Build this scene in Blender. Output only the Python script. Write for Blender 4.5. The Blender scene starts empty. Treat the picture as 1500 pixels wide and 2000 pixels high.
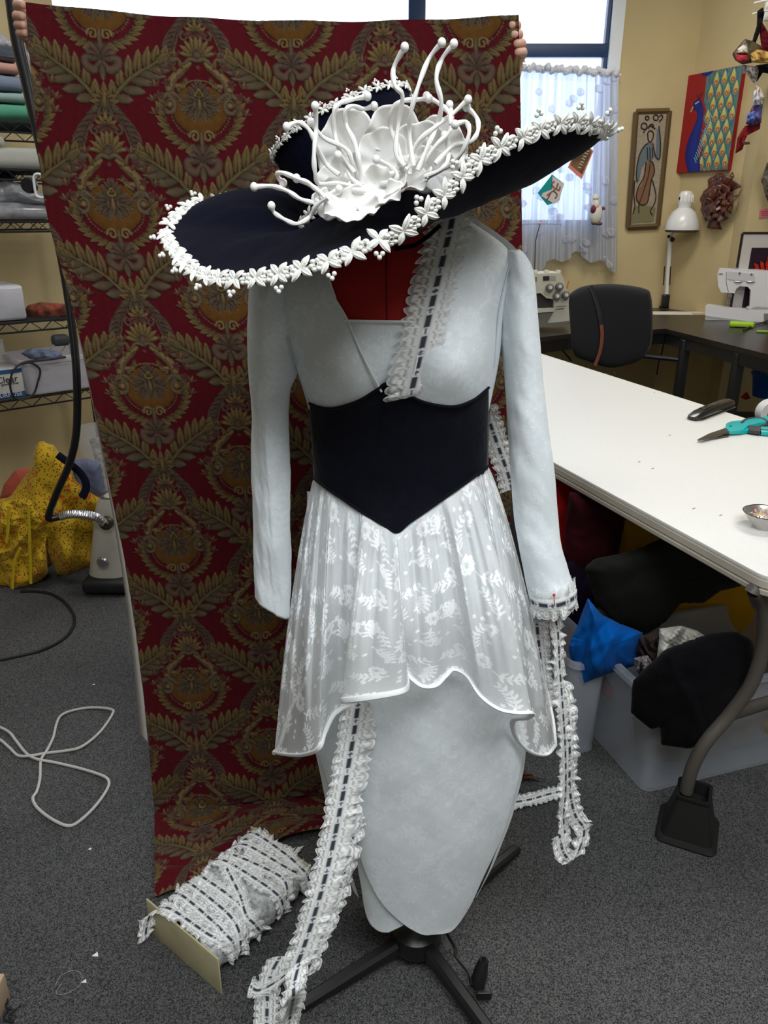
import bpy, bmesh, math, random
import numpy as np
from mathutils import Vector, Matrix
random.seed(7); rng = np.random.default_rng(7)
SC = bpy.context.scene; COL = SC.collection
# ---------------- camera -------------------------------------------------
PITCH = math.radians(21.45); SP, CP = math.sin(PITCH), math.cos(PITCH); CH = 1.5; FP = 1500.0
cam = bpy.data.cameras.new('camera'); camo = bpy.data.objects.new('camera', cam); COL.objects.link(camo)
camo.location = (0, 0, CH); camo.rotation_euler = (math.pi/2 - PITCH, 0, 0)
cam.sensor_fit = 'VERTICAL'; cam.sensor_height = 36; cam.sensor_width = 27; cam.lens = 27; cam.clip_start = .02
SC.camera = camo
vs = SC.view_settings; vs.view_transform = 'Standard'; vs.look = 'None'; vs.gamma = 1; vs.use_curve_mapping = False
vs.exposure = 0.0
# ---------------- world and lights ---------------------------------------
w = bpy.data.worlds.new('sky'); SC.world = w; w.use_nodes = True
bg = w.node_tree.nodes['Background']; bg.inputs[0].default_value = (.80, .90, 1, 1); bg.inputs[1].default_value = 1.6
def area(name, loc, size, power, color, rot=(0, 0, 0)):
    l = bpy.data.lights.new(name, 'AREA'); l.shape = 'RECTANGLE'; l.size, l.size_y = size; l.energy = power; l.color = color
    o = bpy.data.objects.new(name, l); o.location = loc; o.rotation_euler = rot; COL.objects.link(o); return o
LT = [((.45, -.35, 3.2), (2.2, 1.2), 100, (.95, .98, 1)), ((-1.2, 2.4, 3.25), (1.2, .6), 20, (.95, .97, 1)), ((2.0, 2.2, 3.25), (1.2, .6), 34, (1, .97, .92)),
      ((1.5, 4.6, 3.25), (1.2, .6), 34, (1, .93, .82))]
for q in LT: area('ceiling_lamp_light', *q)
pw = area('window_daylight', (-.3, 6.4, 2.3), (4.0, 1.8), 30, (.72, .82, 1), (math.radians(-90), 0, 0)); pw.data.cycles.is_portal = False

# ---------------- projection helpers -------------------------------------
def ray(px, py):
    v = (np.asarray(py, float) - 1000)/FP; f = CP - v*SP
    return ((np.asarray(px, float) - 750)/FP)/f, -(SP + v*CP)/f      # X and Z slope per unit Y
def P(px, py, Y):
    a, b = ray(px, py); return Vector((float(a)*Y, Y, CH + float(b)*Y))
def F(px, py, z=0.0):
    a, b = ray(px, py); Y = (z - CH)/float(b); return Vector((float(a)*Y, Y, z))
class Frame:                                    # a vertical plane with in-plane axis d and outward (away) axis n
    def __init__(s, q, d):
        s.q = Vector((q[0], q[1], 0)); s.d = Vector((d[0], d[1], 0)).normalized(); s.n = Vector((-s.d.y, s.d.x, 0))
        if s.n.y < 0: s.n = -s.n
    def at(s, px, py, off=0):
        a, b = ray(px, py); r = Vector((float(a), 1, 0)); t = (s.q + s.n*off).dot(s.n)/r.dot(s.n)
        p = r*t; return (p - s.q).dot(s.d), CH + float(b)*t
    def w(s, u, off, z): return s.q + s.d*u + s.n*off + Vector((0, 0, z))
    def p(s, px, py, off=0): u, z = s.at(px, py, off); return s.w(u, off, z)
# ---------------- naming helpers -----------------------------------------
ROOT = {}
def tag(o, label=None, cat=None, group=None, kind=None):
    if label: o['label'] = label
    if cat: o['category'] = cat
    if group: o['group'] = group
    if kind: o['kind'] = kind
    return o
def thing(name, label, cat, loc=(0, 0, 0), group=None):
    o = bpy.data.objects.new(name, None); o.empty_display_size = .05; o.location = Vector(loc); COL.objects.link(o)
    ROOT[o.name] = Vector(loc); return tag(o, label, cat, group)
def link(name, me, mat, parent=None, smooth=True):
    """vertices come in world space; origin goes to the parent's base, or to the mesh's own bottom centre"""
    o = bpy.data.objects.new(name, me)
    co = np.empty(len(me.vertices)*3); me.vertices.foreach_get('co', co); co = co.reshape(-1, 3)
    if parent is not None:
        base = ROOT[parent.name]; o.parent = parent
    else:
        mn, mx = co.min(0), co.max(0); base = Vector(((mn[0]+mx[0])/2, (mn[1]+mx[1])/2, mn[2])); o.location = base
    co -= np.array(base); me.vertices.foreach_set('co', co.ravel()); ROOT[o.name] = Vector(base)
    if mat is not None:
        for m in (mat if isinstance(mat, (list, tuple)) else [mat]): me.materials.append(m)
    me.polygons.foreach_set('use_smooth', [smooth]*len(me.polygons))
    COL.objects.link(o); me.update(); return o
class MB:                                        # small mesh collector
    def __init__(s): s.v = []; s.f = []; s.m = []; s.mi = 0
    def add(s, vs_, fs):
        b = len(s.v); s.v += [tuple(v) for v in vs_]; s.f += [tuple(i + b for i in f) for f in fs]; s.m += [s.mi]*len(fs); return s
    def box(s, c, size, ax=None, bev=0.0):
        c = Vector(c); X, Y, Z = ax if ax else (Vector((1, 0, 0)), Vector((0, 1, 0)), Vector((0, 0, 1)))
        bm = bmesh.new(); bmesh.ops.create_cube(bm, size=1)
        for v in bm.verts: v.co = Vector((v.co.x*size[0], v.co.y*size[1], v.co.z*size[2]))
        if bev: bmesh.ops.bevel(bm, geom=list(bm.edges), offset=bev, segments=3, profile=.5, affect='EDGES')
        bm.verts.index_update()
        s.add([c + X*v.co.x + Y*v.co.y + Z*v.co.z for v in bm.verts], [[v.index for v in f.verts] for f in bm.faces]); bm.free(); return s
    def tube(s, pts, r, n=10, closed=False, cap=True, flat=1.0, up=None):
        pts = [Vector(p) for p in pts]; N = len(pts); R = r if hasattr(r, '__len__') else [r]*N
        rings = []; prev = None
        for i, p in enumerate(pts):
            a = pts[(i-1) % N] if (closed or i) else p; b = pts[(i+1) % N] if (closed or i < N-1) else p
            t = (b - a); t = t.normalized() if t.length > 1e-9 else Vector((0, 0, 1))
            if prev is None: u = Vector(up) if up else (Vector((0, 0, 1)) if abs(t.z) < .9 else Vector((1, 0, 0)))
            else: u = prev
            u = (u - t*u.dot(t)); u = u.normalized() if u.length > 1e-6 else t.orthogonal().normalized()
            prev = u; wv = t.cross(u)
            rings.append([p + (u*math.cos(2*math.pi*k/n)*flat + wv*math.sin(2*math.pi*k/n))*R[i] for k in range(n)])
        vsx = [v for rg in rings for v in rg]; fs = []
        for i in range(N if closed else N-1):
            j = (i+1) % N
            for k in range(n): fs.append((i*n+k, i*n+(k+1) % n, j*n+(k+1) % n, j*n+k))
        if cap and not closed: fs.append(tuple(range(n-1, -1, -1))); fs.append(tuple((N-1)*n+k for k in range(n)))
        return s.add(vsx, fs)
    def lathe(s, c, prof, n=32, ax=None, sx=1, sy=1):
        c = Vector(c); X, Y, Z = ax if ax else (Vector((1, 0, 0)), Vector((0, 1, 0)), Vector((0, 0, 1)))
        vsx = [c + (X*math.cos(2*math.pi*k/n)*sx + Y*math.sin(2*math.pi*k/n)*sy)*max(r, 1e-5) + Z*z for r, z in prof for k in range(n)]
        fs = [(i*n+k, i*n+(k+1) % n, (i+1)*n+(k+1) % n, (i+1)*n+k) for i in range(len(prof)-1) for k in range(n)]
        return s.add(vsx, fs)
    def ball(s, c, r, n=12, sc=(1, 1, 1), ax=None):
        pr = [(r*math.sin(math.pi*i/n)*1, -r*math.cos(math.pi*i/n)*sc[2]) for i in range(n+1)]
        return s.lathe(c, pr, n=n+4, sx=sc[0], sy=sc[1], ax=ax)
    def prism(s, poly, ext, taper=1.0):
        poly = [Vector(p) for p in poly]; e = Vector(ext); n = len(poly); c = sum(poly, Vector())/n
        top = [c + (p - c)*taper + e for p in poly]
        return s.add(poly + top, [tuple(range(n-1, -1, -1)), tuple(range(n, 2*n))] + [(i, (i+1) % n, n+(i+1) % n, n+i) for i in range(n)])
    def obj(s, name, mat, parent=None, smooth=True, sharp=None):
        me = bpy.data.meshes.new(name); me.from_pydata(s.v, [], s.f)
        bm = bmesh.new(); bm.from_mesh(me); bmesh.ops.recalc_face_normals(bm, faces=bm.faces); bm.to_mesh(me); bm.free()
        o = link(name, me, mat, parent, smooth)
        if len(set(s.m)) > 1: me.polygons.foreach_set('material_index', s.m)
        if smooth: me.set_sharp_from_angle(angle=math.radians(sharp or 38))
        return o
def cr(pts, n=8, closed=False):                  # Catmull-Rom through points (tuples/Vectors of any dimension)
    A = np.array([tuple(p) for p in pts], float); N = len(A); out = []
    rngi = range(N) if closed else range(N-1)
    for i in rngi:
        if closed: p0, p1, p2, p3 = A[i-1], A[i], A[(i+1) % N], A[(i+2) % N]
        else: p0, p1, p2, p3 = A[max(i-1, 0)], A[i], A[i+1], A[min(i+2, N-1)]
        for k in range(n):
            t = k/n; out.append(.5*((2*p1) + (-p0+p2)*t + (2*p0-5*p1+4*p2-p3)*t*t + (-p0+3*p1-3*p2+p3)*t**3))
    if not closed: out.append(A[-1])
    return np.array(out)
def resamp(A, n):
    A = np.asarray(A, float); d = np.r_[0, np.cumsum(np.linalg.norm(np.diff(A, axis=0), axis=1))]
    t = np.linspace(0, d[-1], n); return np.stack([np.interp(t, d, A[:, k]) for k in range(A.shape[1])], 1)
def gridmesh(name, G, mat, parent=None, col=None, wrapv=False, wrapu=False, smooth=True, sub=None):
    """G: (nu, nv, 3) world points"""
    nu, nv = G.shape[:2]; I = np.arange(nu*nv).reshape(nu, nv)
    if wrapv: I = np.concatenate([I, I[:, :1]], 1)
    if wrapu: I = np.concatenate([I, I[:1]], 0)
    q = np.stack([I[:-1, :-1], I[1:, :-1], I[1:, 1:], I[:-1, 1:]], -1).reshape(-1, 4)
    me = bpy.data.meshes.new(name); me.vertices.add(nu*nv); me.vertices.foreach_set('co', G.reshape(-1).astype(np.float32))
    me.loops.add(len(q)*4); me.loops.foreach_set('vertex_index', q.ravel().astype(np.int32))
    me.polygons.add(len(q)); me.polygons.foreach_set('loop_start', np.arange(0, len(q)*4, 4, dtype=np.int32))
    try: me.polygons.foreach_set('loop_total', np.full(len(q), 4, dtype=np.int32))
    except Exception: pass
    me.update(calc_edges=True); me.validate()
    if col is not None:
        a = me.color_attributes.new('Col', 'FLOAT_COLOR', 'POINT'); a.data.foreach_set('color', col.reshape(-1).astype(np.float32))
    o = link(name, me, mat, parent, smooth)
    return o
def solid(o, t, off=0):
    m = o.modifiers.new('thickness', 'SOLIDIFY'); m.thickness = t; m.offset = off; return o
def noise2(U, V, seed=0, oct_=4):                # cheap smooth value noise made of rotated sines
    r = np.random.default_rng(seed); out = np.zeros_like(U, float); amp = 1; fr = 1
    for _ in range(oct_):
        for _k in range(4):
            a = r.uniform(0, 2*np.pi); p = r.uniform(0, 6.28, 2); out += amp*np.sin(fr*(U*np.cos(a)+V*np.sin(a))*r.uniform(.8, 1.3)+p[0])*.35
        amp *= .55; fr *= 2
    return out
# ---------------- materials ----------------------------------------------
def mat(name, color=(.5, .5, .5), rough=.6, metal=0, noise=0, nscale=30, bump=0, bscale=200, sheen=0, trans=0, alpha=1, spec=.4, coat=0, color2=None, emit=0, attr=False, attralpha=False):
    m = bpy.data.materials.new(name); m.use_nodes = True; nt = m.node_tree; b = nt.nodes['Principled BSDF']
    I = b.inputs; I['Base Color'].default_value = (*color, 1); I['Roughness'].default_value = rough; I['Metallic'].default_value = metal
    I['Specular IOR Level'].default_value = spec; I['Coat Weight'].default_value = coat; I['Sheen Weight'].default_value = sheen
    I['Transmission Weight'].default_value = trans; I['Alpha'].default_value = alpha
    if sheen: I['Sheen Roughness'].default_value = .4
    if emit: I['Emission Color'].default_value = (*color, 1); I['Emission Strength'].default_value = emit
    tc = nt.nodes.new('ShaderNodeTexCoord')
    src = None
    if attr:
        a = nt.nodes.new('ShaderNodeVertexColor'); a.layer_name = 'Col'; src = a.outputs['Color']
        if attralpha: nt.links.new(a.outputs['Alpha'], I['Alpha'])
    if noise or color2:
        n = nt.nodes.new('ShaderNodeTexNoise'); n.inputs['Scale'].default_value = nscale; n.inputs['Detail'].default_value = 5
        nt.links.new(tc.outputs['Object'], n.inputs['Vector'])
        mx = nt.nodes.new('ShaderNodeMix'); mx.data_type = 'RGBA'
        if src is None:
            c2 = color2 or tuple(c*(1-noise) for c in color); mx.inputs['A'].default_value = (*color, 1); mx.inputs['B'].default_value = (*c2, 1)
            rp = nt.nodes.new('ShaderNodeMapRange'); rp.inputs['From Min'].default_value = .35; rp.inputs['From Max'].default_value = .65
            nt.links.new(n.outputs['Fac'], rp.inputs['Value']); nt.links.new(rp.outputs[0], mx.inputs['Factor'])
        else:
            mx.blend_type = 'MULTIPLY'; mx.inputs['Factor'].default_value = noise; nt.links.new(src, mx.inputs['A']); nt.links.new(n.outputs['Fac'], mx.inputs['B'])
        src = mx.outputs['Result']
    if src is not None: nt.links.new(src, I['Base Color'])
    if bump:
        n2 = nt.nodes.new('ShaderNodeTexNoise'); n2.inputs['Scale'].default_value = bscale; n2.inputs['Detail'].default_value = 3
        nt.links.new(tc.outputs['Object'], n2.inputs['Vector']); bp = nt.nodes.new('ShaderNodeBump'); bp.inputs['Strength'].default_value = bump
        bp.inputs['Distance'].default_value = .002; nt.links.new(n2.outputs['Fac'], bp.inputs['Height']); nt.links.new(bp.outputs[0], I['Normal'])
    return m
def glitter_mat(name, base, attr=False, dens=.985, scale=420, alpha=False, transl=0.0):
    """pale cloth with scattered glitter flecks, their sparkle painted in white"""
    m = mat(name, base, rough=.62, sheen=.25, spec=.3, attr=attr, attralpha=alpha); nt = m.node_tree; b = nt.nodes['Principled BSDF']
    tc = nt.nodes['Texture Coordinate']; v = nt.nodes.new('ShaderNodeTexVoronoi'); v.inputs['Scale'].default_value = scale
    nt.links.new(tc.outputs['Object'], v.inputs['Vector']); sep = nt.nodes.new('ShaderNodeSeparateColor'); nt.links.new(v.outputs['Color'], sep.inputs[0])
    cl = nt.nodes.new('ShaderNodeTexNoise'); cl.inputs['Scale'].default_value = 9; nt.links.new(tc.outputs['Object'], cl.inputs['Vector'])
    ad = nt.nodes.new('ShaderNodeMath'); ad.operation = 'MULTIPLY_ADD'; ad.inputs[1].default_value = .05
    nt.links.new(cl.outputs['Fac'], ad.inputs[0]); nt.links.new(sep.outputs[0], ad.inputs[2])
    gt = nt.nodes.new('ShaderNodeMath'); gt.operation = 'GREATER_THAN'; gt.inputs[1].default_value = dens + .028; nt.links.new(ad.outputs[0], gt.inputs[0])
    old = b.inputs['Base Color'].links[0].from_socket if b.inputs['Base Color'].links else None
    mx = nt.nodes.new('ShaderNodeMix'); mx.data_type = 'RGBA'; mx.inputs['A'].default_value = (*base, 1); mx.inputs['B'].default_value = (1, 1, 1, 1)  # glitter sparkle is painted: flecks get white base colour
    if old: nt.links.new(old, mx.inputs['A'])
    nt.links.new(gt.outputs[0], mx.inputs['Factor']); nt.links.new(mx.outputs['Result'], b.inputs['Base Color'])
    nz = nt.nodes.new('ShaderNodeTexWave'); nz.inputs['Scale'].default_value = 260; nz.inputs['Distortion'].default_value = 1.5
    nt.links.new(tc.outputs['Object'], nz.inputs['Vector']); bp = nt.nodes.new('ShaderNodeBump'); bp.inputs['Strength'].default_value = .12; bp.inputs['Distance'].default_value = .001
    nt.links.new(nz.outputs['Fac'], bp.inputs['Height']); nt.links.new(bp.outputs[0], b.inputs['Normal'])
    return m
M_ = {}
def mt(key, *a, **k):
    if key not in M_: M_[key] = mat(key, *a, **k)
    return M_[key]
WHITE = mt('white paint', (.82, .82, .8), .5); BLACK = mt('black plastic', (.012, .012, .013), .42); BMETAL = mt('black metal', (.01, .01, .011), .35, spec=.5)
CHROME = mt('chrome', (.75, .75, .76), .18, 1.0); STEEL = mt('brushed steel', (.5, .5, .5), .35, 1.0)
# ---------------- raster toolkit (relief and colour sampled by mesh vertices) ----------
class Ras:
    def __init__(s, w_, h_, res, bgc):           # size in metres, res metres per cell
        s.w, s.h, s.res = w_, h_, res; s.nx, s.ny = int(round(w_/res)), int(round(h_/res))
        s.H = np.zeros((s.nx, s.ny)); s.C = np.zeros((s.nx, s.ny, 3)) + np.array(bgc); s.A = np.zeros((s.nx, s.ny))
    def _win(s, cx, cy, r):
        i = np.arange(int((cx-r)/s.res)-1, int((cx+r)/s.res)+2); j = np.arange(int((cy-r)/s.res)-1, int((cy+r)/s.res)+2)
        X, Y = np.meshgrid((i+.5)*s.res-cx, (j+.5)*s.res-cy, indexing='ij'); return i % s.nx, j % s.ny, X, Y
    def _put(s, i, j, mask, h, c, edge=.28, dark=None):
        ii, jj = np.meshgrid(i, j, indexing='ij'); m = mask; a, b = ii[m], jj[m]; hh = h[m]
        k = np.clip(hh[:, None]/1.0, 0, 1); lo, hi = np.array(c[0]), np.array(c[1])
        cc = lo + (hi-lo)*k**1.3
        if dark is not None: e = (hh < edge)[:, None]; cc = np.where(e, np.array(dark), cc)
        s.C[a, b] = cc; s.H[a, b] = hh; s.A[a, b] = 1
    def leaf(s, x, y, ang, L, W, c, dark=None, sharp=.75, vein=0, base=0.0, asym=0.0):
        cx, cy = x + math.cos(ang)*L/2, y + math.sin(ang)*L/2
        i, j, X, Y = s._win(cx, cy, L/2+W)
        u = (X*math.cos(ang)+Y*math.sin(ang))/L+.5; v = -X*math.sin(ang)+Y*math.cos(ang)
        v = v - asym*W*np.sin(np.clip(u, 0, 1)*np.pi)
        hw = W/2*np.sin(np.clip(u, 0, 1)**sharp*np.pi)**.8 + 1e-6; q = np.abs(v)/hw
        m = (u > 0) & (u < 1) & (q < 1); h = base + (1-base)*np.sqrt(np.clip(1-q**2, 0, 1))*(.55+.45*np.clip(u*1.2, 0, 1))
        if vein: h = h - .45*np.exp(-(v/(vein))**2)*(u < .85)
        s._put(i, j, m, np.clip(h, .02, 1), c, dark=dark)
    def disc(s, x, y, rx, ry, c, dark=None, dome=True, ang=0):
        i, j, X, Y = s._win(x, y, max(rx, ry)); a, b = math.cos(ang), math.sin(ang)
        q = ((X*a+Y*b)/rx)**2 + ((-X*b+Y*a)/ry)**2; m = q < 1
        h = np.sqrt(np.clip(1-q, 0, 1)) if dome else np.full_like(q, .3)
        s._put(i, j, m, np.clip(h, .02, 1), c, dark=dark)
    def stroke(s, pts, r, c, dark=None, n=6):
        A = cr(pts, n) if len(pts) > 2 else np.array(pts, float); A = resamp(A, max(4, int(np.linalg.norm(np.diff(A, axis=0), axis=1).sum()/(s.res*1.2))))
        R = np.interp(np.linspace(0, 1, len(A)), np.linspace(0, 1, len(r)), r) if hasattr(r, '__len__') else np.full(len(A), r)
        x0, y0 = A.min(0)-R.max(); x1, y1 = A.max(0)+R.max(); cx, cy = (x0+x1)/2, (y0+y1)/2; rad = max(x1-x0, y1-y0)/2
        i, j, X, Y = s._win(cx, cy, rad); best = np.zeros_like(X)
        for (ax, ay), rr in zip(A, R):
            d = 1-((X+cx-ax)**2+(Y+cy-ay)**2)/rr**2; best = np.maximum(best, d)
        m = best > 0; s._put(i, j, m, np.sqrt(np.clip(best, .0005, 1)), c, dark=dark)
    def poly(s, pts, c, h=.3):
        A = np.array(pts, float); x0, y0 = A.min(0); x1, y1 = A.max(0)
        i, j, X, Y = s._win((x0+x1)/2, (y0+y1)/2, max(x1-x0, y1-y0)/2+s.res); X = X+(x0+x1)/2; Y = Y+(y0+y1)/2
        ins = np.zeros(X.shape, bool)
        for k in range(len(A)):
            ax, ay = A[k-1]; bx, by = A[k]
            if ay == by: continue
            c1 = ((ay > Y) != (by > Y)) & (X < (bx-ax)*(Y-ay)/(by-ay)+ax); ins ^= c1
        s._put(i, j, ins, np.full(X.shape, h), (c, c))
    def sample(s, U, V):
        i = np.floor(U/s.res).astype(int) % s.nx; j = np.floor(V/s.res).astype(int) % s.ny
        return s.H[i, j], s.C[i, j], s.A[i, j]
# ================= SETTING ===============================================
WY = 6.3
wallm = mat('yellow wall paint', (.62, .50, .27), .75, noise=.10, nscale=2.2, bump=.12, bscale=90)
def struct(o): o['kind'] = 'structure'; return o
m = mat('grey carpet', (.075, .078, .085), .95, bump=.12, bscale=900); nt = m.node_tree; b_ = nt.nodes['Principled BSDF']; tc = nt.nodes['Texture Coordinate']
n1 = nt.nodes.new('ShaderNodeTexVoronoi'); n1.inputs['Scale'].default_value = 480; s1 = nt.nodes.new('ShaderNodeSeparateColor'); nt.links.new(n1.outputs['Color'], s1.inputs[0])
n2 = nt.nodes.new('ShaderNodeTexNoise'); n2.inputs['Scale'].default_value = 2.0
r1 = nt.nodes.new('ShaderNodeValToRGB'); e = r1.color_ramp.elements; e[0].position = .10; e[0].color = (.016, .017, .020, 1); e[1].position = 1.0; e[1].color = (.165, .163, .158, 1)
mx = nt.nodes.new('ShaderNodeMix'); mx.data_type = 'RGBA'; mx.blend_type = 'MULTIPLY'; mx.inputs['Factor'].default_value = .5
for n_ in (n1, n2): nt.links.new(tc.outputs['Object'], n_.inputs['Vector'])
nt.links.new(s1.outputs[0], r1.inputs[0]); nt.links.new(r1.outputs[0], mx.inputs['A']); nt.links.new(n2.outputs['Fac'], mx.inputs['B']); nt.links.new(mx.outputs['Result'], b_.inputs['Base Color'])
struct(MB().box((0, 2.4, -.05), (10, 9.6, .1)).obj('floor', m, smooth=False))
struct(MB().box((0, 2.4, 3.55), (10, 9.6, .1)).obj('ceiling', mt('ceiling paint', (.75, .75, .74), .9), smooth=False))
LEFT = Frame((-1.477, 3.3), (.755, .656))        # front plane of the wire shelving, s grows to the right and away
wj = LEFT.w(LEFT.at(102, 10, .62)[0], .62, 0)                         # where the left wall ends
ka = Vector((-.4226, .906, 0))
def slab(name, a, b, z0, z1, t, m=wallm):
    a, b = Vector(a), Vector(b); d = (b-a).normalized(); n = Vector((-d.y, d.x, 0)); c = (a+b)/2 + n*t/2
    return struct(MB().box((c.x, c.y, (z0+z1)/2), ((b-a).length, t, z1-z0), (d, n, Vector((0, 0, 1)))).obj(name, m, smooth=False))
WL0 = Vector((wj.x, wj.y, 0)); WLfar = WL0 + ka*((WY-WL0.y)/.906)
slab('wall_left', (WL0.x-.755*5, WL0.y-.656*5, 0), WL0, 0, 3.5, .12)
slab('wall_left_return', WL0, WLfar, 0, 3.5, .12)
RC = Vector((2.235, WY, 0)); RIGHT = Frame((RC.x, RC.y), (.4226, -.906))
slab('wall_right', RC, RC + RIGHT.d*.60, 0, 3.5, .12)
slab('wall_back', (5, -2.3, 0), (-5, -2.3, 0), 0, 3.5, .12, mt('back wall paint', (.5, .47, .40), .9))
slab('wall_side', (-5, -2.3, 0), (-5, 1.4, 0), 0, 3.5, -.12, M_['back wall paint'])
slab('wall_side', (4.9, 5.7, 0), (4.9, -2.3, 0), 0, 3.5, -.12, M_['back wall paint'])
# window wall: below, right of, above the glazing
BACK = Frame((0, WY), (1, 0))
wx1, _ = BACK.at(1199, 60); zs = BACK.at(1100, 446)[1]; wx0 = WLfar.x+.03
wall = MB()
wall.box(((wx0-.1+wx1)/2, WY+.07, zs/2), (wx1-wx0+.1, .14, zs)); wall.box(((wx1+RC.x+.1)/2, WY+.07, 1.75), (RC.x+.1-wx1, .14, 3.5)); wall.box(((wx0+wx1)/2, WY+.07, 3.42), (wx1-wx0, .14, .16))
struct(wall.obj('wall_window', wallm, smooth=False))
struct(MB().box((wx1+.02, WY-.005, (zs+3.4)/2), (.085, .03, 3.4-zs)).obj('trim_1', mt('white trim paint', (.80, .84, .9), .5), smooth=False))
fm = mt('dark blue window frame', (.015, .045, .12), .4, spec=.4)
win = MB(); rz = BACK.at(1100, 97)[1]
win.box(((wx0+wx1)/2, WY+.05, rz), (wx1-wx0, .07, .085), bev=.006); win.box((wx1-.025, WY+.05, (zs+3.34)/2), (.05, .06, 3.34-zs))
mxx = BACK.at(815, 12)[0]; win.box((mxx, WY+.05, (zs+3.34)/2), (.12, .07, 3.34-zs), bev=.005)
mx0 = BACK.at(30, 40)[0]; win.box((mx0, WY+.04, (zs+3.34)/2), (.13, .07, 3.34-zs), bev=.005); win.box(((wx0+wx1)/2, WY+.05, zs+.03), (wx1-wx0, .08, .06)); win.box(((wx0+wx1)/2, WY+.05, 3.31), (wx1-wx0, .08, .06))
struct(win.obj('window_1', fm))
gl = mt('window glass', (.9, .95, 1), .02, trans=1.0, spec=.5); gl.node_tree.nodes['Principled BSDF'].inputs['IOR'].default_value = 1.02
struct(MB().box(((wx0+wx1)/2, WY+.07, (zs+3.34)/2), (wx1-wx0, .006, 3.34-zs)).obj('window_1_pane', gl, smooth=False))
# corner pier on the right
pc = Frame((P(1452, 470, 5.6).x, 5.6), (1, 0))
struct(MB().box(((pc.q.x+5)/2, 5.6+.3, 1.75), (5-pc.q.x, .6, 3.5)).obj('wall_pier', wallm, smooth=False))
# ================= DAMASK BACKDROP =======================================
Td = .372
R = Ras(Td, Td, .00155, (.17, .004, .012))
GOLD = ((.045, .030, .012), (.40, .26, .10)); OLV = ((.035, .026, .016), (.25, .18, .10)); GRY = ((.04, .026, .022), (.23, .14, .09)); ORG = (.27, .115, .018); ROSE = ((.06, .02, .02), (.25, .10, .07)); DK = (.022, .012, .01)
def both(f, *a, **k):                             # draw mirrored and at the half drop
    for ox, oy in ((Td/2, Td/2), (Td, Td)):
        for sgn in (1, -1): f(ox, oy, sgn, *a, **k)
cmf = .01; XS = 1.0
def LF(x, y, deg, L, W, c=GOLD, dark=DK, **k):
    def f(ox, oy, s_): R.leaf(ox + s_*x*XS*cmf, oy + y*cmf, math.radians(deg if s_ > 0 else 180-deg), L*cmf, W*cmf, c, dark=dark, asym=k.get('asym', 0)*s_, **{q: v for q, v in k.items() if q != 'asym'})
    both(f)
def ST(pts, r, c=GOLD, dark=DK):
    def f(ox, oy, s_): R.stroke([(ox + s_*x*XS*cmf, oy + y*cmf) for x, y in pts], [q*cmf for q in r] if hasattr(r, '__len__') else r*cmf, c, dark=dark)
    both(f)
def DC(x, y, rx, ry, c=GOLD, dark=DK, dome=True):
    def f(ox, oy, s_): R.disc(ox + s_*x*XS*cmf, oy + y*cmf, rx*XS*cmf, ry*cmf, c, dark=dark, dome=dome)
    both(f)
def spiral(cx, cy, r0, r1, a0, turns): return [(cx+(r0+(r1-r0)*t)*math.cos(a0+turns*2*math.pi*t), cy+(r0+(r1-r0)*t)*math.sin(a0+turns*2*math.pi*t)) for t in np.linspace(0, 1, 14)]
# ogee lattice: braided ropes down, feathered plumes up from each node (node at y = 18.6)
N = 18.6
rope = cr([(1.8, N-1.0), (4.6, N-4.5), (5.9, N-8), (7.9, N-11.0)], 14)
ST([(x+1.4, y-.9) for x, y in rope[::6]], .22, GRY); ST([(x-1.4, y+.2) for x, y in rope[::6]], .2, GRY)
for k in range(0, len(rope)-2, 4):
    x, y = rope[k]; LF(x-1.2, y+.5, -28, 3.2, 1.5, GRY, sharp=.9); LF(x+.1, y-.2, -118, 1.7, .8, ROSE)
plume = cr([(1.6, N+.6), (5.0, N+4.3), (8.8, N+7.0), (12.6, N+9.3)], 16)
for k in range(2, len(plume)-3, 7):
    x, y = plume[k]; t = k/len(plume); L = 2.0+3.0*math.sin(math.pi*min(1, t*.9+.12))
    LF(x, y, 96-22*t, L, 2.0, GOLD, vein=.0016, sharp=.8); LF(x, y, -8+12*t, L*1.12, 2.2, OLV, sharp=1.05)
LF(plume[-12][0], plume[-12][1], 35, 4.4, 1.9, GOLD, vein=.0018)
ST([tuple(q) for q in plume[::8]], [.45, .4, .22], ((.03, .022, .012), (.24, .19, .08)))
for d_, L in ((90, 4.2), (62, 3.6), (118, 3.6), (35, 3.2), (8, 3.0), (-25, 3.0), (-60, 3.2), (-90, 3.4)): LF(0, N-.2, d_, L, 1.5, GOLD if d_ > 0 else OLV, vein=.001)
DC(0, N, 1.1, 1.3, OLV); LF(0, N-1.0, 90, 3.0, 1.2, GOLD)
# crown of the medallion
XS = .88
for d_, L in ((90, 3.0), (60, 2.6), (30, 2.6), (0, 2.2), (-35, 2.0)): LF(0, 14.0, d_, L, 1.2, ROSE if d_ < 20 else GOLD)
ST(spiral(2.6, 13.4, 1.0, .3, 1.2, -1.0), [.35, .2], GRY)
for d_ in (8, 30, 52, 74, 90): LF(.0, 9.6, d_, 3.9, 1.25, GOLD, sharp=1.15, dark=DK)
DC(0, 9.6, 1.1, 1.2, GRY)
ST([(.2, 8.6), (1.6, 8.9), (2.9, 8.0), (3.3, 6.9)], [.5, .45, .3], OLV); DC(0, 7.2, .5, .5, ROSE)
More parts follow.
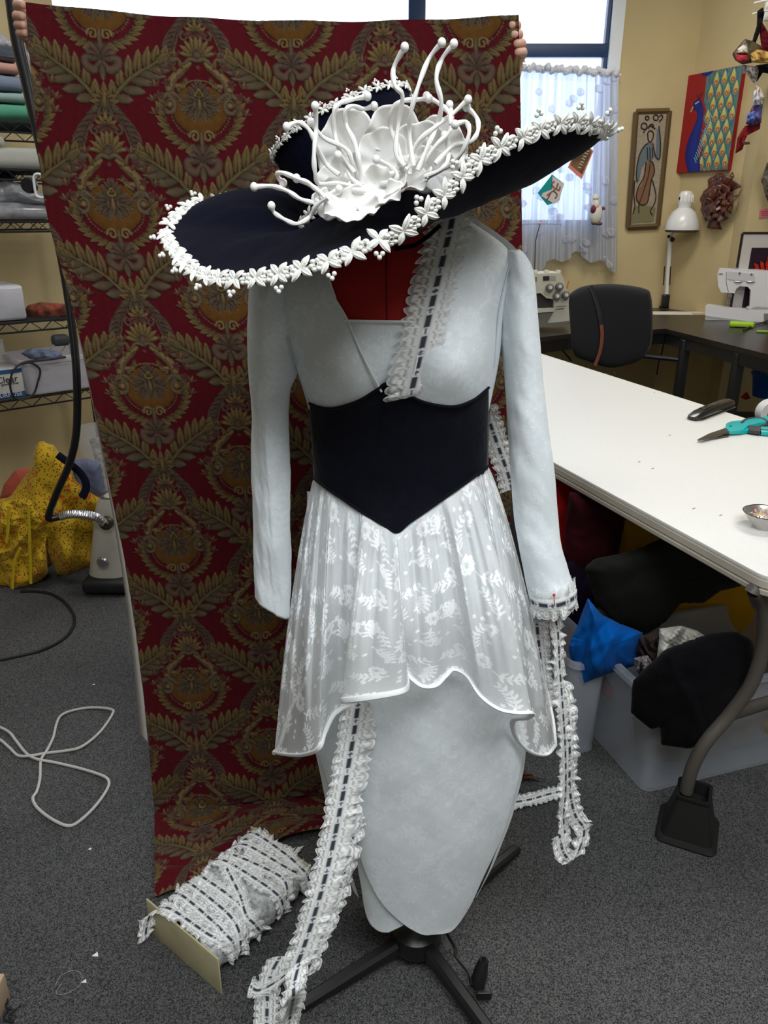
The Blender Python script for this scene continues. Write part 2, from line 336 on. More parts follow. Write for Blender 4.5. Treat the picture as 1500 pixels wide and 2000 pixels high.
# big S scrolls
S1 = [(1.7, 8.0), (3.3, 6.8), (5.0, 5.6), (6.6, 3.8), (6.5, 1.9), (5.0, 1.2), (3.7, 2.1), (3.9, 3.4), (5.0, 3.5)]
ST(S1, [.4, .75, .95, .95, .8, .65, .55, .55], GOLD)
ST([(2.4, 7.2), (4.0, 5.9), (5.6, 4.2), (5.9, 2.6)], [.15, .3, .2], OLV)
DC(4.6, 2.8, .65, .65, OLV)
for p_ in ((3.6, 6.9, 75), (4.9, 6.1, 55), (2.6, 5.4, -70), (3.6, 4.6, -95)): LF(p_[0], p_[1], p_[2], 2.3, 1.0, GOLD, vein=.0008)
# orange ground and centre flower
def f(ox, oy, s_): R.disc(ox, oy-.9*cmf, 5.4*cmf, 4.7*cmf, (tuple(.75*c for c in ORG), ORG), dark=None)
both(f)
ST([(0, 4.6), (2.0, 4.4), (4.4, 3.0)], .16, GOLD)
for d_, L, c_ in ((90, 4.6, OLV), (62, 4.2, GRY), (35, 4.0, OLV), (10, 4.4, GRY), (-15, 4.2, OLV), (-42, 4.0, GRY), (-70, 3.4, OLV)): LF(0, -.2, d_, L, 1.7, c_, vein=.001)
for d_ in (90, 70, 45): LF(0, 2.6, d_, 2.2, .9, GRY)
ST([(0, 2.9), (.9, 1.7), (0, 1.4)], .16, ((.1, .07, .01), (.5, .34, .06)))
LF(0, -1.6, 90, 2.6, 1.1, GOLD); DC(1.1, -.2, .5, 1.0, GRY)
# side volutes
ST(spiral(6.7, -.2, 2.3, .5, 2.4, -1.45), [.62, .55, .4], OLV); DC(6.7, -.2, .75, .75, GOLD)
ST([(4.0, .6), (5.2, 1.6), (6.4, 2.2), (7.0, 1.3)], [.3, .45, .3], OLV)
# wreath of leaves round the bottom
for k in range(11):
    a = math.radians(8-k*9.8); x, y = 8.0*math.cos(a), -1.2+6.4*math.sin(a)
    LF(x, y, math.degrees(a)+48, 2.7, 1.25, GOLD, vein=.0008); LF(x-.3, y, math.degrees(a)-40, 2.4, 1.1, OLV)
for k in range(13):
    a = math.radians(-8-k*6.6); DC(6.5*math.cos(a), -1.3+5.0*math.sin(a), .26, .26, OLV)
ST(spiral(1.5, -6.0, 1.2, .3, 0, 1.2), [.35, .25], GOLD)
ST([(0, -5.4), (.1, -7.8)], .4, OLV)
# bottom palmette
for d_, L in ((90, 3.6), (58, 3.4), (28, 3.6), (2, 3.4)): LF(0, -10.6, d_, L, 1.5, GRY, sharp=1.1)
ST([(.2, -11.2), (1.6, -12.6), (3.2, -12.0), (3.6, -10.6), (2.4, -10.4)], [.5, .9, .9, .6], GRY)
LF(0, -11.3, -90, 3.6, 1.5, OLV)
# little sprigs and blossoms
for x, y in ((7.3, 4.0), (6.1, 7.2), (9.0, 1.6)):
    for d_ in range(0, 360, 72): LF(x, y, d_, 1.05, .75, ROSE, dark=None)
for x, y, d_ in ((8.2, 5.6, 60), (4.9, 9.2, 80), (9.6, 3.2, 70), (10.2, .4, 60), (9.8, -2.0, 50)):
    for q in (-40, 0, 40): LF(x, y, d_+q, 1.7, .7, GOLD if q == 0 else ROSE, dark=None)
# --- backdrop cloth surface
fz = mat('damask chenille', (.3, .1, .1), .85, sheen=.15, spec=.15, attr=True, bump=.5, bscale=700)
nu, nv = 620, 1250
tl, tr = P(50, 4, 1.76), P(1014, 28, 1.80); bl = P(300, 1572, 1.60); br = P(1000, 1560, 1.78); bl.z = br.z = .02
edgeL = cr([tl, P(62, 150, 1.73), P(88, 400, 1.71), P(146, 620, 1.69), P(212, 940, 1.67), P(262, 1230, 1.64), bl], 30)
u = np.linspace(0, 1, nu); v = np.linspace(0, 1, nv)
LE = resamp(edgeL, 1000); RE = resamp(cr([tr, P(1019, 350, 1.79), P(1019, 620, 1.78), P(1000, 900, 1.78), P(998, 1300, 1.78), br], 30), 1000)
vert_len = 1.86; trail = .30; VV = v*(vert_len+trail)
G = np.zeros((nu, nv, 3)); fl = np.clip(VV/vert_len, 0, 1); tl_ = np.clip(VV-vert_len, 0, None)
idx = (fl*999).astype(int); A0 = np.stack([np.interp(fl*999, np.arange(1000), LE[:, k]) for k in range(3)], 1); B0 = np.stack([np.interp(fl*999, np.arange(1000), RE[:, k]) for k in range(3)], 1)
G = A0[None]*(1-u[:, None, None]) + B0[None]*u[:, None, None]
U2, V2 = np.meshgrid(u, VV, indexing='ij')
# trailing part lies on the carpet toward the viewer
hem = np.interp(u, [0, .05, .35, .62, .8, .93, 1], [.27, .26, .15, .12, .04, .05, .06])
k = (tl_[None]/trail)*hem[:, None]; G[:, :, 1] -= k*.98; G[:, :, 0] += .27*k*(1-u[:, None])+1.3*k*u[:, None]**6
G[:, :, 2] = np.where(tl_[None] > 0, .012 + .014*np.abs(noise2(U2*9, V2*14, 5)), G[:, :, 2])
wav = .010*np.sin(U2*6.0+1+V2*.8)*np.clip(V2, .1, 1) + .006*noise2(U2*7, V2*4, 3) + .012*np.exp(-((V2-vert_len+.06)/.05)**2)*np.sin(U2*23)
top = np.clip(1-V2/.25, 0, 1); wav += top*.006*np.sin(U2*31)
G[:, :, 1] += np.where(tl_[None] > 0, 0, wav)
G[:, :, 2] -= np.where(fl[None] < .1, .022*np.sin(U2*np.pi)*(1-fl[None]*10), 0)
wid = .97
Hh, Cc, Aa = R.sample(U2*wid + (Td/2-.138+.01*V2), (Td/2 - .012) - V2*.985 + Td*20)
G[:, :, 1] -= np.where(tl_[None] > 0, 0, .0030*Hh); G[:, :, 2] += np.where(tl_[None] > 0, .002*Hh, 0)
cr_ = noise2(U2*300, V2*300, 9, 1)
Cc = Cc*.43*(1+.10*cr_[..., None])
col = np.concatenate([np.clip(Cc, 0, 1), np.ones((*Cc.shape[:2], 1))], 2)
bd = gridmesh('fabric_backdrop', G, fz, None, col)
tag(bd, 'tall red and gold damask upholstery fabric held up behind the white dress', 'fabric')
# pale backing folded along the left selvage
e = LE[300:900:6]; st = np.stack([e + np.array([0, .012, 0]), e + np.array([-.030, .03, 0])*np.linspace(.15, 1, len(e))[:, None] + np.array([0, .012, 0])], 1)
b2 = gridmesh('selvage', st, mt('pale backing cloth', (.55, .52, .50), .9), bd); solid(b2, .002); b2['label'] = 'pale reverse side of the fabric along its left edge'
# ================= PERSON HOLDING THE FABRIC =============================
skinm = mat('skin', (.62, .36, .27), .5, spec=.35, noise=.12, nscale=40)
skinm.node_tree.nodes['Principled BSDF'].inputs['Subsurface Weight'].default_value = .15; skinm.node_tree.nodes['Principled BSDF'].inputs['Subsurface Radius'].default_value = (.02, .008, .005)
def skinmesh(name, nodes, edges, mats, parent=None, sub=2, root=0):
    """nodes: list of (pos, radius)"""
    me = bpy.data.meshes.new(name); me.from_pydata([tuple(n[0]) for n in nodes], edges, [])
    o = bpy.data.objects.new(name, me); COL.objects.link(o)
    md = o.modifiers.new('skin', 'SKIN'); md.use_smooth_shade = True
    for i, n in enumerate(nodes):
        sv = me.skin_vertices[0].data[i]; r = n[1]; sv.radius = r if hasattr(r, '__len__') else (r, r)
    me.skin_vertices[0].data[root].use_root = True
    o.modifiers.new('sub', 'SUBSURF').levels = sub; o.modifiers['sub'].render_levels = sub
    dg = bpy.context.evaluated_depsgraph_get(); dg.update()
    m2 = bpy.data.meshes.new_from_object(o.evaluated_get(dg)); bpy.data.objects.remove(o)
    m2.materials.clear(); m2.name = name; return link(name, m2, mats, parent)
HL, HR = P(40, 52, 1.80), P(1010, 75, 1.84)
per = thing('person', 'person behind the fabric, only fingertips showing where they grip its top corners', 'person', (-.2, 2.2, 0))
nodes = []; edges = []
def nd(p, r, par=None):
    nodes.append((Vector(p), r)); i = len(nodes)-1
    if par is not None: edges.append((par, i))
    return i
cx_, cy_ = -.21, 2.20
pel = nd((cx_, cy_, .95), (.15, .10)); wa = nd((cx_, cy_, 1.12), (.13, .09), pel); ch = nd((cx_, cy_, 1.32), (.16, .10), wa); nk = nd((cx_, cy_, 1.46), .055, ch)
hd = nd((cx_, cy_-.01, 1.57), (.075, .085), nk); nd((cx_, cy_-.01, 1.665), (.07, .08), hd)
for sg in (-1, 1):
    hp = nd((cx_+sg*.09, cy_, .88), .085, pel); kn = nd((cx_+sg*.10, cy_-.01, .48), .06, hp); an = nd((cx_+sg*.11, cy_+.01, .09), .04, kn); nd((cx_+sg*.12, cy_-.14, .035), (.04, .03), an)
    T_ = HL if sg < 0 else HR
    sh = nd((cx_+sg*.17, cy_, 1.40), .052, ch); wr_ = Vector((T_.x+ (.035 if sg < 0 else -.02), T_.y+.09, T_.z-.13))
    el = nd(((cx_+sg*.17+wr_.x)/2+sg*.03, cy_+.02, 1.44), .04, sh); wr = nd(wr_, .026, el)
    pm = nd(Vector((T_.x+(.012 if sg < 0 else 0), T_.y+.055, T_.z-.05)), (.036, .02), wr)
    for q in range(4):                            # four fingers curl over the edge of the cloth
        pz = (8, 30, 48, 64)[q] if sg < 0 else (48, 66, 84, 101)[q]; fx = (38, 37, 40, 44)[q] if sg < 0 else (1006, 1010, 1016, 1018)[q]
        tip = P(fx+(10 if sg < 0 else -10), pz+2, T_.y-.042); mid = P(fx-(7 if sg < 0 else -5), pz, T_.y-.012); kn_ = mid + Vector((0, .05, -.006))
        a = nd(kn_, .0105, pm); b = nd(mid, .0098, a); nd(tip, .0082, b)
    th = nd(Vector((T_.x + (.03 if sg < 0 else -.03), T_.y+.035, T_.z-.055)), .012, pm); nd(Vector((T_.x+(.045 if sg < 0 else -.045), T_.y+.022, T_.z-.02)), .010, th)
body = skinmesh('body', nodes, edges, skinm, per)
tors = []; te = []
sh_ = [((cx_, cy_, .90), (.165, .115)), ((cx_, cy_, 1.12), (.145, .10)), ((cx_, cy_, 1.32), (.175, .112)), ((cx_, cy_, 1.43), (.10, .085))]
for i in range(3): te.append((i, i+1))
tors = list(sh_)
for sg in (-1, 1):
    tors.append(((cx_+sg*.19, cy_, 1.40), .068)); te.append((2, len(tors)-1)); T_ = HL if sg < 0 else HR
    tors.append((((cx_+sg*.17+T_.x)/2+sg*.02, cy_+.02, 1.44), .058)); te.append((len(tors)-2, len(tors)-1))
skinmesh('shirt', tors, te, mt('navy shirt', (.02, .025, .05), .9), per)
tr_ = [((cx_, cy_, .96), (.165, .115))]; te = []
for sg in (-1, 1):
    b0 = len(tr_); tr_ += [((cx_+sg*.09, cy_, .86), .10), ((cx_+sg*.10, cy_-.01, .48), .078), ((cx_+sg*.11, cy_+.01, .09), .07)]; te += [(0, b0), (b0, b0+1), (b0+1, b0+2)]
skinmesh('trousers', tr_, te, mt('dark trousers', (.02, .02, .025), .9), per)
hb = MB().ball((cx_, cy_+.02, 1.635), .098, 14, (1, 1, 1.05)); hb.obj('hair', mt('brown hair', (.06, .03, .015), .8), per)
# ================= LACE TILE RASTERS =====================================
FL = Ras(.24, .24, .0012, (0, 0, 0))              # roses, leaves and curls used by the flocked net and by the woven cloth
wc = ((1, 1, 1), (1, 1, 1))
def rose(x, y, r):
    for k in range(9):
        a = k*.698; FL.leaf(x+r*.25*math.cos(a), y+r*.25*math.sin(a), a, r*.85, r*.62, wc, sharp=1.3)
    for q in (.62, .42, .22): FL.A[tuple(np.meshgrid(*FL._win(x, y, r)[:2], indexing='ij'))] *= 1
    i, j, X, Y = FL._win(x, y, r); rr = np.hypot(X, Y)/r; th = np.arctan2(Y, X); ii, jj = np.meshgrid(i, j, indexing='ij')
    g = (np.abs(((rr*3.2+th/(2*np.pi)) % 1)-.5) < .10) & (rr < .8); FL.A[ii[g], jj[g]] = .25; FL.H[ii[g], jj[g]] *= .3
def frond(x, y, ang, L, n=6, curl=.9, W=.011):
    px, py, a = x, y, ang; pts = [(x, y)]
    for k in range(n):
        px += L/n*math.cos(a); py += L/n*math.sin(a); pts.append((px, py)); a += curl/n
        for sg in (1, -1): FL.leaf(px, py, a+sg*.95, .020*(1-.35*k/n), W*.62, wc, sharp=.8)
    FL.stroke(pts, [.0026, .0012], wc)
for x, y, r in ((.05, .05, .020), (.17, .17, .021), (.11, .20, .014), (.20, .075, .013), (.035, .13, .013)): rose(x, y, r)
for x, y, a, L, c_ in ((.07, .04, .3, .085, 1.2), (.04, .08, 1.8, .07, -1.3), (.16, .145, -1.9, .075, 1.4), (.19, .19, .6, .08, -1.2), (.10, .12, .2, .06, 1.6), (.13, .22, 2.8, .07, 1.2), (.215, .05, -1.2, .07, -1.5), (.10, .09, -2.2, .05, 1.8), (.03, .21, 1.2, .06, 1.3)): frond(x, y, a, L, 6, c_)
for x, y in rng.uniform(0, .24, (30, 2)): 
    for k in range(5): FL.leaf(x, y, k*1.2566+x*40, .006, .005, wc)
BT = Ras(.030, .060, .0004, (0, 0, 0))            # beading lace: x runs along the trim (one repeat), y across it
BT.A[:] = 0; yy = (np.arange(BT.ny)+.5)/BT.ny*2-1; xx = (np.arange(BT.nx)+.5)/BT.nx; XX, YY = np.meshgrid(xx, yy, indexing='ij'); ay = np.abs(YY)
LWHT = np.array([.80, .82, .82]); LDRK = np.array([.045, .05, .065])
BT.C[:] = LWHT; BT.A[:] = .40
BT.A[(ay < .30)] = .82; BT.A[(np.abs(ay-.30) < .035)] = 1; BT.A[np.abs(ay-.98) < .05] = 1
band = ay < .115; dash = band & (xx[:, None] > .34) & (xx[:, None] < .92); BT.C[dash] = LDRK; BT.A[dash] = 1
rim_ = (ay < .115+.035) & (ay >= .115) & (xx[:, None] > .26); BT.C[rim_] = LWHT; BT.A[rim_] = 1
rr = np.hypot((XX-.13)/.125, YY/.16); ring = (rr < 1) & (rr > .55); hole = rr <= .55
BT.C[hole] = LDRK*2; BT.A[hole] = .9; BT.C[ring] = LWHT*1.05; BT.A[ring] = 1
tk = ring & (np.abs(np.sin(np.arctan2(YY, (XX-.13)*2.0)*4)) < .3); BT.C[tk] = LDRK*1.5
for k in (0, .5):                                 # scallop threads in both ruffles
    for sg in (1, -1):
        q = np.hypot(((XX-k+.5) % 1-.5)/.5, (YY*sg-.62)/.36); thr = (np.abs(q*2.3 % 1-.5) < .20) & (q < 1) & (YY*sg > .3); BT.A[thr] = 1; BT.C[thr] = (.88, .89, .87)
        gp = (q < .2) & (YY*sg > .3); BT.A[gp] = .95
def lace(name, ctr, side, hw=.030, parent=None, ruf=.008, du=.0018, nv=21, seed=0, mat_=None, up=None, asym=(1, 1), edge=True, rfreq=.021):
    """a gathered beading lace along world points ctr with side vectors (one or per point)"""
    C = cr(ctr, 12); L = np.linalg.norm(np.diff(C, axis=0), axis=1).sum(); n = max(8, int(L/du)); 
    S = np.array([tuple(q) for q in side], float) if hasattr(side[0], '__len__') else np.tile(np.array(tuple(side), float), (len(ctr), 1))
    S = cr(S, 12); t0 = np.linspace(0, 1, len(C)); d = np.r_[0, np.cumsum(np.linalg.norm(np.diff(C, axis=0), axis=1))]; sl = np.linspace(0, L, n)
    C2 = np.stack([np.interp(sl, d, C[:, k]) for k in range(3)], 1); S2 = np.stack([np.interp(sl, d, S[:, k]) for k in range(3)], 1); S2 /= np.linalg.norm(S2, axis=1)[:, None]
    T = np.gradient(C2, axis=0); T /= np.linalg.norm(T, axis=1)[:, None]+1e-9; Nn = np.cross(T, S2); Nn /= np.linalg.norm(Nn, axis=1)[:, None]+1e-9
    Nn *= np.where((Nn[:, 1] > 0) & (np.abs(Nn[:, 1]) > 0), -1, 1)[:, None] if up is None else np.sign((Nn*np.array(up)).sum(1)+1e-9)[:, None]
    v = np.linspace(-1, 1, nv); av = np.abs(v); rf = np.clip((av-.30)/.7, 0, 1)
    r_ = np.random.default_rng(seed); ph = r_.uniform(0, 6.28, 6)
    w_ = 1+.0*sl; s_ = sl[:, None]; a = (np.sin(2*np.pi*s_/rfreq+ph[0]+1.4*np.sign(v)+.8*np.sin(s_*90+ph[3])) + .25*np.sin(2*np.pi*s_/(rfreq*.53)+ph[1]-2*v) + .6*np.sin(2*np.pi*s_/.07+ph[2]))
    a = a*(.55+.45*np.sin(s_*61+ph[5]+v))+.5*noise2(s_*170+0*v, v*3+0*s_, seed+3, 2)
    off = ruf*rf**1.0*a
    lat = v[None]*hw*(1-.16*rf+.26*rf*np.abs(np.sin(np.pi*s_/.015))) * np.where(v > 0, asym[0], asym[1])[None]**rf
    along = .0025*rf*np.sin(2*np.pi*s_/(rfreq*.8)+ph[4]+2*v)
    G = C2[:, None]+S2[:, None]*lat[..., None]+Nn[:, None]*(off+.0012*(av < .3))[..., None]+T[:, None]*along[..., None]
    H_, Cc, A = BT.sample(s_+0*v, (v[None]*.5+.5)*.0599+0*s_)
    A = A.copy(); nz = noise2(s_*900+0*v, v*8+0*s_, seed, 1); A *= np.where(rf > .05, np.clip(.95+.22*nz, .3, 1), 1)
    col = np.concatenate([Cc, A[..., None]], 2)
    return gridmesh(name, G, mat_ or LACEM, parent, col)
LACEM = mat('gathered beading lace', (.8, .82, .82), .75, attr=True, attralpha=True, spec=.2)
# ================= TORSO GEOMETRY ========================================
YC = 1.24
rows = [(400, 768, 872, .050), (430, 760, 885, .052), (455, 715, 950, .058), (487, 600, 1002, .075), (520, 555, 992, .092), (560, 548, 985, .105), (620, 556, 974, .115), (700, 578, 966, .118),
        (760, 598, 954, .110), (800, 610, 948, .102), (860, 617, 947, .095), (930, 622, 945, .092), (1000, 606, 965, .112), (1100, 596, 985, .130), (1250, 596, 1008, .140), (1400, 606, 1024, .142),
        (1470, 622, 1022, .140), (1560, 640, 1000, .135), (1650, 668, 965, .125), (1715, 690, 930, .118)]
bz = []; bx = []; ba = []; bb = []
for py, xl, xr, dpt in rows:
    a0, z0 = ray(xl, py); a1, _ = ray(xr, py); bz.append(CH+z0*YC); bx.append((a0+a1)/2*YC); ba.append((a1-a0)/2*YC); bb.append(dpt)
bz = np.array(bz)[::-1]; bx = np.array(bx)[::-1]; ba = np.array(ba)[::-1]; bb = np.array(bb)[::-1]
zz = np.linspace(bz[0], bz[-1], 240); sm = lambda A: np.convolve(np.pad(np.interp(zz, bz, A), 5, mode='edge'), np.ones(11)/11, 'valid')
bx, ba, bb = sm(bx), sm(ba), sm(bb); bz = zz
EX = 2.35
def bust(x, z):
    o = 0
    for (px, py) in ((668, 715), (880, 715)):
        q = P(px, py, 1.10); o = o + .034*np.exp(-((x-q.x)/.062)**2-((z-q.z)/.062)**2)
    return o
def front(x, z, off=0.0):
    xc, a, b = np.interp(z, bz, bx), np.interp(z, bz, ba), np.interp(z, bz, bb)
    q = np.clip(np.abs(x-xc)/(a+off), 0, 1)
    return YC-(b+off)*(1-q**EX)**(1/EX)-bust(x, z)*(1-q**4)
def hit(px, py, off=0.0):
    a, b = ray(px, py); Y = np.full(np.broadcast(a, b).shape, YC-.1)
    for _ in range(40): Y = .6*Y+.4*front(a*Y, CH+b*Y, off)
    return np.stack([a*Y, Y, CH+b*Y], -1)
def ringsurf(z0, z1, off, th0=0, th1=360, nz=80, nt=120):
    z = np.linspace(z0, z1, nz); th = np.radians(np.linspace(th0, th1, nt))
    Z, T = np.meshgrid(z, th, indexing='ij'); xc, a, b = np.interp(Z, bz, bx), np.interp(Z, bz, ba)+off, np.interp(Z, bz, bb)+off
    c, s_ = np.cos(T), np.sin(T); X = xc+a*np.sign(c)*np.abs(c)**(2/EX); Y = YC+b*np.sign(s_)*np.abs(s_)**(2/EX)
    Y = np.where(s_ < 0, Y-bust(X, Z)*(1-np.clip(np.abs(X-xc)/a, 0, 1)**4), Y); return np.stack([X, Y, Z], -1)
def patch(name, A, B, mat_, parent, off=.006, na=120, nb=90, th=.0016, colf=None, bulge=0.0, offs=None):
    """surface between matched pixel curves A and B laid on the torso"""
    A, B = resamp(cr(A, 12), na), resamp(cr(B, 12), na); t = np.linspace(0, 1, nb)[None, :, None]
    Q = A[:, None]*(1-t)+B[:, None]*t; G = hit(Q[..., 0], Q[..., 1], off if offs is None else np.interp(np.arange(na)/(na-1), *offs)[:, None])
    if bulge: G[:, :, 1] -= bulge*np.sin(np.pi*t[..., 0])
    G[:, :, 1] -= .0012*noise2(Q[..., 0]/26, Q[..., 1]/34, 11)
    col = colf(G) if colf else None
    o = gridmesh(name, G, mat_, parent, col); solid(o, th, 1); return o
DB = np.array([.73, .79, .825])
def jac(G, s=1.0):                                # woven roses in the cloth: slightly paler threads
    H_, _, A = FL.sample(G[..., 0]*1.0+.05, G[..., 2]*1.0+.02); c = DB*(1+.08*A[..., None]*(.5+.5*H_[..., None])); return np.concatenate([np.clip(c, 0, 1), np.ones((*A.shape, 1))], -1)
CLOTH = glitter_mat('pale blue glitter brocade', tuple(DB), attr=True, dens=.975, scale=700)
NET = glitter_mat('white flocked net', (.80, .84, .86), attr=True, dens=.975, scale=600, alpha=True)
BIND = mt('white binding', (.85, .87, .88), .6, bump=.3, bscale=500); SEAM = mt('seam thread', (.55, .62, .67), .8)
# ================= DRESS FORM ============================================
form = thing('dress_form', 'red fabric dress form on a black floor stand inside the white dress', 'dress form', (P(815, 1830, YC).x, YC, 0))
RED = mt('red jersey', (.32, .008, .006), .8, sheen=.3, bump=.3, bscale=900)
gridmesh('torso', ringsurf(.55, bz[-1], 0), RED, form)
x0 = float(np.interp(bz[-1], bz, bx)); MB().lathe((x0, YC, bz[-1]-.004), [(.0, .012), (.030, .014), (.046, .008), (.0462, 0), (.0, -.001)], 32, sx=1.1).obj('neck_cap', mt('dark wood cap', (.05, .02, .01), .4), form)
sp = [hit(px, py, .001) for px, py in ((756, 470), (755, 520), (755, 570), (756, 626))]; MB().tube([Vector(q) for q in cr(sp, 6)], .0009, 6).obj('seam', mt('dark seam', (.07, .004, .004), .9), form)
SC0 = F(812, 1832, .04); SX, SY = SC0.x, SC0.y
st = MB().tube([(SX, SY, .06), (SX, SY+.03, .56)], .014, 14); st.obj('pole', BMETAL, form)
MB().lathe((SX, SY, .0), [(0, .03), (.050, .03), (.055, .045), (.052, .075), (.03, .09), (.016, .12), (0, .12)], 28).obj('hub', BMETAL, form)
def leg(to, w0=.030, w1=.024, h0=.034, h1=.020, nm='leg'):
    a = Vector((SX, SY, .055)); b = Vector((to.x, to.y, .018)); d = b-a; sd = Vector((-d.y, d.x, 0)).normalized(); up = Vector((0, 0, 1))
    mb = MB(); vs_ = []
    for t in np.linspace(0, 1, 7):
        c = a+d*t; wv, hv = (w0+(w1-w0)*t)/2, (h0+(h1-h0)*t)/2
        for sx_, sz_ in ((-1, -.8), (-.75, -1), (.75, -1), (1, -.8), (1, .5), (.55, 1), (-.55, 1), (-1, .5)): vs_.append(c+sd*wv*sx_+up*hv*sz_)
    n = 8; fs = [(i*n+k, i*n+(k+1) % n, (i+1)*n+(k+1) % n, (i+1)*n+k) for i in range(6) for k in range(n)]+[tuple(range(n)), tuple(6*n+k for k in range(n))]
    return mb.add(vs_, fs).obj(nm, BMETAL, form, sharp=25)
for to in (F(588, 1975), F(1008, 1668), F(1030, 2130)): leg(to)
leg(Vector((SX-.04, SY+.32, 0)))
# foot lever beside the front leg
lp = [F(872, 1822, .06), F(888, 1850, .06), F(892, 1870, .05), F(915, 1900, .045), F(921, 1925, .04)]
MB().tube([Vector(q) for q in cr(lp, 6)], .0035, 8).obj('lever_rod', BMETAL, form)
a, b = F(932, 1925, .03), F(945, 1875, .085); mb = MB(); mb.tube([a, (a+b)/2, b], [.016, .015, .010], 12); mb.tube([b, b+Vector((.001, 0, .012))], [.004, .003], 8); mb.box(F(945, 1942, .025), (.03, .012, .02), bev=.002); mb.obj('foot_pedal', BMETAL, form)
a, b = F(866, 1832, .075), F(878, 1855, .068); MB().tube([a, b], [.006, .006], 4).obj('metal_plate', mt('dull grey metal', (.25, .25, .25), .5, .8), form)
# ================= DRESS ================================================
dr = thing('dress', 'long white lace and brocade dress with black velvet waist cincher on the dress form', 'dress', (form.location.x, YC, .15))
fr_ = lambda A: jac(A)
bod = patch('bodice', [(690, 462), (640, 500), (643, 545), (655, 580), (678, 624), (706, 690), (745, 765), (766, 812)], [(560, 487), (530, 510), (532, 560), (545, 610), (568, 680), (588, 745), (606, 790), (614, 840)], CLOTH, dr, .0055, colf=fr_)
patch('bodice_panel', [(676, 625), (715, 626), (760, 627), (832, 628)], [(764, 820), (775, 822), (790, 824), (805, 826)], CLOTH, dr, .0025, colf=fr_)
patch('bodice', [(884, 412), (879, 440), (862, 505), (838, 605), (814, 705), (795, 812)], [(930, 428), (1008, 487), (1000, 540), (984, 620), (974, 700), (951, 812)], CLOTH, dr, .0055, colf=fr_)
backb = gridmesh('bodice_back', ringsurf(float(np.interp(.0, [0], [CH+ray(0, 812)[1]*YC])), bz[-1]-.03, .003, -22, 202, 90, 100), CLOTH, dr, jac(ringsurf(float(CH+ray(0, 812)[1]*YC), bz[-1]-.03, .003, -22, 202, 90, 100)))
for L_ in ([(655, 585), (678, 624), (706, 690), (745, 765)], [(672, 626), (720, 627), (780, 628), (815, 629)], [(880, 440), (862, 505), (838, 605), (814, 705), (799, 770)], [(640, 500), (643, 545), (655, 582)]):
    q = hit(*resamp(cr(L_, 8), 60).T, .0085); MB().tube([Vector(p) for p in q], .0016, 8).obj('edge_piping', BIND, dr)
# sleeves -------------------------------------------------------------
def tube_rows(name, rws, mat_, parent, n=64, ex=2.0, nz=150, colf=None, wr=None, squareness=None):
    A = resamp(cr([r[:5] for r in rws], 10), nz); G = np.zeros((nz, n, 3)); th = np.linspace(0, 2*np.pi, n, endpoint=False)
    for i, (py, xl, xr, Y, d) in enumerate(A):
        a0, z0 = ray(xl, py); a1, _ = ray(xr, py); xc, a = (a0+a1)/2*Y, (a1-a0)/2*Y; c, s_ = np.cos(th), np.sin(th)
        G[i, :, 0] = xc+a*np.sign(c)*np.abs(c)**(2/ex); G[i, :, 1] = Y+d*np.sign(s_)*np.abs(s_)**(2/ex); G[i, :, 2] = CH+z0*Y
    if wr is not None: G = wr(G, th)
    o = gridmesh(name, G, mat_, parent, colf(G) if colf else None, wrapv=True); solid(o, .0016, 0); return o
def wrinkL(G, th):
    n_ = noise2(G[..., 2]*26+th[None]*1.3, np.cos(th)[None]*3+G[..., 2]*7, 31); G[..., 1] += .0035*n_; G[..., 0] += .0012*n_
    hemt = np.clip((np.arange(G.shape[0])-G.shape[0]+26)/26, 0, 1)[:, None]; G[..., 2] -= .022*hemt*np.cos(th)[None]*1.0; return G
sl = tube_rows('sleeve', [(505, 505, 600, 1.235, .035), (540, 492, 585, 1.23, .046), (580, 487, 572, 1.22, .05), (640, 487, 580, 1.215, .052), (720, 487, 581, 1.21, .05), (760, 487, 566, 1.205, .042), (820, 489, 563, 1.2, .036), (920, 491, 566, 1.19, .034), (1040, 496, 567, 1.18, .034), (1120, 499, 566, 1.175, .026), (1188, 500, 564, 1.17, .018)], CLOTH, dr, ex=1.55, colf=fr_, wr=wrinkL)
def wrinkR(G, th):
    n_ = noise2(G[..., 2]*20+th[None], np.sin(th)[None]*2+G[..., 2]*9, 37); G[..., 1] += .003*n_; G[..., 0] += .0012*n_; return G
sr = tube_rows('sleeve', [(488, 985, 1014, 1.235, .03), (500, 975, 1026, 1.235, .044), (530, 970, 1040, 1.23, .05), (590, 972, 1047, 1.22, .052), (660, 976, 1052, 1.21, .05), (730, 985, 1058, 1.205, .045), (820, 991, 1068, 1.195, .042), (920, 998, 1082, 1.185, .04), (1000, 1004, 1088, 1.18, .04), (1060, 1012, 1094, 1.17, .04), (1110, 1022, 1108, 1.165, .042), (1150, 1030, 1120, 1.16, .044), (1172, 1036, 1124, 1.16, .044)], CLOTH, dr, ex=1.8, colf=fr_, wr=wrinkR)
for L_ in ([(1003, 487), (992, 530), (976, 600), (970, 660), (966, 715)], [(545, 612), (568, 680), (580, 712)]):
    q = hit(*resamp(cr(L_, 8), 40).T, .0085); MB().tube([Vector(p) for p in q], .0012, 6).obj('armhole_seam', SEAM, dr)
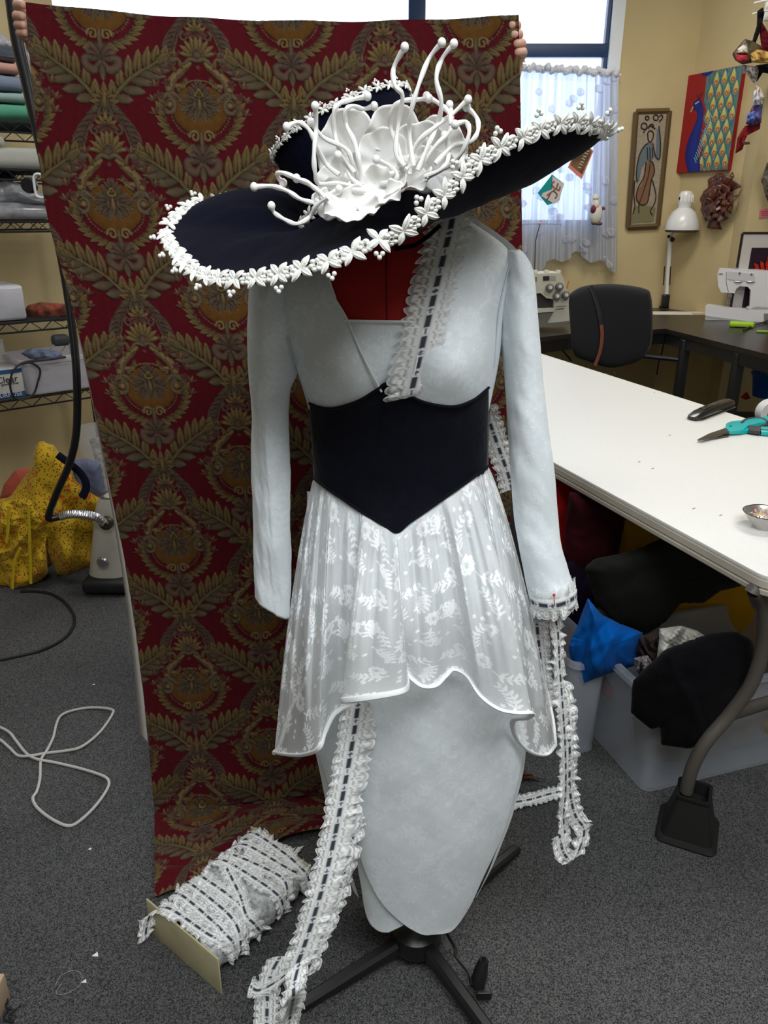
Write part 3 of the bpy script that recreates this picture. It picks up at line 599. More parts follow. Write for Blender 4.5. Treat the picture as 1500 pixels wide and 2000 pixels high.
# cuff lace ring
cc = [P(x, y, Y) for x, y, Y in ((1036, 1172, 1.16), (1050, 1180, 1.125), (1080, 1183, 1.11), (1108, 1175, 1.12), (1126, 1160, 1.16), (1108, 1150, 1.20), (1070, 1152, 1.21), (1040, 1160, 1.19), (1036, 1172, 1.16))]
lace('cuff_lace', cc, (.15, 0, -1), .026, dr, ruf=.004, seed=4, up=(0, -1, 0))
pn = P(1082, 1162, 1.105); mb = MB().ball(pn, .0024, 8); mb.tube([pn, pn+Vector((.004, .004, -.022))], .0006, 6); tag(mb.obj('sewing_pin', mt('red pin head', (.6, .02, .04), .3)), 'red headed pin stuck in the lace cuff', 'pin')
# lace down the neckline
nl = [(886, 416), (878, 455), (862, 520), (845, 590), (826, 670), (806, 755), (802, 775)]
q = hit(*np.array(nl, float).T, .011); lace('neckline_lace', q, (.95, 0, .22), .031, dr, ruf=.0020, seed=2, asym=(1.0, 1.25), du=.0014)
# corset ---------------------------------------------------------------
VEL = mat('black velvet', (.0035, .004, .010), .75, sheen=.10, spec=.12, noise=.3, nscale=30, bump=.8, bscale=60)
ct = [(604, 788), (625, 796), (655, 797), (700, 783), (735, 762), (757, 749), (790, 767), (830, 786), (885, 794), (925, 781), (955, 757)]
cb = [(612, 934), (635, 952), (660, 969), (700, 996), (740, 1020), (774, 1039), (800, 1020), (845, 989), (890, 957), (925, 932), (954, 910)]
patch('corset', ct, cb, VEL, dr, .0075, th=.003)
zt, zb = float(CH+ray(0, 792)[1]*YC), float(CH+ray(0, 908)[1]*YC)
o = gridmesh('corset_back', ringsurf(zb, zt, .004, -35, 215, 40, 120), VEL, dr); solid(o, .003)
for L_ in (ct, cb):
    q = hit(*resamp(cr(L_, 8), 90).T, .0095); MB().tube([Vector(p) for p in q], .0022, 8).obj('corset_piping', VEL, dr)
# skirt ------------------------------------------------------------------
zs1 = float(CH+ray(0, 980)[1]*YC)
Gs = ringsurf(.20, zs1, .001, -35, 215, 120, 120); gridmesh('skirt_back', Gs, CLOTH, dr, jac(Gs))
patch('skirt', [(600, 960), (600, 1100), (598, 1250), (606, 1400), (624, 1475), (655, 1570), (690, 1655), (704, 1720), (712, 1770), (722, 1800), (740, 1817), (760, 1820)],
      [(770, 960), (790, 1100), (820, 1250), (840, 1400), (850, 1475), (860, 1570), (860, 1650), (860, 1700), (850, 1745), (830, 1775), (815, 1795), (800, 1800)], CLOTH, dr, .004, na=260, nb=110, colf=fr_, offs=([0, .15, 1], [.000, .003, .004]))
patch('skirt', [(660, 960), (665, 1100), (680, 1300), (689, 1420), (691, 1560), (700, 1650), (716, 1705), (745, 1760), (785, 1800), (822, 1822), (845, 1823)],
      [(966, 960), (988, 1100), (1012, 1250), (1026, 1400), (1018, 1480), (1000, 1560), (975, 1640), (945, 1705), (915, 1770), (885, 1812), (862, 1822)], CLOTH, dr, .009, na=320, nb=200, th=.003, colf=fr_, offs=([0, .15, .4, 1], [.001, .004, .008, .009]))
# under-peplum strip of lace gathered on the left edge of the wrap
# peplum -----------------------------------------------------------------
pc_ = [(617, 928, 536, 1470, 1.21), (622, 940, 560, 1474, 1.14), (630, 948, 592, 1474, 1.085), (640, 955, 622, 1462, 1.055), (650, 961, 634, 1430, 1.07), (665, 970, 655, 1392, 1.09), (685, 984, 690, 1378, 1.11), (697, 993, 720, 1374, 1.10), (704, 998, 712, 1366, 1.05), (712, 1002, 668, 1368, 1.015),
       (730, 1013, 692, 1366, .985), (748, 1024, 735, 1360, .975), (762, 1032, 785, 1350, .985), (770, 1037, 797, 1338, 1.02), (776, 1038, 794, 1315, 1.05), (786, 1030, 806, 1326, 1.045), (800, 1020, 826, 1340, 1.03), (815, 1010, 850, 1339, 1.03), (826, 1003, 868, 1322, 1.05), (838, 994, 885, 1308, 1.07), (855, 982, 912, 1320, 1.06),
       (872, 970, 940, 1360, 1.03), (890, 957, 975, 1385, 1.01), (905, 946, 1010, 1392, 1.005), (916, 938, 1038, 1392, 1.02), (924, 932, 1030, 1402, 1.06), (930, 928, 1002, 1408, 1.10), (937, 922, 1008, 1440, 1.12), (942, 918, 1035, 1468, 1.13), (946, 914, 1066, 1474, 1.17), (949, 911, 1084, 1455, 1.22)]
T3 = hit(np.array([q[0] for q in pc_], float), np.array([q[1]-6 for q in pc_], float), .0005); H3 = np.array([tuple(P(*q[2:])) for q in pc_])
Th, Hh_ = cr(T3, 26), cr(H3, 26); nu_ = len(Th); nv_ = 250
def pepl(Th, Hh_, seed, gath=.0035):
    t = np.linspace(0, 1, nv_)[None, :, None]; G = Th[:, None]*(1-t)+Hh_[:, None]*t
    e = t**.78; G[..., :2] = (Th[:, None]*(1-e)+Hh_[:, None]*e)[..., :2]
    L = np.r_[0, np.cumsum(np.linalg.norm(np.diff(Hh_, axis=0), axis=1))]; Lt = np.r_[0, np.cumsum(np.linalg.norm(np.diff(Th, axis=0), axis=1))]
    tt = t[..., 0]; gq = np.sin(Lt[:, None]*2*np.pi/.0145+2*np.sin(Lt[:, None]*40))*(1-tt)**1.1*np.clip((tt-.035)*7, 0, 1)
    fo = (np.sin(L[:, None]*2*np.pi/.085+1.7)+.9*np.abs(np.sin(L[:, None]*np.pi/.052+.6)))*np.sin(np.pi*tt**.7)
    G[..., 1] -= gath*gq+.009*fo+.030*np.sin(np.pi*tt)**1.7
    H_, _, A = FL.sample(L[:, None]*1.0+.02+0*tt, tt*.52+.01+0*L[:, None])
    netm = .50+.12*np.sin(L[:, None]*1100+tt*620)*1; al = np.clip(np.where(A > .5, .93, np.where(A > .1, .7, netm)), 0, 1); al = np.maximum(al, np.clip(.80-tt*2.4, 0, 1))
    c = np.ones((*al.shape, 3))*np.array([.89, .92, .935])*(1+.06*A[..., None]); return G, np.concatenate([np.clip(c, 0, 1), al[..., None]], 2)
G, col = pepl(Th, Hh_, 1); gridmesh('peplum', G, NET, dr, col)
MB().tube([Vector(p) for p in resamp(G[:, -1], 700)], .0050, 8, flat=.55, up=(0, 1, 0)).obj('peplum_binding', BIND, dr)
# back of the peplum
bk = [(949, 911, 1.24, 1084, 1455, 1.22), (945, 905, 1.27, 1078, 1400, 1.31), (930, 900, 1.31, 1058, 1330, 1.38), (880, 900, 1.34, 1000, 1280, 1.44), (780, 900, 1.35, 800, 1260, 1.46), (690, 905, 1.34, 640, 1290, 1.44), (640, 915, 1.31, 575, 1370, 1.36), (622, 925, 1.28, 548, 1450, 1.29), (617, 928, 1.24, 536, 1470, 1.21)]
Tb = cr([tuple(P(q[0], q[1], q[2])) for q in bk], 30); Hb = cr([tuple(P(*q[3:])) for q in bk], 30); nvs = nv_; nv_ = 120
G, col = pepl(Tb, Hb, 2, .002); G[..., 1] += .03*np.sin(np.pi*np.linspace(0, 1, nv_))[None]; gridmesh('peplum', G, NET, dr, col)
MB().tube([Vector(p) for p in resamp(G[:, -1], 200)], .0045, 8).obj('peplum_binding', BIND, dr)
# ribbon loops showing behind the skirt hem
q = [P(x, y, 1.28) for x, y in ((985, 1560), (1003, 1545), (1002, 1580), (985, 1600), (978, 1620), (980, 1640), (968, 1648), (955, 1640))]; MB().tube([Vector(p) for p in cr(q, 6)], .004, 8, flat=.4).obj('back_hem_loop', BIND, dr)
# ================= HAT ===================================================
hat = thing('hat', 'wide brimmed navy velvet hat with white lace edge and big white flowers', 'hat', tuple(P(725, 400, 1.20)))
NAVY = mat('navy velvet', (.0016, .0022, .0085), .8, sheen=.02, spec=.06, bump=.8, bscale=35)
C0, C1 = P(728, 390, 1.20), P(664, 243, 1.22); e1 = (P(806, 196, 1.215)-P(530, 290, 1.215)); hw1 = e1.length/2; e1.normalize(); ax_ = (C1-C0).normalized(); e1 = (e1-ax_*e1.dot(ax_)).normalized(); e2 = ax_.cross(e1); e2 = -e2 if e2.y > 0 else e2
def ringp(c, a, b, ph): return c+e1*a*math.cos(ph)+e2*b*math.sin(ph)
nt_ = 96; prof = [(C0, hw1*1.0, hw1*.92), (C0.lerp(C1, .35), hw1*1.0, hw1*.92), (C0.lerp(C1, .8), hw1*1.0, hw1*.92), (C1, hw1*1.0, hw1*.93)]
G = np.zeros((40, nt_, 3))
for i in range(26):
    t = i/25; 
    for k in range(nt_): G[i, k] = tuple(ringp(C0.lerp(C1, t), hw1*(1-.02*math.sin(t*3.1)), hw1*.92, 2*math.pi*k/nt_))
for i in range(14):
    t = (i+1)/14
    for k in range(nt_): G[26+i, k] = tuple(ringp(C1-ax_*(.012*math.sin(t*1.57)), hw1*(1-t)+1e-4, hw1*.92*(1-t)+1e-4, 2*math.pi*k/nt_))
th_ = np.linspace(0, 2*np.pi, nt_, endpoint=False); G += (np.array(e2)*.0012)[None, None]*np.sin(th_*41+noise2(th_*3, th_*0, 4))[None, :, None]
gridmesh('crown', G, NAVY, hat, wrapv=True)
rim = [(180, 322, 455, 1.15), (200, 350, 508, 1.05), (215, 400, 545, .98), (230, 470, 552, .93), (250, 580, 534, .90), (270, 700, 494, .89), (285, 800, 434, .90), (300, 872, 368, .92), (315, 940, 302, .94), (330, 1012, 264, .965), (345, 1092, 234, 1.0), (358, 1160, 238, 1.05),
       (370, 1182, 256, 1.12), (390, 1120, 285, 1.24), (412, 1000, 315, 1.33), (450, 760, 330, 1.40), (485, 610, 400, 1.42), (503, 520, 398, 1.38), (516, 440, 386, 1.30), (528, 366, 412, 1.22)]
mids = {180: (440, 440, 1.17), 200: (470, 475, 1.1), 215: (520, 500, 1.08), 230: (570, 505, 1.06), 250: (640, 490, 1.04), 270: (706, 470, 1.03), 285: (780, 510, 1.02), 300: (838, 505, 1.02), 315: (888, 522, 1.03), 330: (950, 500, 1.05), 345: (1032, 456, 1.08), 358: (1118, 380, 1.11), 370: (1120, 330, 1.16),
        390: (1020, 330, 1.25), 412: (920, 330, 1.30), 450: (760, 340, 1.33), 485: (640, 370, 1.33), 503: (545, 335, 1.30), 516: (500, 345, 1.27), 528: (450, 372, 1.22)}
ph_ = np.array([r[0] for r in rim]+[540.]); R3 = np.array([tuple(P(*r[1:])) for r in rim]+[tuple(P(*rim[0][1:]))]); M3 = np.array([tuple(P(*mids[r[0]])) for r in rim]+[tuple(P(*mids[180]))])
nn = 420; Rc = cr(R3[:-1], 21, closed=True); Mc = cr(M3[:-1], 21, closed=True); Pc = cr([(q,) for q in ph_], 21)[:-1, 0]
Ic = np.array([tuple(ringp(C0-ax_*.004, hw1*1.0, hw1*.92, math.radians(-(a-360)) if False else 0)) for a in Pc])
for k, a in enumerate(Pc):                         # 180 = viewer's left, 270 = toward the viewer, 360 = right
    r = math.radians(a); Ic[k] = tuple(C0-ax_*.004+e1*hw1*1.01*math.cos(r)+e2*hw1*.93*(-math.sin(r)))
t = np.linspace(0, 1, 60)[None, :, None]; BR = Ic[:, None]*(1-t)**2+2*t*(1-t)*Mc[:, None]+t*t*Rc[:, None]
n_ = noise2(np.cos(np.radians(Pc))[:, None]*5+0*t[..., 0], np.sin(np.radians(Pc))[:, None]*5+t[..., 0]*3, 8); BR[..., 2] += .0035*n_*np.sin(np.pi*t[..., 0])
b_o = gridmesh('brim', BR, NAVY, hat, wrapu=True); solid(b_o, .006, 0)
# guipure trim of flowers and leaf pairs
LCE = mt('white guipure lace', (.82, .82, .78), .7, bump=.5, bscale=900)
def guipure(name, path, inward, nrm, step, sc, parent):
    mb = MB(); L = np.r_[0, np.cumsum(np.linalg.norm(np.diff(path, axis=0), axis=1))]; n = int(L[-1]/step)
    T = np.gradient(path, axis=0); rr_ = random.Random(3)
    mb.tube([Vector(p) for p in resamp(path, n*6)], .0030*sc, 6)
    for k in range(n):
        s_ = (k+.5)*step; i = min(int(np.searchsorted(L, s_)), len(path)-1); p = Vector(path[i]); tt_ = Vector(T[i]).normalized(); iw = Vector(inward[i]).normalized(); nn_ = Vector(nrm[i]).normalized(); iw = (iw-tt_*iw.dot(tt_)).normalized()
        nn_ = (nn_-tt_*nn_.dot(tt_)).normalized(); iw2 = nn_.cross(tt_); iw = iw2 if iw2.dot(iw) > 0 else -iw2
        c = p+nn_*.004*sc
        def leafm(o, a, ln, wd):
            d = tt_*math.cos(a)+iw*math.sin(a); sdv = nn_.cross(d); m_ = 7; v1 = []; 
            for q in range(m_):
                u_ = q/(m_-1); w_ = wd*math.sin(math.pi*min(1, u_*.92+.06))**.8/2; ce = o+d*ln*u_+nn_*(.003*math.sin(math.pi*u_))*sc
                v1 += [ce-sdv*w_-nn_*.0008, ce-sdv*w_*.45+nn_*.0014*sc, ce+nn_*.0004, ce+sdv*w_*.45+nn_*.0014*sc, ce+sdv*w_-nn_*.0008]
            mb.add(v1, [(q*5+j, q*5+j+1, q*5+5+j+1, q*5+5+j) for q in range(m_-1) for j in range(4)])
        if k % 2 == 0:
            for q in range(6):
                a = q*1.047+rr_.uniform(-.1, .1); mb.ball(c+(tt_*math.cos(a)+iw*math.sin(a))*.0062*sc, .0045*sc, 7, (1, 1, .7))
            mb.lathe(c, [(.0018*sc, .001), (.003*sc, .004*sc), (.004*sc, .001)], 10, ax=(tt_, iw, nn_))
        else:
            for sg in (1, -1):
                for a, ln in ((.75, .020), (2.3, .019)): leafm(c, sg*(a+rr_.uniform(-.15, .15)), ln*sc*rr_.uniform(.85, 1.12), .0098*sc)
            if k % 4 == 1:
                for q in range(3): mb.ball(c+iw*(.018+.005*(q == 1))*sc*(-1)+tt_*(q-1)*.004*sc, .0032*sc, 6)
    return mb.obj(name, LCE, parent, sharp=60)
vis = slice(0, len(Rc)); Tn = np.gradient(Rc, axis=0); inw = BR[:, 48]-Rc
nrm = np.cross(Tn, inw); nrm /= np.linalg.norm(nrm, axis=1)[:, None]; tocam = np.array([0, 0, CH])-Rc
front_ = (Pc < 372)|(Pc > 514); sg = np.where((nrm*tocam).sum(1) > 0, 1, -1); nrm = nrm*sg[:, None]
# keep the side stable where the brim turns edge-on to the viewer
path = Rc+inw*.10
tc_ = tocam/np.linalg.norm(tocam, axis=1)[:, None]; nrm2 = .35*nrm+.75*tc_; nrm2 /= np.linalg.norm(nrm2, axis=1)[:, None]
guipure('lace_trim', Rc+inw*.05+nrm2*.004, inw, nrm2, .0150, .88, hat)
kt = [tuple(ringp(C1-ax_*.004, hw1*1.01, hw1*.94, a)) for a in np.linspace(0, 2*math.pi, 160)]; kt = np.array(kt)
guipure('crown_lace', kt, np.tile(np.array(-ax_), (160, 1)), kt-np.array(C1), .010, .42, hat)
kb = np.array([tuple(ringp(C0+ax_*.006, hw1*1.03, hw1*.955, a)) for a in np.linspace(math.pi*.05, math.pi*1.02, 100)])
guipure('crown_base_lace', kb, np.tile(np.array(ax_), (100, 1)), kb-np.array(C0), .0158, .7, hat)
# flower sprays -----------------------------------------------------------
PET = mat('white silk petals', (.86, .85, .82), .38, sheen=.3, spec=.4, bump=.4, bscale=60)
PET.node_tree.nodes['Principled BSDF'].inputs['Subsurface Weight'].default_value = .1
def petal(px, py, r, Y, ang=0, tilt=0.0, squash=1.0, cup=.35, wavy=.1, seed=0, base=(0, 1)):
    c = P(px, py, Y); t_ = r/1500*Y*1.02; n_r, n_t = 16, 56; G = np.zeros((n_r, n_t, 3)); rr_ = np.random.default_rng(seed); a0 = rr_.uniform(0, 6.28, 4)
    vw = (Vector((0, 0, CH))-c).normalized(); X = Vector((math.cos(ang), 0, math.sin(ang))); X = (X-vw*X.dot(vw)).normalized(); Z = vw.cross(X)
    vw2 = (vw*math.cos(tilt)+Z*math.sin(tilt)).normalized(); Z2 = (Z*math.cos(tilt)-vw*math.sin(tilt))
    for i in range(n_r):
        q = i/(n_r-1)
        for k in range(n_t):
            a = 2*math.pi*k/n_t; w_ = 1+.05*math.sin(3*a+a0[0])+.035*math.sin(7*a+a0[1])*q; x, z = q*t_*w_*math.cos(a), q*t_*w_*math.sin(a)*squash
            d = -cup*t_*(1-q*q)+wavy*t_*q**3*(math.sin(5*a+a0[2])+.6*math.sin(11*a+a0[3]))+.012*t_*math.sin(9*a)*q
            G[i, k] = tuple(c+X*x+Z2*z+vw2*d)
    return G
fl1 = MB().ball(P(800, 318, 1.03), .016, 10, (1, 1, .6)).obj('flower', PET, hat)
pl = [(684, 296, 58, 1.085, .2, -.2, 1.15, .2, .05), (770, 292, 60, 1.06, 0, -.2, 1.15, .25, .06), (857, 292, 47, 1.06, 0, -.1, 1.1, .2, .08), (822, 305, 52, 1.05, .4, 0, 1.1, .3, .07), (748, 312, 44, 1.04, 0, .1, 1.2, .35, .08), (845, 328, 46, 1.03, -.3, .3, .75, .3, .14), (775, 352, 62, 1.01, .25, .7, .5, .3, .14), (716, 330, 40, 1.05, .5, .2, .9, .3, .12)]
for k, q in enumerate(pl): o = gridmesh('petal', petal(*q, seed=k), PET, fl1, wrapv=True); solid(o, .0009)
fl2 = MB().ball(P(700, 372, .995), .012, 10, (1, 1, .6)).obj('flower', PET, hat)
pl = [(672, 352, 50, 1.05, .3, .3, .8, .3, .12), (660, 385, 44, 1.01, .1, .4, .85, .3, .14), (735, 360, 52, 1.0, .3, .5, .6, .3, .16), (688, 398, 50, .975, .15, .6, .66, .3, .14), (745, 384, 48, .985, .5, .8, .42, .25, .18), (650, 400, 36, .99, -.4, .5, .8, .3, .15)]
for k, q in enumerate(pl): o = gridmesh('petal', petal(*q, seed=20+k), PET, fl2, wrapv=True); solid(o, .0009)
c6 = lambda a: [(560+x/2.344, 60+y/2.344) for x, y in a]; c5 = lambda a: [(300+x/3.26, 60+y/3.26) for x, y in a]
ST6 = [[(540, 75), (490, 170), (495, 250), (530, 300), (512, 420), (500, 560), (540, 620)], [(710, 55), (650, 130), (600, 260), (570, 370), (562, 470), (580, 620)], [(765, 60), (710, 130), (685, 220), (708, 330), (690, 430), (650, 520), (600, 640)],
       [(650, 310), (600, 315), (520, 325), (480, 370), (475, 440), (510, 540), (540, 640)], [(370, 300), (300, 315), (240, 335), (215, 380), (220, 470), (250, 560), (310, 650)], [(400, 345), (350, 358), (300, 345), (268, 370), (272, 430), (310, 510), (330, 590), (345, 700)],
       [(130, 345), (135, 450), (125, 560), (130, 650), (150, 700), (240, 700), (330, 720)], [(0, 440), (50, 420), (100, 450), (140, 530), (180, 610), (240, 660)], [(110, 420), (170, 490), (270, 540), (300, 600), (335, 700)], [(830, 315), (760, 380), (680, 440), (600, 510), (565, 600), (565, 660)],
       [(825, 350), (870, 400), (875, 460), (840, 510), (760, 530), (680, 610)], [(745, 340), (760, 420), (740, 470), (680, 530), (600, 640)], [(770, 430), (820, 418), (835, 470), (800, 560), (740, 620), (640, 670)], [(410, 590), (470, 620), (505, 655), (490, 690), (430, 700)], [(235, 570), (270, 620), (300, 680), (350, 712)],
       [(722, 480), (738, 540), (735, 600), (700, 640), (630, 670)], [(640, 300), (700, 335), (745, 380), (750, 430)], [(655, 545), (600, 590), (540, 640), (470, 655)]]
SM = mt('white satin cord', (.84, .83, .81), .4, spec=.45)
def stamen(pts, par, Y0=1.0, Y1=1.01, r=.0027):
    n = len(pts); A = [P(x, y, Y1+(Y0-Y1)*(k/(n-1))**.7+.006*math.sin(k*1.9)) for k, (x, y) in enumerate(pts)]; A = [Vector(p) for p in cr(A, 8)]
    mb = MB(); mb.tube(A, [r*(1+.15*math.sin(i*.7)) for i in range(len(A))], 8); mb.ball(A[0], .0048, 9, (1, 1, 1.1)); mb.obj('stamen', SM, par)
for k, a in enumerate(ST6): stamen(c6(a), fl1, .995+.002*(k % 5), .985+.008*(k % 6))
for a in ([(640, 995), (750, 990), (850, 1020), (930, 1070), (1010, 1095)], [(825, 970), (785, 920), (820, 905), (910, 940), (1000, 980), (1090, 1070)], [(750, 1115), (770, 1160), (830, 1200), (910, 1230), (990, 1190), (1040, 1110), (1110, 1060)], [(910, 940), (1000, 985), (1060, 1030), (1110, 1090)], [(1180, 1010), (1120, 1040), (1060, 1070)]): stamen(c5(a), fl2, .975, .985)
# knotted navy tie hanging under the brim
q = [P(x, y, 1.08) for x, y in ((860, 440), (835, 462), (812, 478), (795, 482), (770, 486))]; MB().tube([Vector(p) for p in cr(q, 6)], .003, 8).obj('tie_cord', NAVY, hat)
# ================= LOOSE LACE ============================================
def strip(label, pts, sides, hw, seed, ruf=.007, group=None, up=None, **k):
    o = lace('lace_trim_length', [P(*p) if isinstance(p, tuple) else p for p in pts], sides, hw, None, ruf=ruf, seed=seed, up=up, **k)
    return tag(o, label, 'lace trim', group)
strip('beading lace hanging from under the peplum down to the floor in front of the spool', [(700, 1372, 1.10), (690, 1440, 1.085), (672, 1540, 1.06), (650, 1650, 1.03), (628, 1740, 1.00), (600, 1830, .975), (580, 1885, .96)], [(1, .1, .2)]*7, .028, 12, ruf=.0035, asym=(1.35, 1.0), rfreq=.024)
strip('crumpled lace bunched behind the hanging lace beside the skirt', [(700, 1430, 1.14), (694, 1530, 1.11), (690, 1620, 1.09), (672, 1700, 1.06), (652, 1770, 1.04), (622, 1845, 1.0), (590, 1915, .97)], [(1, .6, .2)]*7, .026, 13, ruf=.009, rfreq=.026)
fl_ = lambda x, y, z=.02: F(x, y, z)
strip('lace length lying on the carpet below the spool, running out of frame', [fl_(548, 1868, .05), fl_(533, 1895, .04), fl_(524, 1925, .03), fl_(522, 1960, .02), fl_(520, 2030, .02)], [(1, .05, 0)]*5, .024, 14, ruf=.003, up=(0, 0, 1))
strip('twisted lace falling from the hanging lace to the floor at the bottom edge', [P(585, 1880, .95), P(576, 1915, .93), P(572, 1950, .915), F(566, 1985, .06), F(562, 2040, .03)], [(1, .4, .3)]*5, .022, 15, ruf=.006)
strip('lace crossing the carpet between the spool and the hanging lace', [fl_(488, 1925, .04), fl_(505, 1935, .04), fl_(540, 1918, .05), fl_(570, 1893, .06), fl_(590, 1870, .07)], [(.3, 1, .2)]*5, .018, 16, ruf=.007, up=(0, 0, 1))
strip('lace tail on the carpet behind the spool, under the red fabric', [fl_(538, 1745), fl_(548, 1705), fl_(562, 1680), fl_(580, 1655)], [(1, .3, 0)]*4, .016, 17, ruf=.003, up=(0, 0, 1))
# right hand side
strip('narrow lace hanging straight down from the cuff', [(1078, 1195, 1.15), (1088, 1230, 1.15), (1092, 1300, 1.155), (1098, 1380, 1.16), (1103, 1460, 1.17), (1104, 1540, 1.18), (1100, 1600, 1.19), (1106, 1650, 1.19)], [(.8, .7, .1)]*8, .0165, 18, ruf=.005)
strip('wider ruffled lace hanging beside the narrow one from the cuff to the floor', [(1098, 1340, 1.19), (1108, 1390, 1.18), (1112, 1470, 1.18), (1112, 1540, 1.19), (1122, 1590, 1.20), (1140, 1620, 1.21), (1132, 1655, 1.20), (1118, 1680, 1.19), (1100, 1665, 1.18), (1092, 1630, 1.18)], [(.9, .5, .1)]*10, .020, 19, ruf=.006)
strip('lace peeking out behind the waist between cincher and sleeve', [(945, 795, 1.30), (958, 830, 1.32), (972, 870, 1.34), (990, 920, 1.36), (1000, 955, 1.37)], [(1, .2, .3)]*5, .022, 20, ruf=.004)
strip('lace lying on the carpet beside the skirt hem at the right', [fl_(1000, 1568), fl_(1035, 1562), fl_(1070, 1552), fl_(1100, 1545)], [(0, 1, .2)]*4, .020, 21, ruf=.004, up=(0, 0, 1))
strip('flat lace panel hanging behind the peplum below the cuff', [(1048, 1215, 1.22), (1056, 1300, 1.235), (1066, 1380, 1.25)], [(1, .1, 0)]*3, .020, 22, ruf=.003)
# ================= SPOOL =================================================
A0_, B0_ = F(362, 1878, 0), F(548, 1712, 0); axd = (B0_-A0_); Ls = axd.length; axd.normalize(); crs = Vector((-axd.y, axd.x, 0)); crs = -crs if crs.x > 0 else crs; UPV = Vector((0, 0, 1))
spo = thing('lace_spool', 'cardboard spool wound with white beading lace lying on the grey carpet', 'spool', tuple((A0_+B0_)/2))
CARD = mat('pale cardboard', (.50, .46, .28), .8, noise=.15, nscale=20)
for (c, lab) in ((A0_+axd*.0, 'near'), (B0_, 'far')):
    hwid = .118 if lab == 'near' else .095; MB().box(c+UPV*.05, (hwid*2, .004, .10), (crs, axd, UPV), bev=.001).obj('cardboard_flange', CARD, spo)
MB().tube([A0_+UPV*.05, B0_+UPV*.05], .03, 20).obj('core', CARD, spo)
nw = 9
bulk = MB(); prof = []
for i in range(22):
    t = i/21; rr_ = 1+.05*math.sin(i*2.1)+.07*math.sin(math.pi*t); prof.append((t, rr_))
G = np.zeros((22, 60, 3))
for i, (t, q) in enumerate(prof):
    for k in range(60):
        a = 2*math.pi*k/60; ca, sa = math.cos(a), math.sin(a); G[i, k] = tuple(A0_+axd*(.008+t*(Ls-.016))+UPV*.052+crs*(.090*q*np.sign(ca)*abs(ca)**.6)+UPV*(.046*q*np.sign(sa)*abs(sa)**.6)+axd*.004*math.sin(5*a))
gridmesh('wound_lace_bulk', G, mat('packed lace', (.55, .58, .57), .9, noise=.55, nscale=90, bump=1.0, bscale=150), spo, wrapv=True)
for k in range(nw):
    t = (k+.55)/nw; sk = [(-.04, .03), (-.01, .015), (.012, -.01), (.03, -.035), (.02, .045), (-.02, .01), (.0, -.03)][k % 7]; pts = []; sds = []
    for a in np.linspace(-.35, math.pi+.35, 13):
        ca, sa = math.cos(a), math.sin(a); q = 1.06+.05*((k*7) % 3)/2
        c = A0_+axd*(t*Ls+sk[0]*math.cos(a)+sk[1]*math.sin(2*a)*.5)+UPV*.052+crs*(.092*q*np.sign(ca)*abs(ca)**.62)+UPV*(.050*q*np.sign(sa)*abs(sa)**.62); pts.append(c); sds.append(tuple(axd))
    cen = (A0_+B0_)/2+UPV*.03
    o = lace('wound_lace', pts, sds, .019, spo, ruf=.0075, seed=40+k, du=.0022, up=(0, -.3, 1))
# ================= RIGHT SIDE: CUTTING TABLE =============================
TZ = .77; TC = F(1500, 1150, TZ)                   # near corner of the top, just at the frame edge
td = Vector((-.339, .94, 0)).normalized(); tn = Vector((td.y, -td.x, 0)); tC = F(1496, 1128, TZ)
p1, p2 = F(1500, 1130, TZ), F(1085, 905, TZ); td = (p2-p1).normalized(); tn = Vector((td.y, -td.x, 0))
far = F(1500, 830, TZ); TW = (far-p1).dot(tn); TL = 2.95; p0 = p1-td*.02
TPM = mat('white speckled table laminate', (.80, .79, .75), .45, spec=.4, noise=.04, nscale=160); EDG = mat('off-white plastic edge', (.50, .46, .38), .55, noise=.15, nscale=8)
tab = thing('cutting_table', 'large white folding table standing behind the dress at the right', 'table', tuple(p0+td*1.4+tn*TW/2-Vector((0, 0, TZ))))
def rrect(c, a, b, la, lb, r, z, n=8):             # rounded rectangle from corner c along a (la) and b (lb)
    out = []
    for (u_, v_, s0) in ((r, r, 180), (la-r, r, 270), (la-r, lb-r, 0), (r, lb-r, 90)):
        for k in range(n+1):
            q = math.radians(s0+90*k/n); out.append(c+a*(u_+r*math.cos(q))+b*(v_+r*math.sin(q))+Vector((0, 0, z)))
    return out
c0 = Vector((p0.x, p0.y, 0))
mb = MB(); lv = [(0, TZ-.002), (.003, TZ)]
def loft(loops, cap=True):
    n = len(loops[0]); fs = [(i*n+k, i*n+(k+1) % n, (i+1)*n+(k+1) % n, (i+1)*n+k) for i in range(len(loops)-1) for k in range(n)]
    if cap: fs += [tuple(range(n)), tuple((len(loops)-1)*n+k for k in range(n))]
    return MB().add([v for l in loops for v in l], fs)
rr4 = lambda ins, z: rrect(c0+td*ins+tn*ins, td, tn, TL-2*ins, TW-2*ins, .055-ins*.5, z)
loft([rr4(.004, TZ-.012), rr4(.001, TZ-.006), rr4(.002, TZ-.001), rr4(.008, TZ)]).obj('tabletop', TPM, tab, sharp=50)
loft([rr4(.006, TZ-.050), rr4(.001, TZ-.046), rr4(.000, TZ-.036), rr4(.003, TZ-.034), rr4(.003, TZ-.031), rr4(.0, TZ-.029), rr4(.0, TZ-.013), rr4(.003, TZ-.0125)]).obj('edge_band', EDG, tab, sharp=30)
LEGM = mat('taupe painted steel', (.085, .075, .065), .45, spec=.4)
lg = [(1470, 1150, 1.50), (1490, 1180, 1.52), (1492, 1250, 1.54), (1470, 1330, 1.55), (1425, 1395, 1.56), (1378, 1450, 1.55), (1352, 1500, 1.55), (1340, 1545, 1.555)]
A = [Vector(q) for q in cr([tuple(P(*q)) for q in lg], 8)]; A[0].z = min(A[0].z, TZ-.05); MB().tube(A, .0165, 16).obj('leg', LEGM, tab)
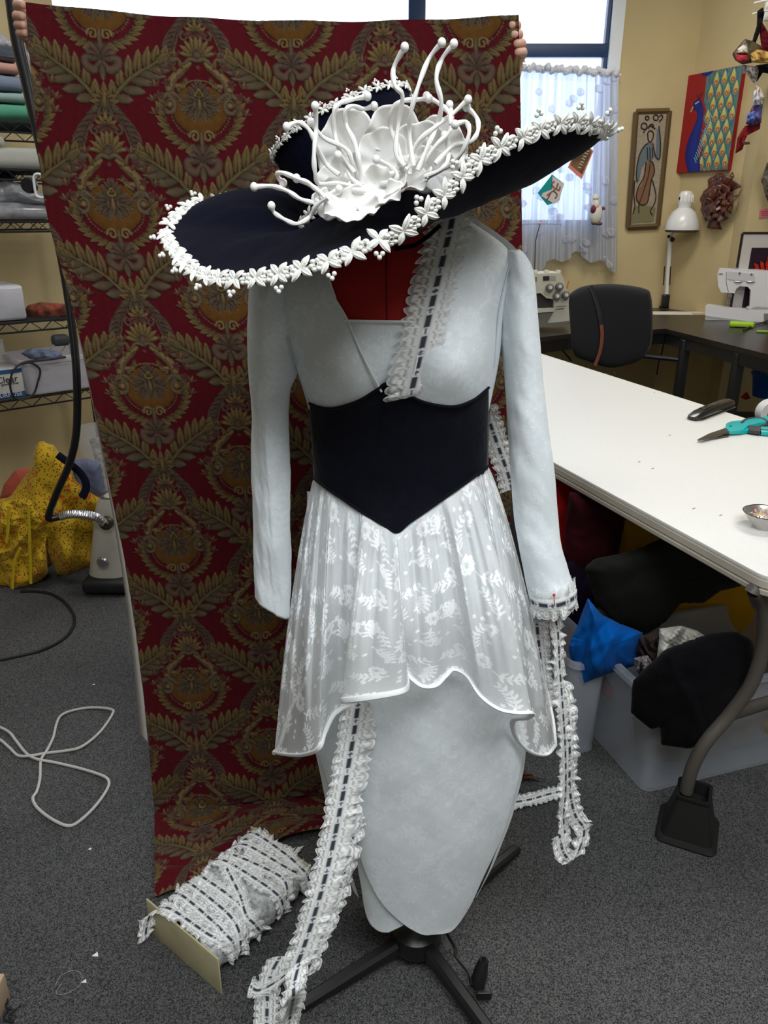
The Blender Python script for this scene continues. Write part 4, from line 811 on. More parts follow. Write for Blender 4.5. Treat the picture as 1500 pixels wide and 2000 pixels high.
MB().tube([P(1458, 1125, 1.56), P(1480, 1185, 1.54)], .012, 12).obj('brace', LEGM, tab)
MB().tube([P(1425, 1395, 1.56), P(1500, 1372, 1.66), P(1600, 1345, 1.8)], .013, 12, flat=1.5).obj('crossbar', LEGM, tab)
for cxy in (c0+td*.25+tn*(TW-.12), c0+td*(TL-.25)+tn*.12, c0+td*(TL-.25)+tn*(TW-.12)): MB().tube([cxy+Vector((0, 0, .12)), cxy+Vector((0, 0, TZ-.05))], .0165, 12).obj('leg', LEGM, tab)
RIS = mat('black rubbery plastic', (.010, .0095, .009), .6, spec=.35)
rc = F(1342, 1622, 0); ra = Vector((.90, -.43, 0)).normalized(); rb = Vector((.43, .90, 0))
def riser(c, label):
    r = thing('bed_riser', label, 'table riser', tuple(c), 'risers under the cutting table feet' if False else None)
    L = []
    for hw_, z, rd in ((.072, 0, .02), (.074, .006, .02), (.070, .014, .02), (.062, .016, .018), (.040, .120, .014), (.042, .124, .014), (.042, .131, .014), (.034, .131, .010), (.032, .095, .010)): L.append(rrect(c-ra*hw_-rb*hw_, ra, rb, 2*hw_, 2*hw_, rd, z))
    loft(L).obj('cone', RIS, r, sharp=30); return r
riser(rc, 'black pyramid shaped riser under the bent steel leg of the white table')
for cxy, lab in ((c0+td*.25+tn*(TW-.12), 'black riser under the far leg of the white table, at its near end'), (c0+td*(TL-.25)+tn*.12, 'black riser under the white table leg hidden behind the dress'), (c0+td*(TL-.25)+tn*(TW-.12), 'black riser under the farthest leg of the white table')): riser(cxy, lab)
# --- things on the table
def on(px, py, dz=0): return F(px, py, TZ+dz)
ca, cb_ = on(1362, 812, .012), on(1420, 790, .012); d = (cb_-ca).normalized(); s_ = Vector((d.y, -d.x, 0)); L = (cb_-ca).length
rmt = thing('remote_control', 'chunky glossy black handheld case lying on the white table above the scissors', 'remote', tuple(on(1390, 802)))
secs = []
for t, w_, h_ in ((-.16, .020, .010), (-.10, .027, .018), (.05, .030, .028), (.3, .031, .032), (.9, .031, .032), (1.05, .029, .030), (1.12, .020, .024)):
    c = ca+d*(t*L); secs.append([c+s_*w_*math.cos(a)*(abs(math.cos(a))**-.35 if abs(math.cos(a)) > .05 else 1)*.93+Vector((0, 0, max(-.012, h_*.5*math.sin(a)*1.1)+.004+(h_-.03)*.3)) for a in [2*math.pi*k/24 for k in range(24)]])
loft(secs).obj('case_body', mt('glossy black plastic', (.012, .011, .010), .22, spec=.6), rmt, sharp=50)
MB().box(ca+d*L*.38+Vector((0, 0, .0205)), (L*.5, .026, .007), (d, s_, Vector((0, 0, 1))), bev=.003).obj('clip', M_['glossy black plastic'], rmt)
MB().box(ca+d*L*.5-s_*0+Vector((0, 0, -.009)), (L*1.15, .060, .003), (d, s_, Vector((0, 0, 1))), bev=.001).obj('base_trim', mt('satin silver trim', (.35, .33, .30), .3, .9), rmt)
sc = thing('scissors', 'fabric scissors with teal and grey handles on the white table', 'scissors', tuple(on(1430, 845)))
TEAL = mt('teal plastic', (.0, .42, .42), .35, spec=.5); GRP = mt('dark grey grip', (.045, .045, .05), .6); BLD = mt('dark blade steel', (.16, .14, .12), .3, .9)
def flat(pts, z0, th, name, m_, par=None, bev=True): 
    A = [on(x, y, z0) for x, y in pts]; c = sum(A, Vector())/len(A); low = A; hi = [p+Vector((0, 0, th)) for p in A]; mid = [c+(p-c)*.94+Vector((0, 0, th*1.15)) for p in A]
    return loft([low, hi, mid]).obj(name, m_, par, sharp=45)
flat([(1362, 860), (1385, 848), (1418, 837), (1424, 847), (1400, 853), (1372, 860)], .010, .003, 'blade', BLD, sc); flat([(1363, 861), (1390, 854), (1424, 848), (1424, 852), (1390, 858)], .004, .003, 'blade', BLD, sc)
flat([(1417, 833), (1424, 829), (1450, 826), (1475, 822), (1505, 817), (1560, 812), (1560, 824), (1510, 828), (1480, 832), (1458, 838), (1450, 846), (1424, 848), (1418, 842)], .008, .010, 'handle', TEAL, sc)
flat([(1424, 843), (1450, 843), (1470, 837), (1462, 846), (1440, 849), (1425, 849)], .003, .010, 'handle', TEAL, sc); flat([(1482, 840), (1510, 841), (1545, 838), (1560, 850), (1520, 852), (1486, 850)], .004, .012, 'handle', TEAL, sc)
A = [on(x, y, .016) for x, y in ((1448, 828), (1456, 821), (1472, 818), (1488, 819), (1500, 826))]; MB().tube([Vector(q) for q in cr(A, 6)], .0065, 10).obj('grip', GRP, sc)
flat([(1460, 837), (1485, 840), (1484, 849), (1462, 846)], .006, .011, 'grip', GRP, sc); A = [on(x, y, .014) for x, y in ((1482, 838), (1490, 832), (1510, 830), (1530, 834), (1520, 840), (1495, 842))]; MB().tube([Vector(q) for q in cr(A, 6, closed=True)], .006, 10, closed=True).obj('grip', GRP, sc)
MB().lathe(on(1427, 833, .0185), [(0, .002), (.005, .002), (.006, 0)], 16).obj('pivot_screw', BLACK, sc)
dc = on(1492, 1030); dish = thing('pin_dish', 'small silver rimmed bowl full of pins at the right edge of the white table', 'bowl', tuple(dc))
MB().lathe(dc, [(0, .004), (.022, .004), (.026, 0), (.028, .006), (.040, .020), (.052, .036), (.0535, .040), (.050, .040), (.040, .027), (.020, .012), (0, .010)], 48).obj('bowl', mt('pewter', (.55, .53, .50), .28, .85), dish)
MB().lathe(dc, [(.0525, .0385), (.055, .040), (.0525, .0415)], 48).obj('rim', mt('dark rim', (.06, .05, .04), .4), dish)
rr_ = random.Random(5); PC = [((.75, .62, .08), 'yellow'), ((.75, .25, .30), 'pink'), ((.70, .10, .12), 'red'), ((.80, .78, .70), 'white'), ((.75, .55, .40), 'peach')]
for k in range(46):
    a, q = rr_.uniform(0, 6.28), .036*rr_.random()**.6; c = dc+Vector((q*math.cos(a), q*math.sin(a), .030+.008*rr_.random()+q*.15)); col_, nm = PC[rr_.randrange(5)]
    mb = MB(); mb.ball(c, .0023, 6); mb.tube([c, c+Vector((rr_.uniform(-.022, .022), rr_.uniform(-.022, .022), -.006-.004*rr_.random()))], .0004, 4)
    o = mb.obj('sewing_pin', mt(nm+' pin head', col_, .3)); tag(o, nm+' headed dressmaking pin among the others in the silver bowl', 'pin', 'pins in the silver bowl')
    o['group'] = nm+' headed pins in the silver bowl'
def hand(x, y):
    o = MB().box(on(x, y, .001), (.012, .0012, .0012), (Vector((.8, .6, 0)), Vector((-.6, .8, 0)), Vector((0, 0, 1)))).obj('thread_scrap', mt('grey thread', (.2, .2, .2), .9)); return tag(o, 'tiny dark thread scrap on the bare white table top', 'thread', 'thread scraps on the white table')
for x, y in ((1200, 728), (1278, 767), (1248, 902), (1275, 915), (1408, 1006), (1355, 993), (1308, 850)): hand(x, y)
# ================= UNDER THE TABLE =======================================
def cloth(name, label, cat, poly, Y, depth, m_, seed=0, crump=.018, fr=9, lean=0.0, group=None, back=.5, parent=None, corner=.12):
    """crumpled cloth heap standing at distance Y: closed shell with creases that run across it"""
    raw = np.array(poly, float); n = 180; loop = resamp(np.vstack([raw, raw[:1]]), n+1)[:-1]; sm_ = resamp(np.vstack([cr(raw, 6, closed=True), cr(raw, 6, closed=True)[:1]]), n+1)[:-1]
    poly = loop*(1-corner)+sm_*corner if len(loop) == len(sm_) else loop; poly = .12*np.roll(poly, 1, 0)+.76*poly+.12*np.roll(poly, -1, 0); c = poly.mean(0); K = 40; size = np.ptp(raw, 0).max(); rs = np.random.default_rng(seed)
    poly = poly+np.stack([rs.normal(0, size*.002, n), rs.normal(0, size*.002, n)], 1); fr_ = []
    for side, dd in ((-1, depth), (1, depth*back)):
        for i in (range(K+1) if side < 0 else range(K-1, -1, -1)):
            r = i/K; p = c+(poly-c)*r; dome = .55*(1-r**6)**.6+.25*(1-r*r); fr_.append(np.stack([p[:, 0], p[:, 1], np.full(n, side*dd*dome), np.full(n, dome)], 1))
    A = np.array(fr_); x, y = (A[..., 0]-c[0])/size, (A[..., 1]-c[1])/size
    wx, wy = x+.16*noise2(x*4, y*4, seed+7, 2), y+.16*noise2(x*4, y*4, seed+8, 2); cre = 0
    for q in range(5):
        a = rs.uniform(0, np.pi) if q else rs.uniform(1.0, 2.1); f_ = rs.uniform(1.3, 3.2)*fr/8; ph = rs.uniform(0, 6); s_ = np.cos(a)*wx*f_*2.2+np.sin(a)*wy*f_*.8+ph; cre = cre+(np.abs((s_ % 2)-1)-.5)*(1.0 if q < 3 else .5)
    Yv = Y+A[..., 2]+crump*(1.15*cre+.35*noise2(x*fr*1.5, y*fr*1.5, seed, 3))*(.30+.70*A[..., 3])+lean*(raw[:, 1].max()-A[..., 1])/300
    a, b = ray(A[..., 0], A[..., 1]); G = np.stack([a*Yv, Yv, np.maximum(CH+b*Yv, .004)], -1)
    o = gridmesh(name, G, m_, parent, wrapv=True)
    return tag(o, label, cat, group) if label else o
def cm(name, c, **k): return mt(name, c, .92, sheen=.03, spec=.10, bump=.4, bscale=500, **k)
cloth('foam_block', 'big mustard yellow cushion stored under the white table', 'cushion', [(1180, 1000), (1300, 990), (1420, 1110), (1500, 1110), (1600, 1140), (1600, 1290), (1400, 1290), (1250, 1250), (1180, 1150)], 2.3, .16, cm('mustard yellow cloth', (.50, .26, .012)), 60, .02, 3)
cloth('red_fabric', 'bright red fabric hanging under the table right beside the sleeve', 'fabric', [(1060, 925), (1110, 940), (1150, 975), (1130, 1080), (1110, 1200), (1135, 1240), (1120, 1275), (1060, 1280)], 2.35, .06, cm('red cloth', (.38, .008, .01)), 61, .03, 8)
cloth('maroon_fabric', 'dark maroon cloth draped under the tabletop beside the red fabric', 'fabric', [(1112, 962), (1160, 968), (1222, 1008), (1212, 1060), (1200, 1110), (1120, 1115), (1100, 1080)], 2.18, .05, cm('maroon cloth', (.035, .003, .006)), 62, .02, 6)
cloth('purple_fabric', 'very dark purple cloth low behind the blue cloth near the cuff', 'fabric', [(1110, 1090), (1150, 1080), (1180, 1150), (1160, 1210), (1115, 1230), (1095, 1160)], 2.2, .05, cm('dark purple cloth', (.014, .006, .02)), 63, .02, 6)
cloth('charcoal_fabric', 'huge charcoal cloth heap filling the space below the tabletop', 'fabric', [(1142, 1110), (1160, 1092), (1240, 1075), (1310, 1042), (1350, 1058), (1430, 1105), (1463, 1140), (1405, 1155), (1375, 1178), (1330, 1178), (1300, 1215), (1260, 1240), (1205, 1222), (1165, 1180)], 2.0, .12, cm('charcoal cloth', (.016, .016, .013)), 64, .04, 5)
cloth('blue_fabric', 'bright cobalt blue cloth spilling over the left plastic bin', 'fabric', [(1148, 1168), (1175, 1200), (1210, 1218), (1255, 1235), (1256, 1262), (1240, 1300), (1190, 1315), (1158, 1328), (1138, 1342), (1120, 1310), (1110, 1262), (1128, 1220)], 1.86, .09, cm('cobalt blue cloth', (.0, .10, .42)), 65, .035, 7)
cloth('navy_fabric', 'near black cloth hanging over the front of the clear plastic bin', 'fabric', [(1300, 1268), (1390, 1236), (1440, 1234), (1470, 1252), (1478, 1300), (1450, 1380), (1400, 1430), (1350, 1462), (1292, 1455), (1290, 1420), (1272, 1424), (1232, 1392), (1236, 1330)], 1.63, .10, cm('black cloth', (.003, .003, .004)), 66, .03, 6)
cloth('white_fabric', 'small crumpled white and grey cloth on top of the black one in the bin', 'fabric', [(1288, 1228), (1330, 1222), (1362, 1232), (1388, 1250), (1350, 1266), (1310, 1282), (1282, 1290), (1286, 1255)], 1.80, .07, cm('off-white cloth', (.60, .58, .50)), 67, .025, 12)
cloth('lace_scrap', 'pale patterned scrap between the blue cloth and the black cloth', 'fabric', [(1238, 1285), (1265, 1280), (1280, 1305), (1262, 1325), (1240, 1312)], 1.78, .05, cm('pale scrap', (.42, .40, .36), color2=(.08, .05, .10), nscale=90), 68, .02, 14)
cloth('brown_fabric', 'dark brown cloth tucked left of the crumpled white cloth', 'fabric', [(1248, 1245), (1290, 1232), (1296, 1270), (1285, 1300), (1260, 1300), (1244, 1275)], 1.84, .05, cm('brown cloth', (.05, .032, .03)), 69, .02, 12)
PLA = mat('milky clear plastic', (.50, .54, .60), .35, trans=.0, alpha=.34, spec=.5, noise=.1, nscale=5)
def bin_(label, c, a, b, la, lb, h, m_, tap=.93):
    t = thing("plastic_bin", label, "plastic bin", tuple(c+a*la/2+b*lb/2)); cc = c+a*la/2+b*lb/2
    def rl(s_, z, ins=0): return [cc+(p-cc-Vector((0, 0, 0)))*s_*1.0+Vector((0, 0, z)) for p in rrect(c+a*ins+b*ins, a, b, la-2*ins, lb-2*ins, .03, 0, 5)]
    loft([rl(tap, .002), rl(tap+.01, .02), rl(1, h), rl(1.01, h), rl(.985, h), rl(tap-.01, .02, .002), rl(tap-.02, .006, .002)][:7], True).obj('tub', m_, t, sharp=50)
    loft([rl(1.0, h-.018), rl(1.05, h-.018), rl(1.055, h-.002), rl(1.04, h+.002), rl(.99, h+.002)], False).obj('rim', m_, t, sharp=50); return t
bc = F(1250, 1560, 0); be = F(1500, 1498, 0); ba_ = (be-bc).normalized(); bbv = Vector((-ba_.y, ba_.x, 0))
bin_('wide clear plastic bin nearest the black riser, black cloth over its side', bc, ba_, bbv, .62, .36, .33, PLA)
b2c = F(1128, 1440, 0); bin_('narrower clear plastic bin on the left under the blue cloth', bc-ba_*.122+bbv*.20, ba_, bbv, .118, .40, .33, PLA)
cloth('red_lining', 'red cloth inside the left bin seen through its side', 'fabric', [(1150, 1330), (1178, 1316), (1200, 1345), (1196, 1372)], 1.97, .02, cm('red cloth', (.38, .008, .01)), 70, .01, 6)
cloth('folded_fabric', 'folded pale cloths in the wide bin seen through its front', 'fabric', [(1235, 1400), (1300, 1380), (1480, 1330), (1560, 1330), (1560, 1420), (1400, 1470), (1300, 1500), (1245, 1500)], 1.83, .06, cm('beige cloth', (.30, .24, .17)), 71, .02, 8)
# ================= FAR RIGHT: WINDOW THINGS ==============================
CUR = mat('sheer white curtain', (.82, .84, .90), .8, attr=True, attralpha=True); b_ = CUR.node_tree.nodes['Principled BSDF']
nt = CUR.node_tree; tl2 = nt.nodes.new('ShaderNodeBsdfTranslucent'); tl2.inputs[0].default_value = (.55, .62, .80, 1); mxs = nt.nodes.new('ShaderNodeMixShader'); mxs.inputs[0].default_value = .55; out = nt.nodes['Material Output']
nt.links.new(b_.outputs[0], mxs.inputs[1]); nt.links.new(tl2.outputs[0], mxs.inputs[2]); trn = nt.nodes.new('ShaderNodeBsdfTransparent'); mx2 = nt.nodes.new('ShaderNodeMixShader'); vc = nt.nodes.new('ShaderNodeVertexColor'); vc.layer_name = 'Col'
nt.links.new(vc.outputs['Alpha'], mx2.inputs[0]); nt.links.new(trn.outputs[0], mx2.inputs[1]); nt.links.new(mxs.outputs[0], mx2.inputs[2]); nt.links.new(mx2.outputs[0], out.inputs[0])
for l in list(nt.links):
    if l.to_socket == b_.inputs['Alpha']: nt.links.remove(l)
cu0, zt_ = BACK.at(985, 132, -.08); cu1, _ = BACK.at(1207, 132, -.08); zb_ = BACK.at(1100, 512, -.08)[1]
U = np.linspace(0, 1, 260)[:, None]; V = np.linspace(0, 1, 300)[None]; wd = cu1-cu0
fold = .022*np.sin(U*62+2*np.sin(U*9)+V*1.2)+.012*np.sin(U*143+V*2); X = cu0+U*wd*(1+.02*V)+U*V*.135+.006*np.sin(U*90+V*4); Z = zt_+(zb_-zt_)*V+V**8*(.05*np.sin(U*9+2)+.03*np.sin(U*31))-.04*(U*(1-V)); Y = WY-.09+fold*(.35+.65*V)+0*U
A_ = np.full(X.shape, .80); C_ = np.ones((*X.shape, 3))*np.array([.82, .85, .92]); hd = V*np.ones_like(U) < .05; A_[hd] = .85
rr_ = random.Random(2); dots = [(rr_.random(), (k+.5+rr_.uniform(-.3, .3))/34) for k in range(34)]+[(rr_.random(), (k+.5)/14) for k in range(14)]
for du_, dv_ in dots:
    m_ = ((U-du_)*wd/.026)**2+((V-dv_)*(zt_-zb_)/.026)**2 < 1; A_[m_] = .97; C_[m_] = (.80, .80, .86); Y[m_] -= .012
A_ += .12*(np.sin(U*62+2*np.sin(U*9)+V*1.2) > .5); G = np.stack([X+0*V, Y, Z+0*U], -1)
cu = thing('curtain', 'sheer white dotted cafe curtain hanging low in the window right of the hat', 'curtain', (cu0+wd/2, WY-.09, zb_))
gridmesh('cloth', G, CUR, cu, np.concatenate([C_, np.clip(A_, 0, 1)[..., None]], -1))
pts = [(cu0+u_*wd, WY-.10+.012*math.sin(u_*80), zt_+.005+.01*math.sin(u_*55)-.04*u_) for u_ in np.linspace(0, 1, 120)]; MB().tube(pts, [.022+.008*math.sin(i*1.3) for i in range(120)], 8).obj('gathered_heading', mt('curtain heading', (.72, .74, .80), .9), cu)
MB().tube([(cu0-.1, WY-.07, zt_), (cu1+.03, WY-.07, zt_-.045)], .009, 10).obj('rod', WHITE, cu)
def card(name, label, cat, poly, fr, off, th, m_, par=None, kind=None):
    pts = [fr.p(x, y, off) for x, y in poly]; o = MB().prism(pts, -fr.n*th).obj(name, m_, par, smooth=False); return tag(o, label, cat) if label else o
CO = -.14
en = thing('greeting_card', 'white card with brown twig print in a teal envelope on the curtain', 'card', tuple(BACK.p(1080, 400, CO)))
card('envelope', None, None, [(1078, 341), (1101, 358), (1092, 392), (1069, 401), (1050, 377)], BACK, CO, .004, mt('teal paper', (.0, .30, .30), .8), en)
card('card_front', None, None, [(1079, 344), (1102, 359), (1090, 395), (1082, 398), (1057, 383), (1060, 377), (1078, 370)], BACK, CO-.005, .003, mt('cream card', (.66, .60, .60), .8), en)
TW_ = mt('brown print ink', (.22, .11, .05), .8)
for pts in ([(1068, 382), (1076, 376), (1086, 368), (1090, 358)], [(1076, 376), (1070, 388), (1066, 392)], [(1080, 372), (1088, 380), (1084, 388)], [(1083, 368), (1078, 360), (1083, 354)], [(1086, 368), (1092, 372), (1094, 364)]): MB().tube([Vector(q) for q in cr([tuple(BACK.p(x, y, CO-.009)) for x, y in pts], 5)], .006, 6, flat=.3, up=(0, 1, 0)).obj('twig_print', TW_, en)
MB().tube([BACK.p(1077, 342, CO-.002), BACK.p(1074, 330, CO+.02)], .002, 5).obj('pin', STEEL, en)
pc2 = thing('postcard', 'dark picture card with pink border clipped on the curtain below the hat brim', 'card', tuple(BACK.p(1135, 315, CO)))
card('paper', None, None, [(1147, 284), (1159, 295), (1136, 350), (1109, 327), (1128, 285)], BACK, CO, .004, mt('pink card', (.70, .22, .18), .8), pc2)
card('picture', None, None, [(1146, 286), (1156, 296), (1137, 340), (1114, 321), (1130, 288)], BACK, CO-.005, .002, mt('dark card picture', (.035, .015, .010), .5, color2=(.20, .11, .03), nscale=9), pc2)
def pt(fr, off): return lambda x, y: fr.p(x, y, off)
LT_ = mt('cream lettering', (.55, .48, .42), .7)
for k in range(8):                                # slanted white letters down the edge of the card
    x, y = 1153-2.6*k*1.0, 291+5.3*k; MB().tube([BACK.p(x, y, CO-.009), BACK.p(x-6, y-3+(k % 2)*1.4, CO-.009)], .0042, 5).obj('lettering', LT_, pc2)
# bearded figurine hanging before the curtain
fg = thing('figurine', 'small white bearded figurine in a red and white coat hanging before the curtain', 'figurine', tuple(BACK.p(1165, 437, -.18))); fp = lambda x, y, o_=-.18: BACK.p(x, y, o_); WF = mt('white porcelain', (.72, .69, .64), .5); RF = mt('plum glaze', (.16, .02, .06), .5); BF = mt('brown glaze', (.14, .07, .02), .5)
mm = .0046*.85
mb = MB(); mb.ball(fp(1164, 418), .048, 12, (1, .8, 1.5)); mb.ball(fp(1163, 400), .034, 12, (1, .8, 1.1)); mb.obj('coat', WF, fg)
mb = MB(); mb.ball(fp(1163, 393), .026, 12, (1, .9, 1)); mb.ball(fp(1165, 400, -.20), .022, 10, (1, .8, 1.4)); mb.lathe(fp(1163, 388), [(.028, 0), (.026, .012), (.014, .03), (0, .036)], 16); mb.obj('head', WF, fg)
mb = MB(); mb.ball(fp(1159, 409, -.2), .022, 10, (1, 1, 1.4)); mb.tube([fp(1169, 406), fp(1176, 408), fp(1181, 406)], [.014, .013, .012], 8); mb.obj('robe_sleeve', RF, fg)
mb = MB(); mb.ball(fp(1160, 436), .02, 10, (1.1, 1, .6)); mb.ball(fp(1170, 437), .022, 10, (1.2, 1, .6)); mb.obj('boot', BF, fg)
MB().tube([fp(1163, 386), fp(1165, 360), BACK.p(1165, 335, -.12)], .0015, 5).obj('hanging_thread', WHITE, fg)
# ---- pictures ------------------------------------------------------------
gb = thing('framed_picture', 'tall narrow framed picture of a striped figure playing a cello on the yellow wall', 'picture', tuple(BACK.p(1266, 443, 0)))
quad = [(1243, 219), (1307, 217), (1284, 441), (1227, 444)]
def lerpq(q, u, v): a = (q[0][0]+(q[1][0]-q[0][0])*u, q[0][1]+(q[1][1]-q[0][1])*u); b = (q[3][0]+(q[2][0]-q[3][0])*u, q[3][1]+(q[2][1]-q[3][1])*u); return (a[0]+(b[0]-a[0])*v, a[1]+(b[1]-a[1])*v)
card('board', None, None, quad, BACK, -.002, .022, mt('linen picture ground', (.40, .33, .25), .9, noise=.2, nscale=60), gb)
FRM = mt('brown wood frame', (.13, .085, .035), .5)
for a, b in ((0, 1), (1, 2), (2, 3), (3, 0)): MB().tube([BACK.p(*quad[a], -.02), BACK.p(*quad[b], -.02)], .022, 4, up=(0, 1, 0)).obj('frame_side', FRM, gb)
gq = lambda x, y: BACK.p(1200+x/5, 200+y/5, -.028)      # crop coordinates of the picture
card('ground_patch', None, None, [(1200+x/5, 200+y/5) for x, y in ((185, 1030), (240, 1000), (330, 1010), (405, 1030), (380, 1165), (160, 1180))], BACK, -.024, .003, mt('olive paint', (.20, .18, .09), .9), gb)
BR_ = mt('cello brown paint', (.22, .11, .055), .8); BLU = mt('faded blue paint', (.13, .17, .20), .8); INK = mt('dark outline paint', (.035, .022, .015), .8)
card('cello', None, None, [(1200+x/5, 200+y/5) for x, y in ((310, 600), (340, 570), (380, 610), (385, 700), (350, 780), (340, 870), (330, 950), (290, 1000), (240, 990), (215, 940), (225, 860), (270, 800), (295, 720), (290, 650))], BACK, -.025, .003, BR_, gb)
card('jacket', None, None, [(1200+x/5, 200+y/5) for x, y in ((330, 400), (375, 390), (400, 500), (365, 570), (310, 575), (265, 640), (240, 760), (215, 750), (225, 600), (250, 500), (290, 430))], BACK, -.025, .003, BLU, gb)
card('raised_sleeve', None, None, [(1200+x/5, 200+y/5) for x, y in ((415, 260), (440, 250), (450, 400), (435, 550), (400, 540), (410, 400))], BACK, -.025, .003, BLU, gb)
for ln in ([(330, 400), (290, 430), (240, 530), (215, 700), (225, 780)], [(375, 400), (400, 520), (440, 550), (450, 400), (435, 230)], [(325, 300), (330, 360), (350, 390), (375, 350), (380, 300), (350, 275), (325, 300)], [(285, 300), (300, 270), (350, 230), (400, 260)], [(335, 255), (345, 220), (375, 215), (385, 250)], [(310, 580), (290, 720), (230, 840), (215, 940), (260, 1000), (320, 980), (345, 860), (360, 760), (390, 680), (375, 590), (340, 570)],
           [(350, 590), (330, 720), (280, 880), (240, 1000), (240, 1080)], [(200, 760), (190, 900), (200, 1010), (180, 1090)], [(370, 760), (405, 900), (390, 990), (350, 1060), (370, 1100)], [(435, 190), (470, 150), (460, 120), (440, 140)], [(320, 440), (325, 560)], [(345, 440), (350, 560)], [(370, 440), (372, 540)]):
    MB().tube([Vector(q) for q in cr([tuple(gq(*p)) for p in ln], 5)], .0045, 5).obj('outline', INK, gb)
for x, y, r in ((320, 152, 17), (290, 232, 28), (405, 148, 24)): MB().tube([gq(x+r*math.cos(a), y+r*1.1*math.sin(a)) for a in np.linspace(0, 6.28, 20)], .0045, 5).obj('painted_ball', INK, gb)
pk = thing('peacock_painting', 'red canvas painting of a blue peacock with yellow eyed tail feathers', 'painting', tuple(RIGHT.p(1390, 335, 0)))
PQ = [(1348, 146), (1452, 131), (1434, 331), (1326, 338)]; a_, b__ = RIGHT.at(*PQ[0]); c_, d_ = RIGHT.at(*PQ[2]); u0, u1, z1, z0 = RIGHT.at(1337, 240)[0], RIGHT.at(1443, 235)[0], RIGHT.at(1400, 139)[1], RIGHT.at(1380, 335)[1]
MB().box(RIGHT.w((u0+u1)/2, -.018, (z0+z1)/2), (u1-u0, .034, z1-z0), (RIGHT.d, RIGHT.n, Vector((0, 0, 1)))).obj('canvas_edge', mt('red paint', (.33, .012, .014), .7), pk)
W_, Hh2 = u1-u0, z1-z0; PR = Ras(1.0, 1.7, .006, (.33, .012, .014))
PR.poly([(.38, 1.7), (.40, 1.2), (.52, .9), (.50, .3), (.42, .02), (1, .02), (1, 1.7)], (.10, .20, .19))
rr_ = random.Random(8)
for k in range(170): x, y = rr_.uniform(.42, .97), rr_.uniform(.03, 1.67); PR.leaf(x, y, math.radians(rr_.uniform(60, 120)), rr_.uniform(.1, .2), .016, ((.05, .05, .06), rr_.choice([(.45, .48, .40), (.05, .22, .35), (.10, .35, .25), (.02, .06, .25), (.5, .45, .3)])))
for r in range(8):
    for c in range(4):
        x, y = .50+c*.145+(r % 2)*.07, .08+r*.20+.02*rr_.random()
        if x > .97 or (x < .56 and y > .7 and y < 1.1 and r % 2): continue
        PR.leaf(x, y-.055, math.pi/2, .27, .145, ((.02, .12, .16), (.04, .25, .26)), sharp=.62); PR.leaf(x, y-.045, math.pi/2, .23, .10, ((.35, .30, .05), (.68, .60, .20)), sharp=.62)
        PR.disc(x, y+.01, .040, .045, ((.45, .12, .02), (.60, .20, .04))); PR.disc(x, y+.005, .020, .026, ((.12, .01, .03),)*2); PR.disc(x, y+.005, .011, .016, ((.7, .6, .6),)*2)
BL = ((.004, .008, .11), (.012, .03, .26)); PR.stroke([(.30, 1.15), (.36, 1.02), (.35, .80), (.30, .55), (.30, .3), (.38, .05)], [.07, .055, .09, .12, .13, .12], BL); PR.disc(.28, 1.17, .085, .10, BL); PR.stroke([(.20, 1.14), (.17, 1.07)], .012, ((.5, .45, .3),)*2); PR.stroke([(.24, 1.19), (.30, 1.22)], .010, ((.6, .6, .6),)*2)
for k in range(5): PR.stroke([(.27+.01*k, 1.26), (.24+.03*k, 1.34+.01*k)], .006, ((.03, .01, .02),)*2)
for k in range(16): x = .36+.012*k; PR.stroke([(x, .25+.05*k), (x+.05, .16+.05*k)], .007, ((.25, .45, .45),)*2)
U2, V2 = np.meshgrid(np.linspace(.001, .999, 170), np.linspace(.001, .999, 280), indexing='ij'); Hs, Cs, _ = PR.sample(U2*1.0, V2*1.7)
G = np.array(RIGHT.w(u0, -.0365, z0))[None, None]+np.array(RIGHT.d)[None, None]*(U2*W_)[..., None]+np.array([0, 0, 1.])[None, None]*(V2*Hh2)[..., None]-np.array(RIGHT.n)[None, None]*(.002*Hs)[..., None]
gridmesh('painted_front', G, mat('peacock paint', (.3, .3, .3), .6, attr=True), pk, np.concatenate([Cs, np.ones((*Cs.shape[:2], 1))], -1))
# rosette -------------------------------------------------------------------
def ruffball(name, label, cat, c, R_, m_, n=30, seed=0, nv=Vector((0, -1, 0)), asp=1.25):
    rr = random.Random(seed); t = thing(name, label, cat, tuple(c)); X = nv.cross(Vector((0, 0, 1))).normalized(); Z = Vector((0, 0, 1))
    for k in range(n):
        q = k/n; rad = R_*(1-q)*.95; a = k*2.4; mb = MB(); cc_ = c+X*rad*.55*math.cos(a)+Z*rad*.55*asp*math.sin(a)+nv*(.01+.05*q); v = []; s_ = R_*(.55-.2*q)
        for i in range(7):
            for j in range(11):
                u_, w_ = i/6, j/10-.5; v.append(cc_+(X*math.cos(a)+Z*math.sin(a)*asp)*s_*u_+(X*-math.sin(a)+Z*math.cos(a))*s_*1.5*w_*(.5+u_*.6)+nv*(.02*math.sin(u_*3)+.03*u_*u_*(1-2*abs(w_))+.010*math.sin(9*w_+k)*u_))
        mb.add(v, [(i*11+j, i*11+j+1, (i+1)*11+j+1, (i+1)*11+j) for i in range(6) for j in range(10)]); o = mb.obj('petal', m_, t); solid(o, .002)
    return t
ruffball('fabric_rosette', 'brown satin ribbon rosette hung on the yellow wall below the peacock painting', 'rosette', RIGHT.p(1410, 391, -.03), .15, mt('bronze satin', (.13, .035, .018), .3, spec=.6, color2=(.06, .02, .015), nscale=12), 26, 3, -RIGHT.n)
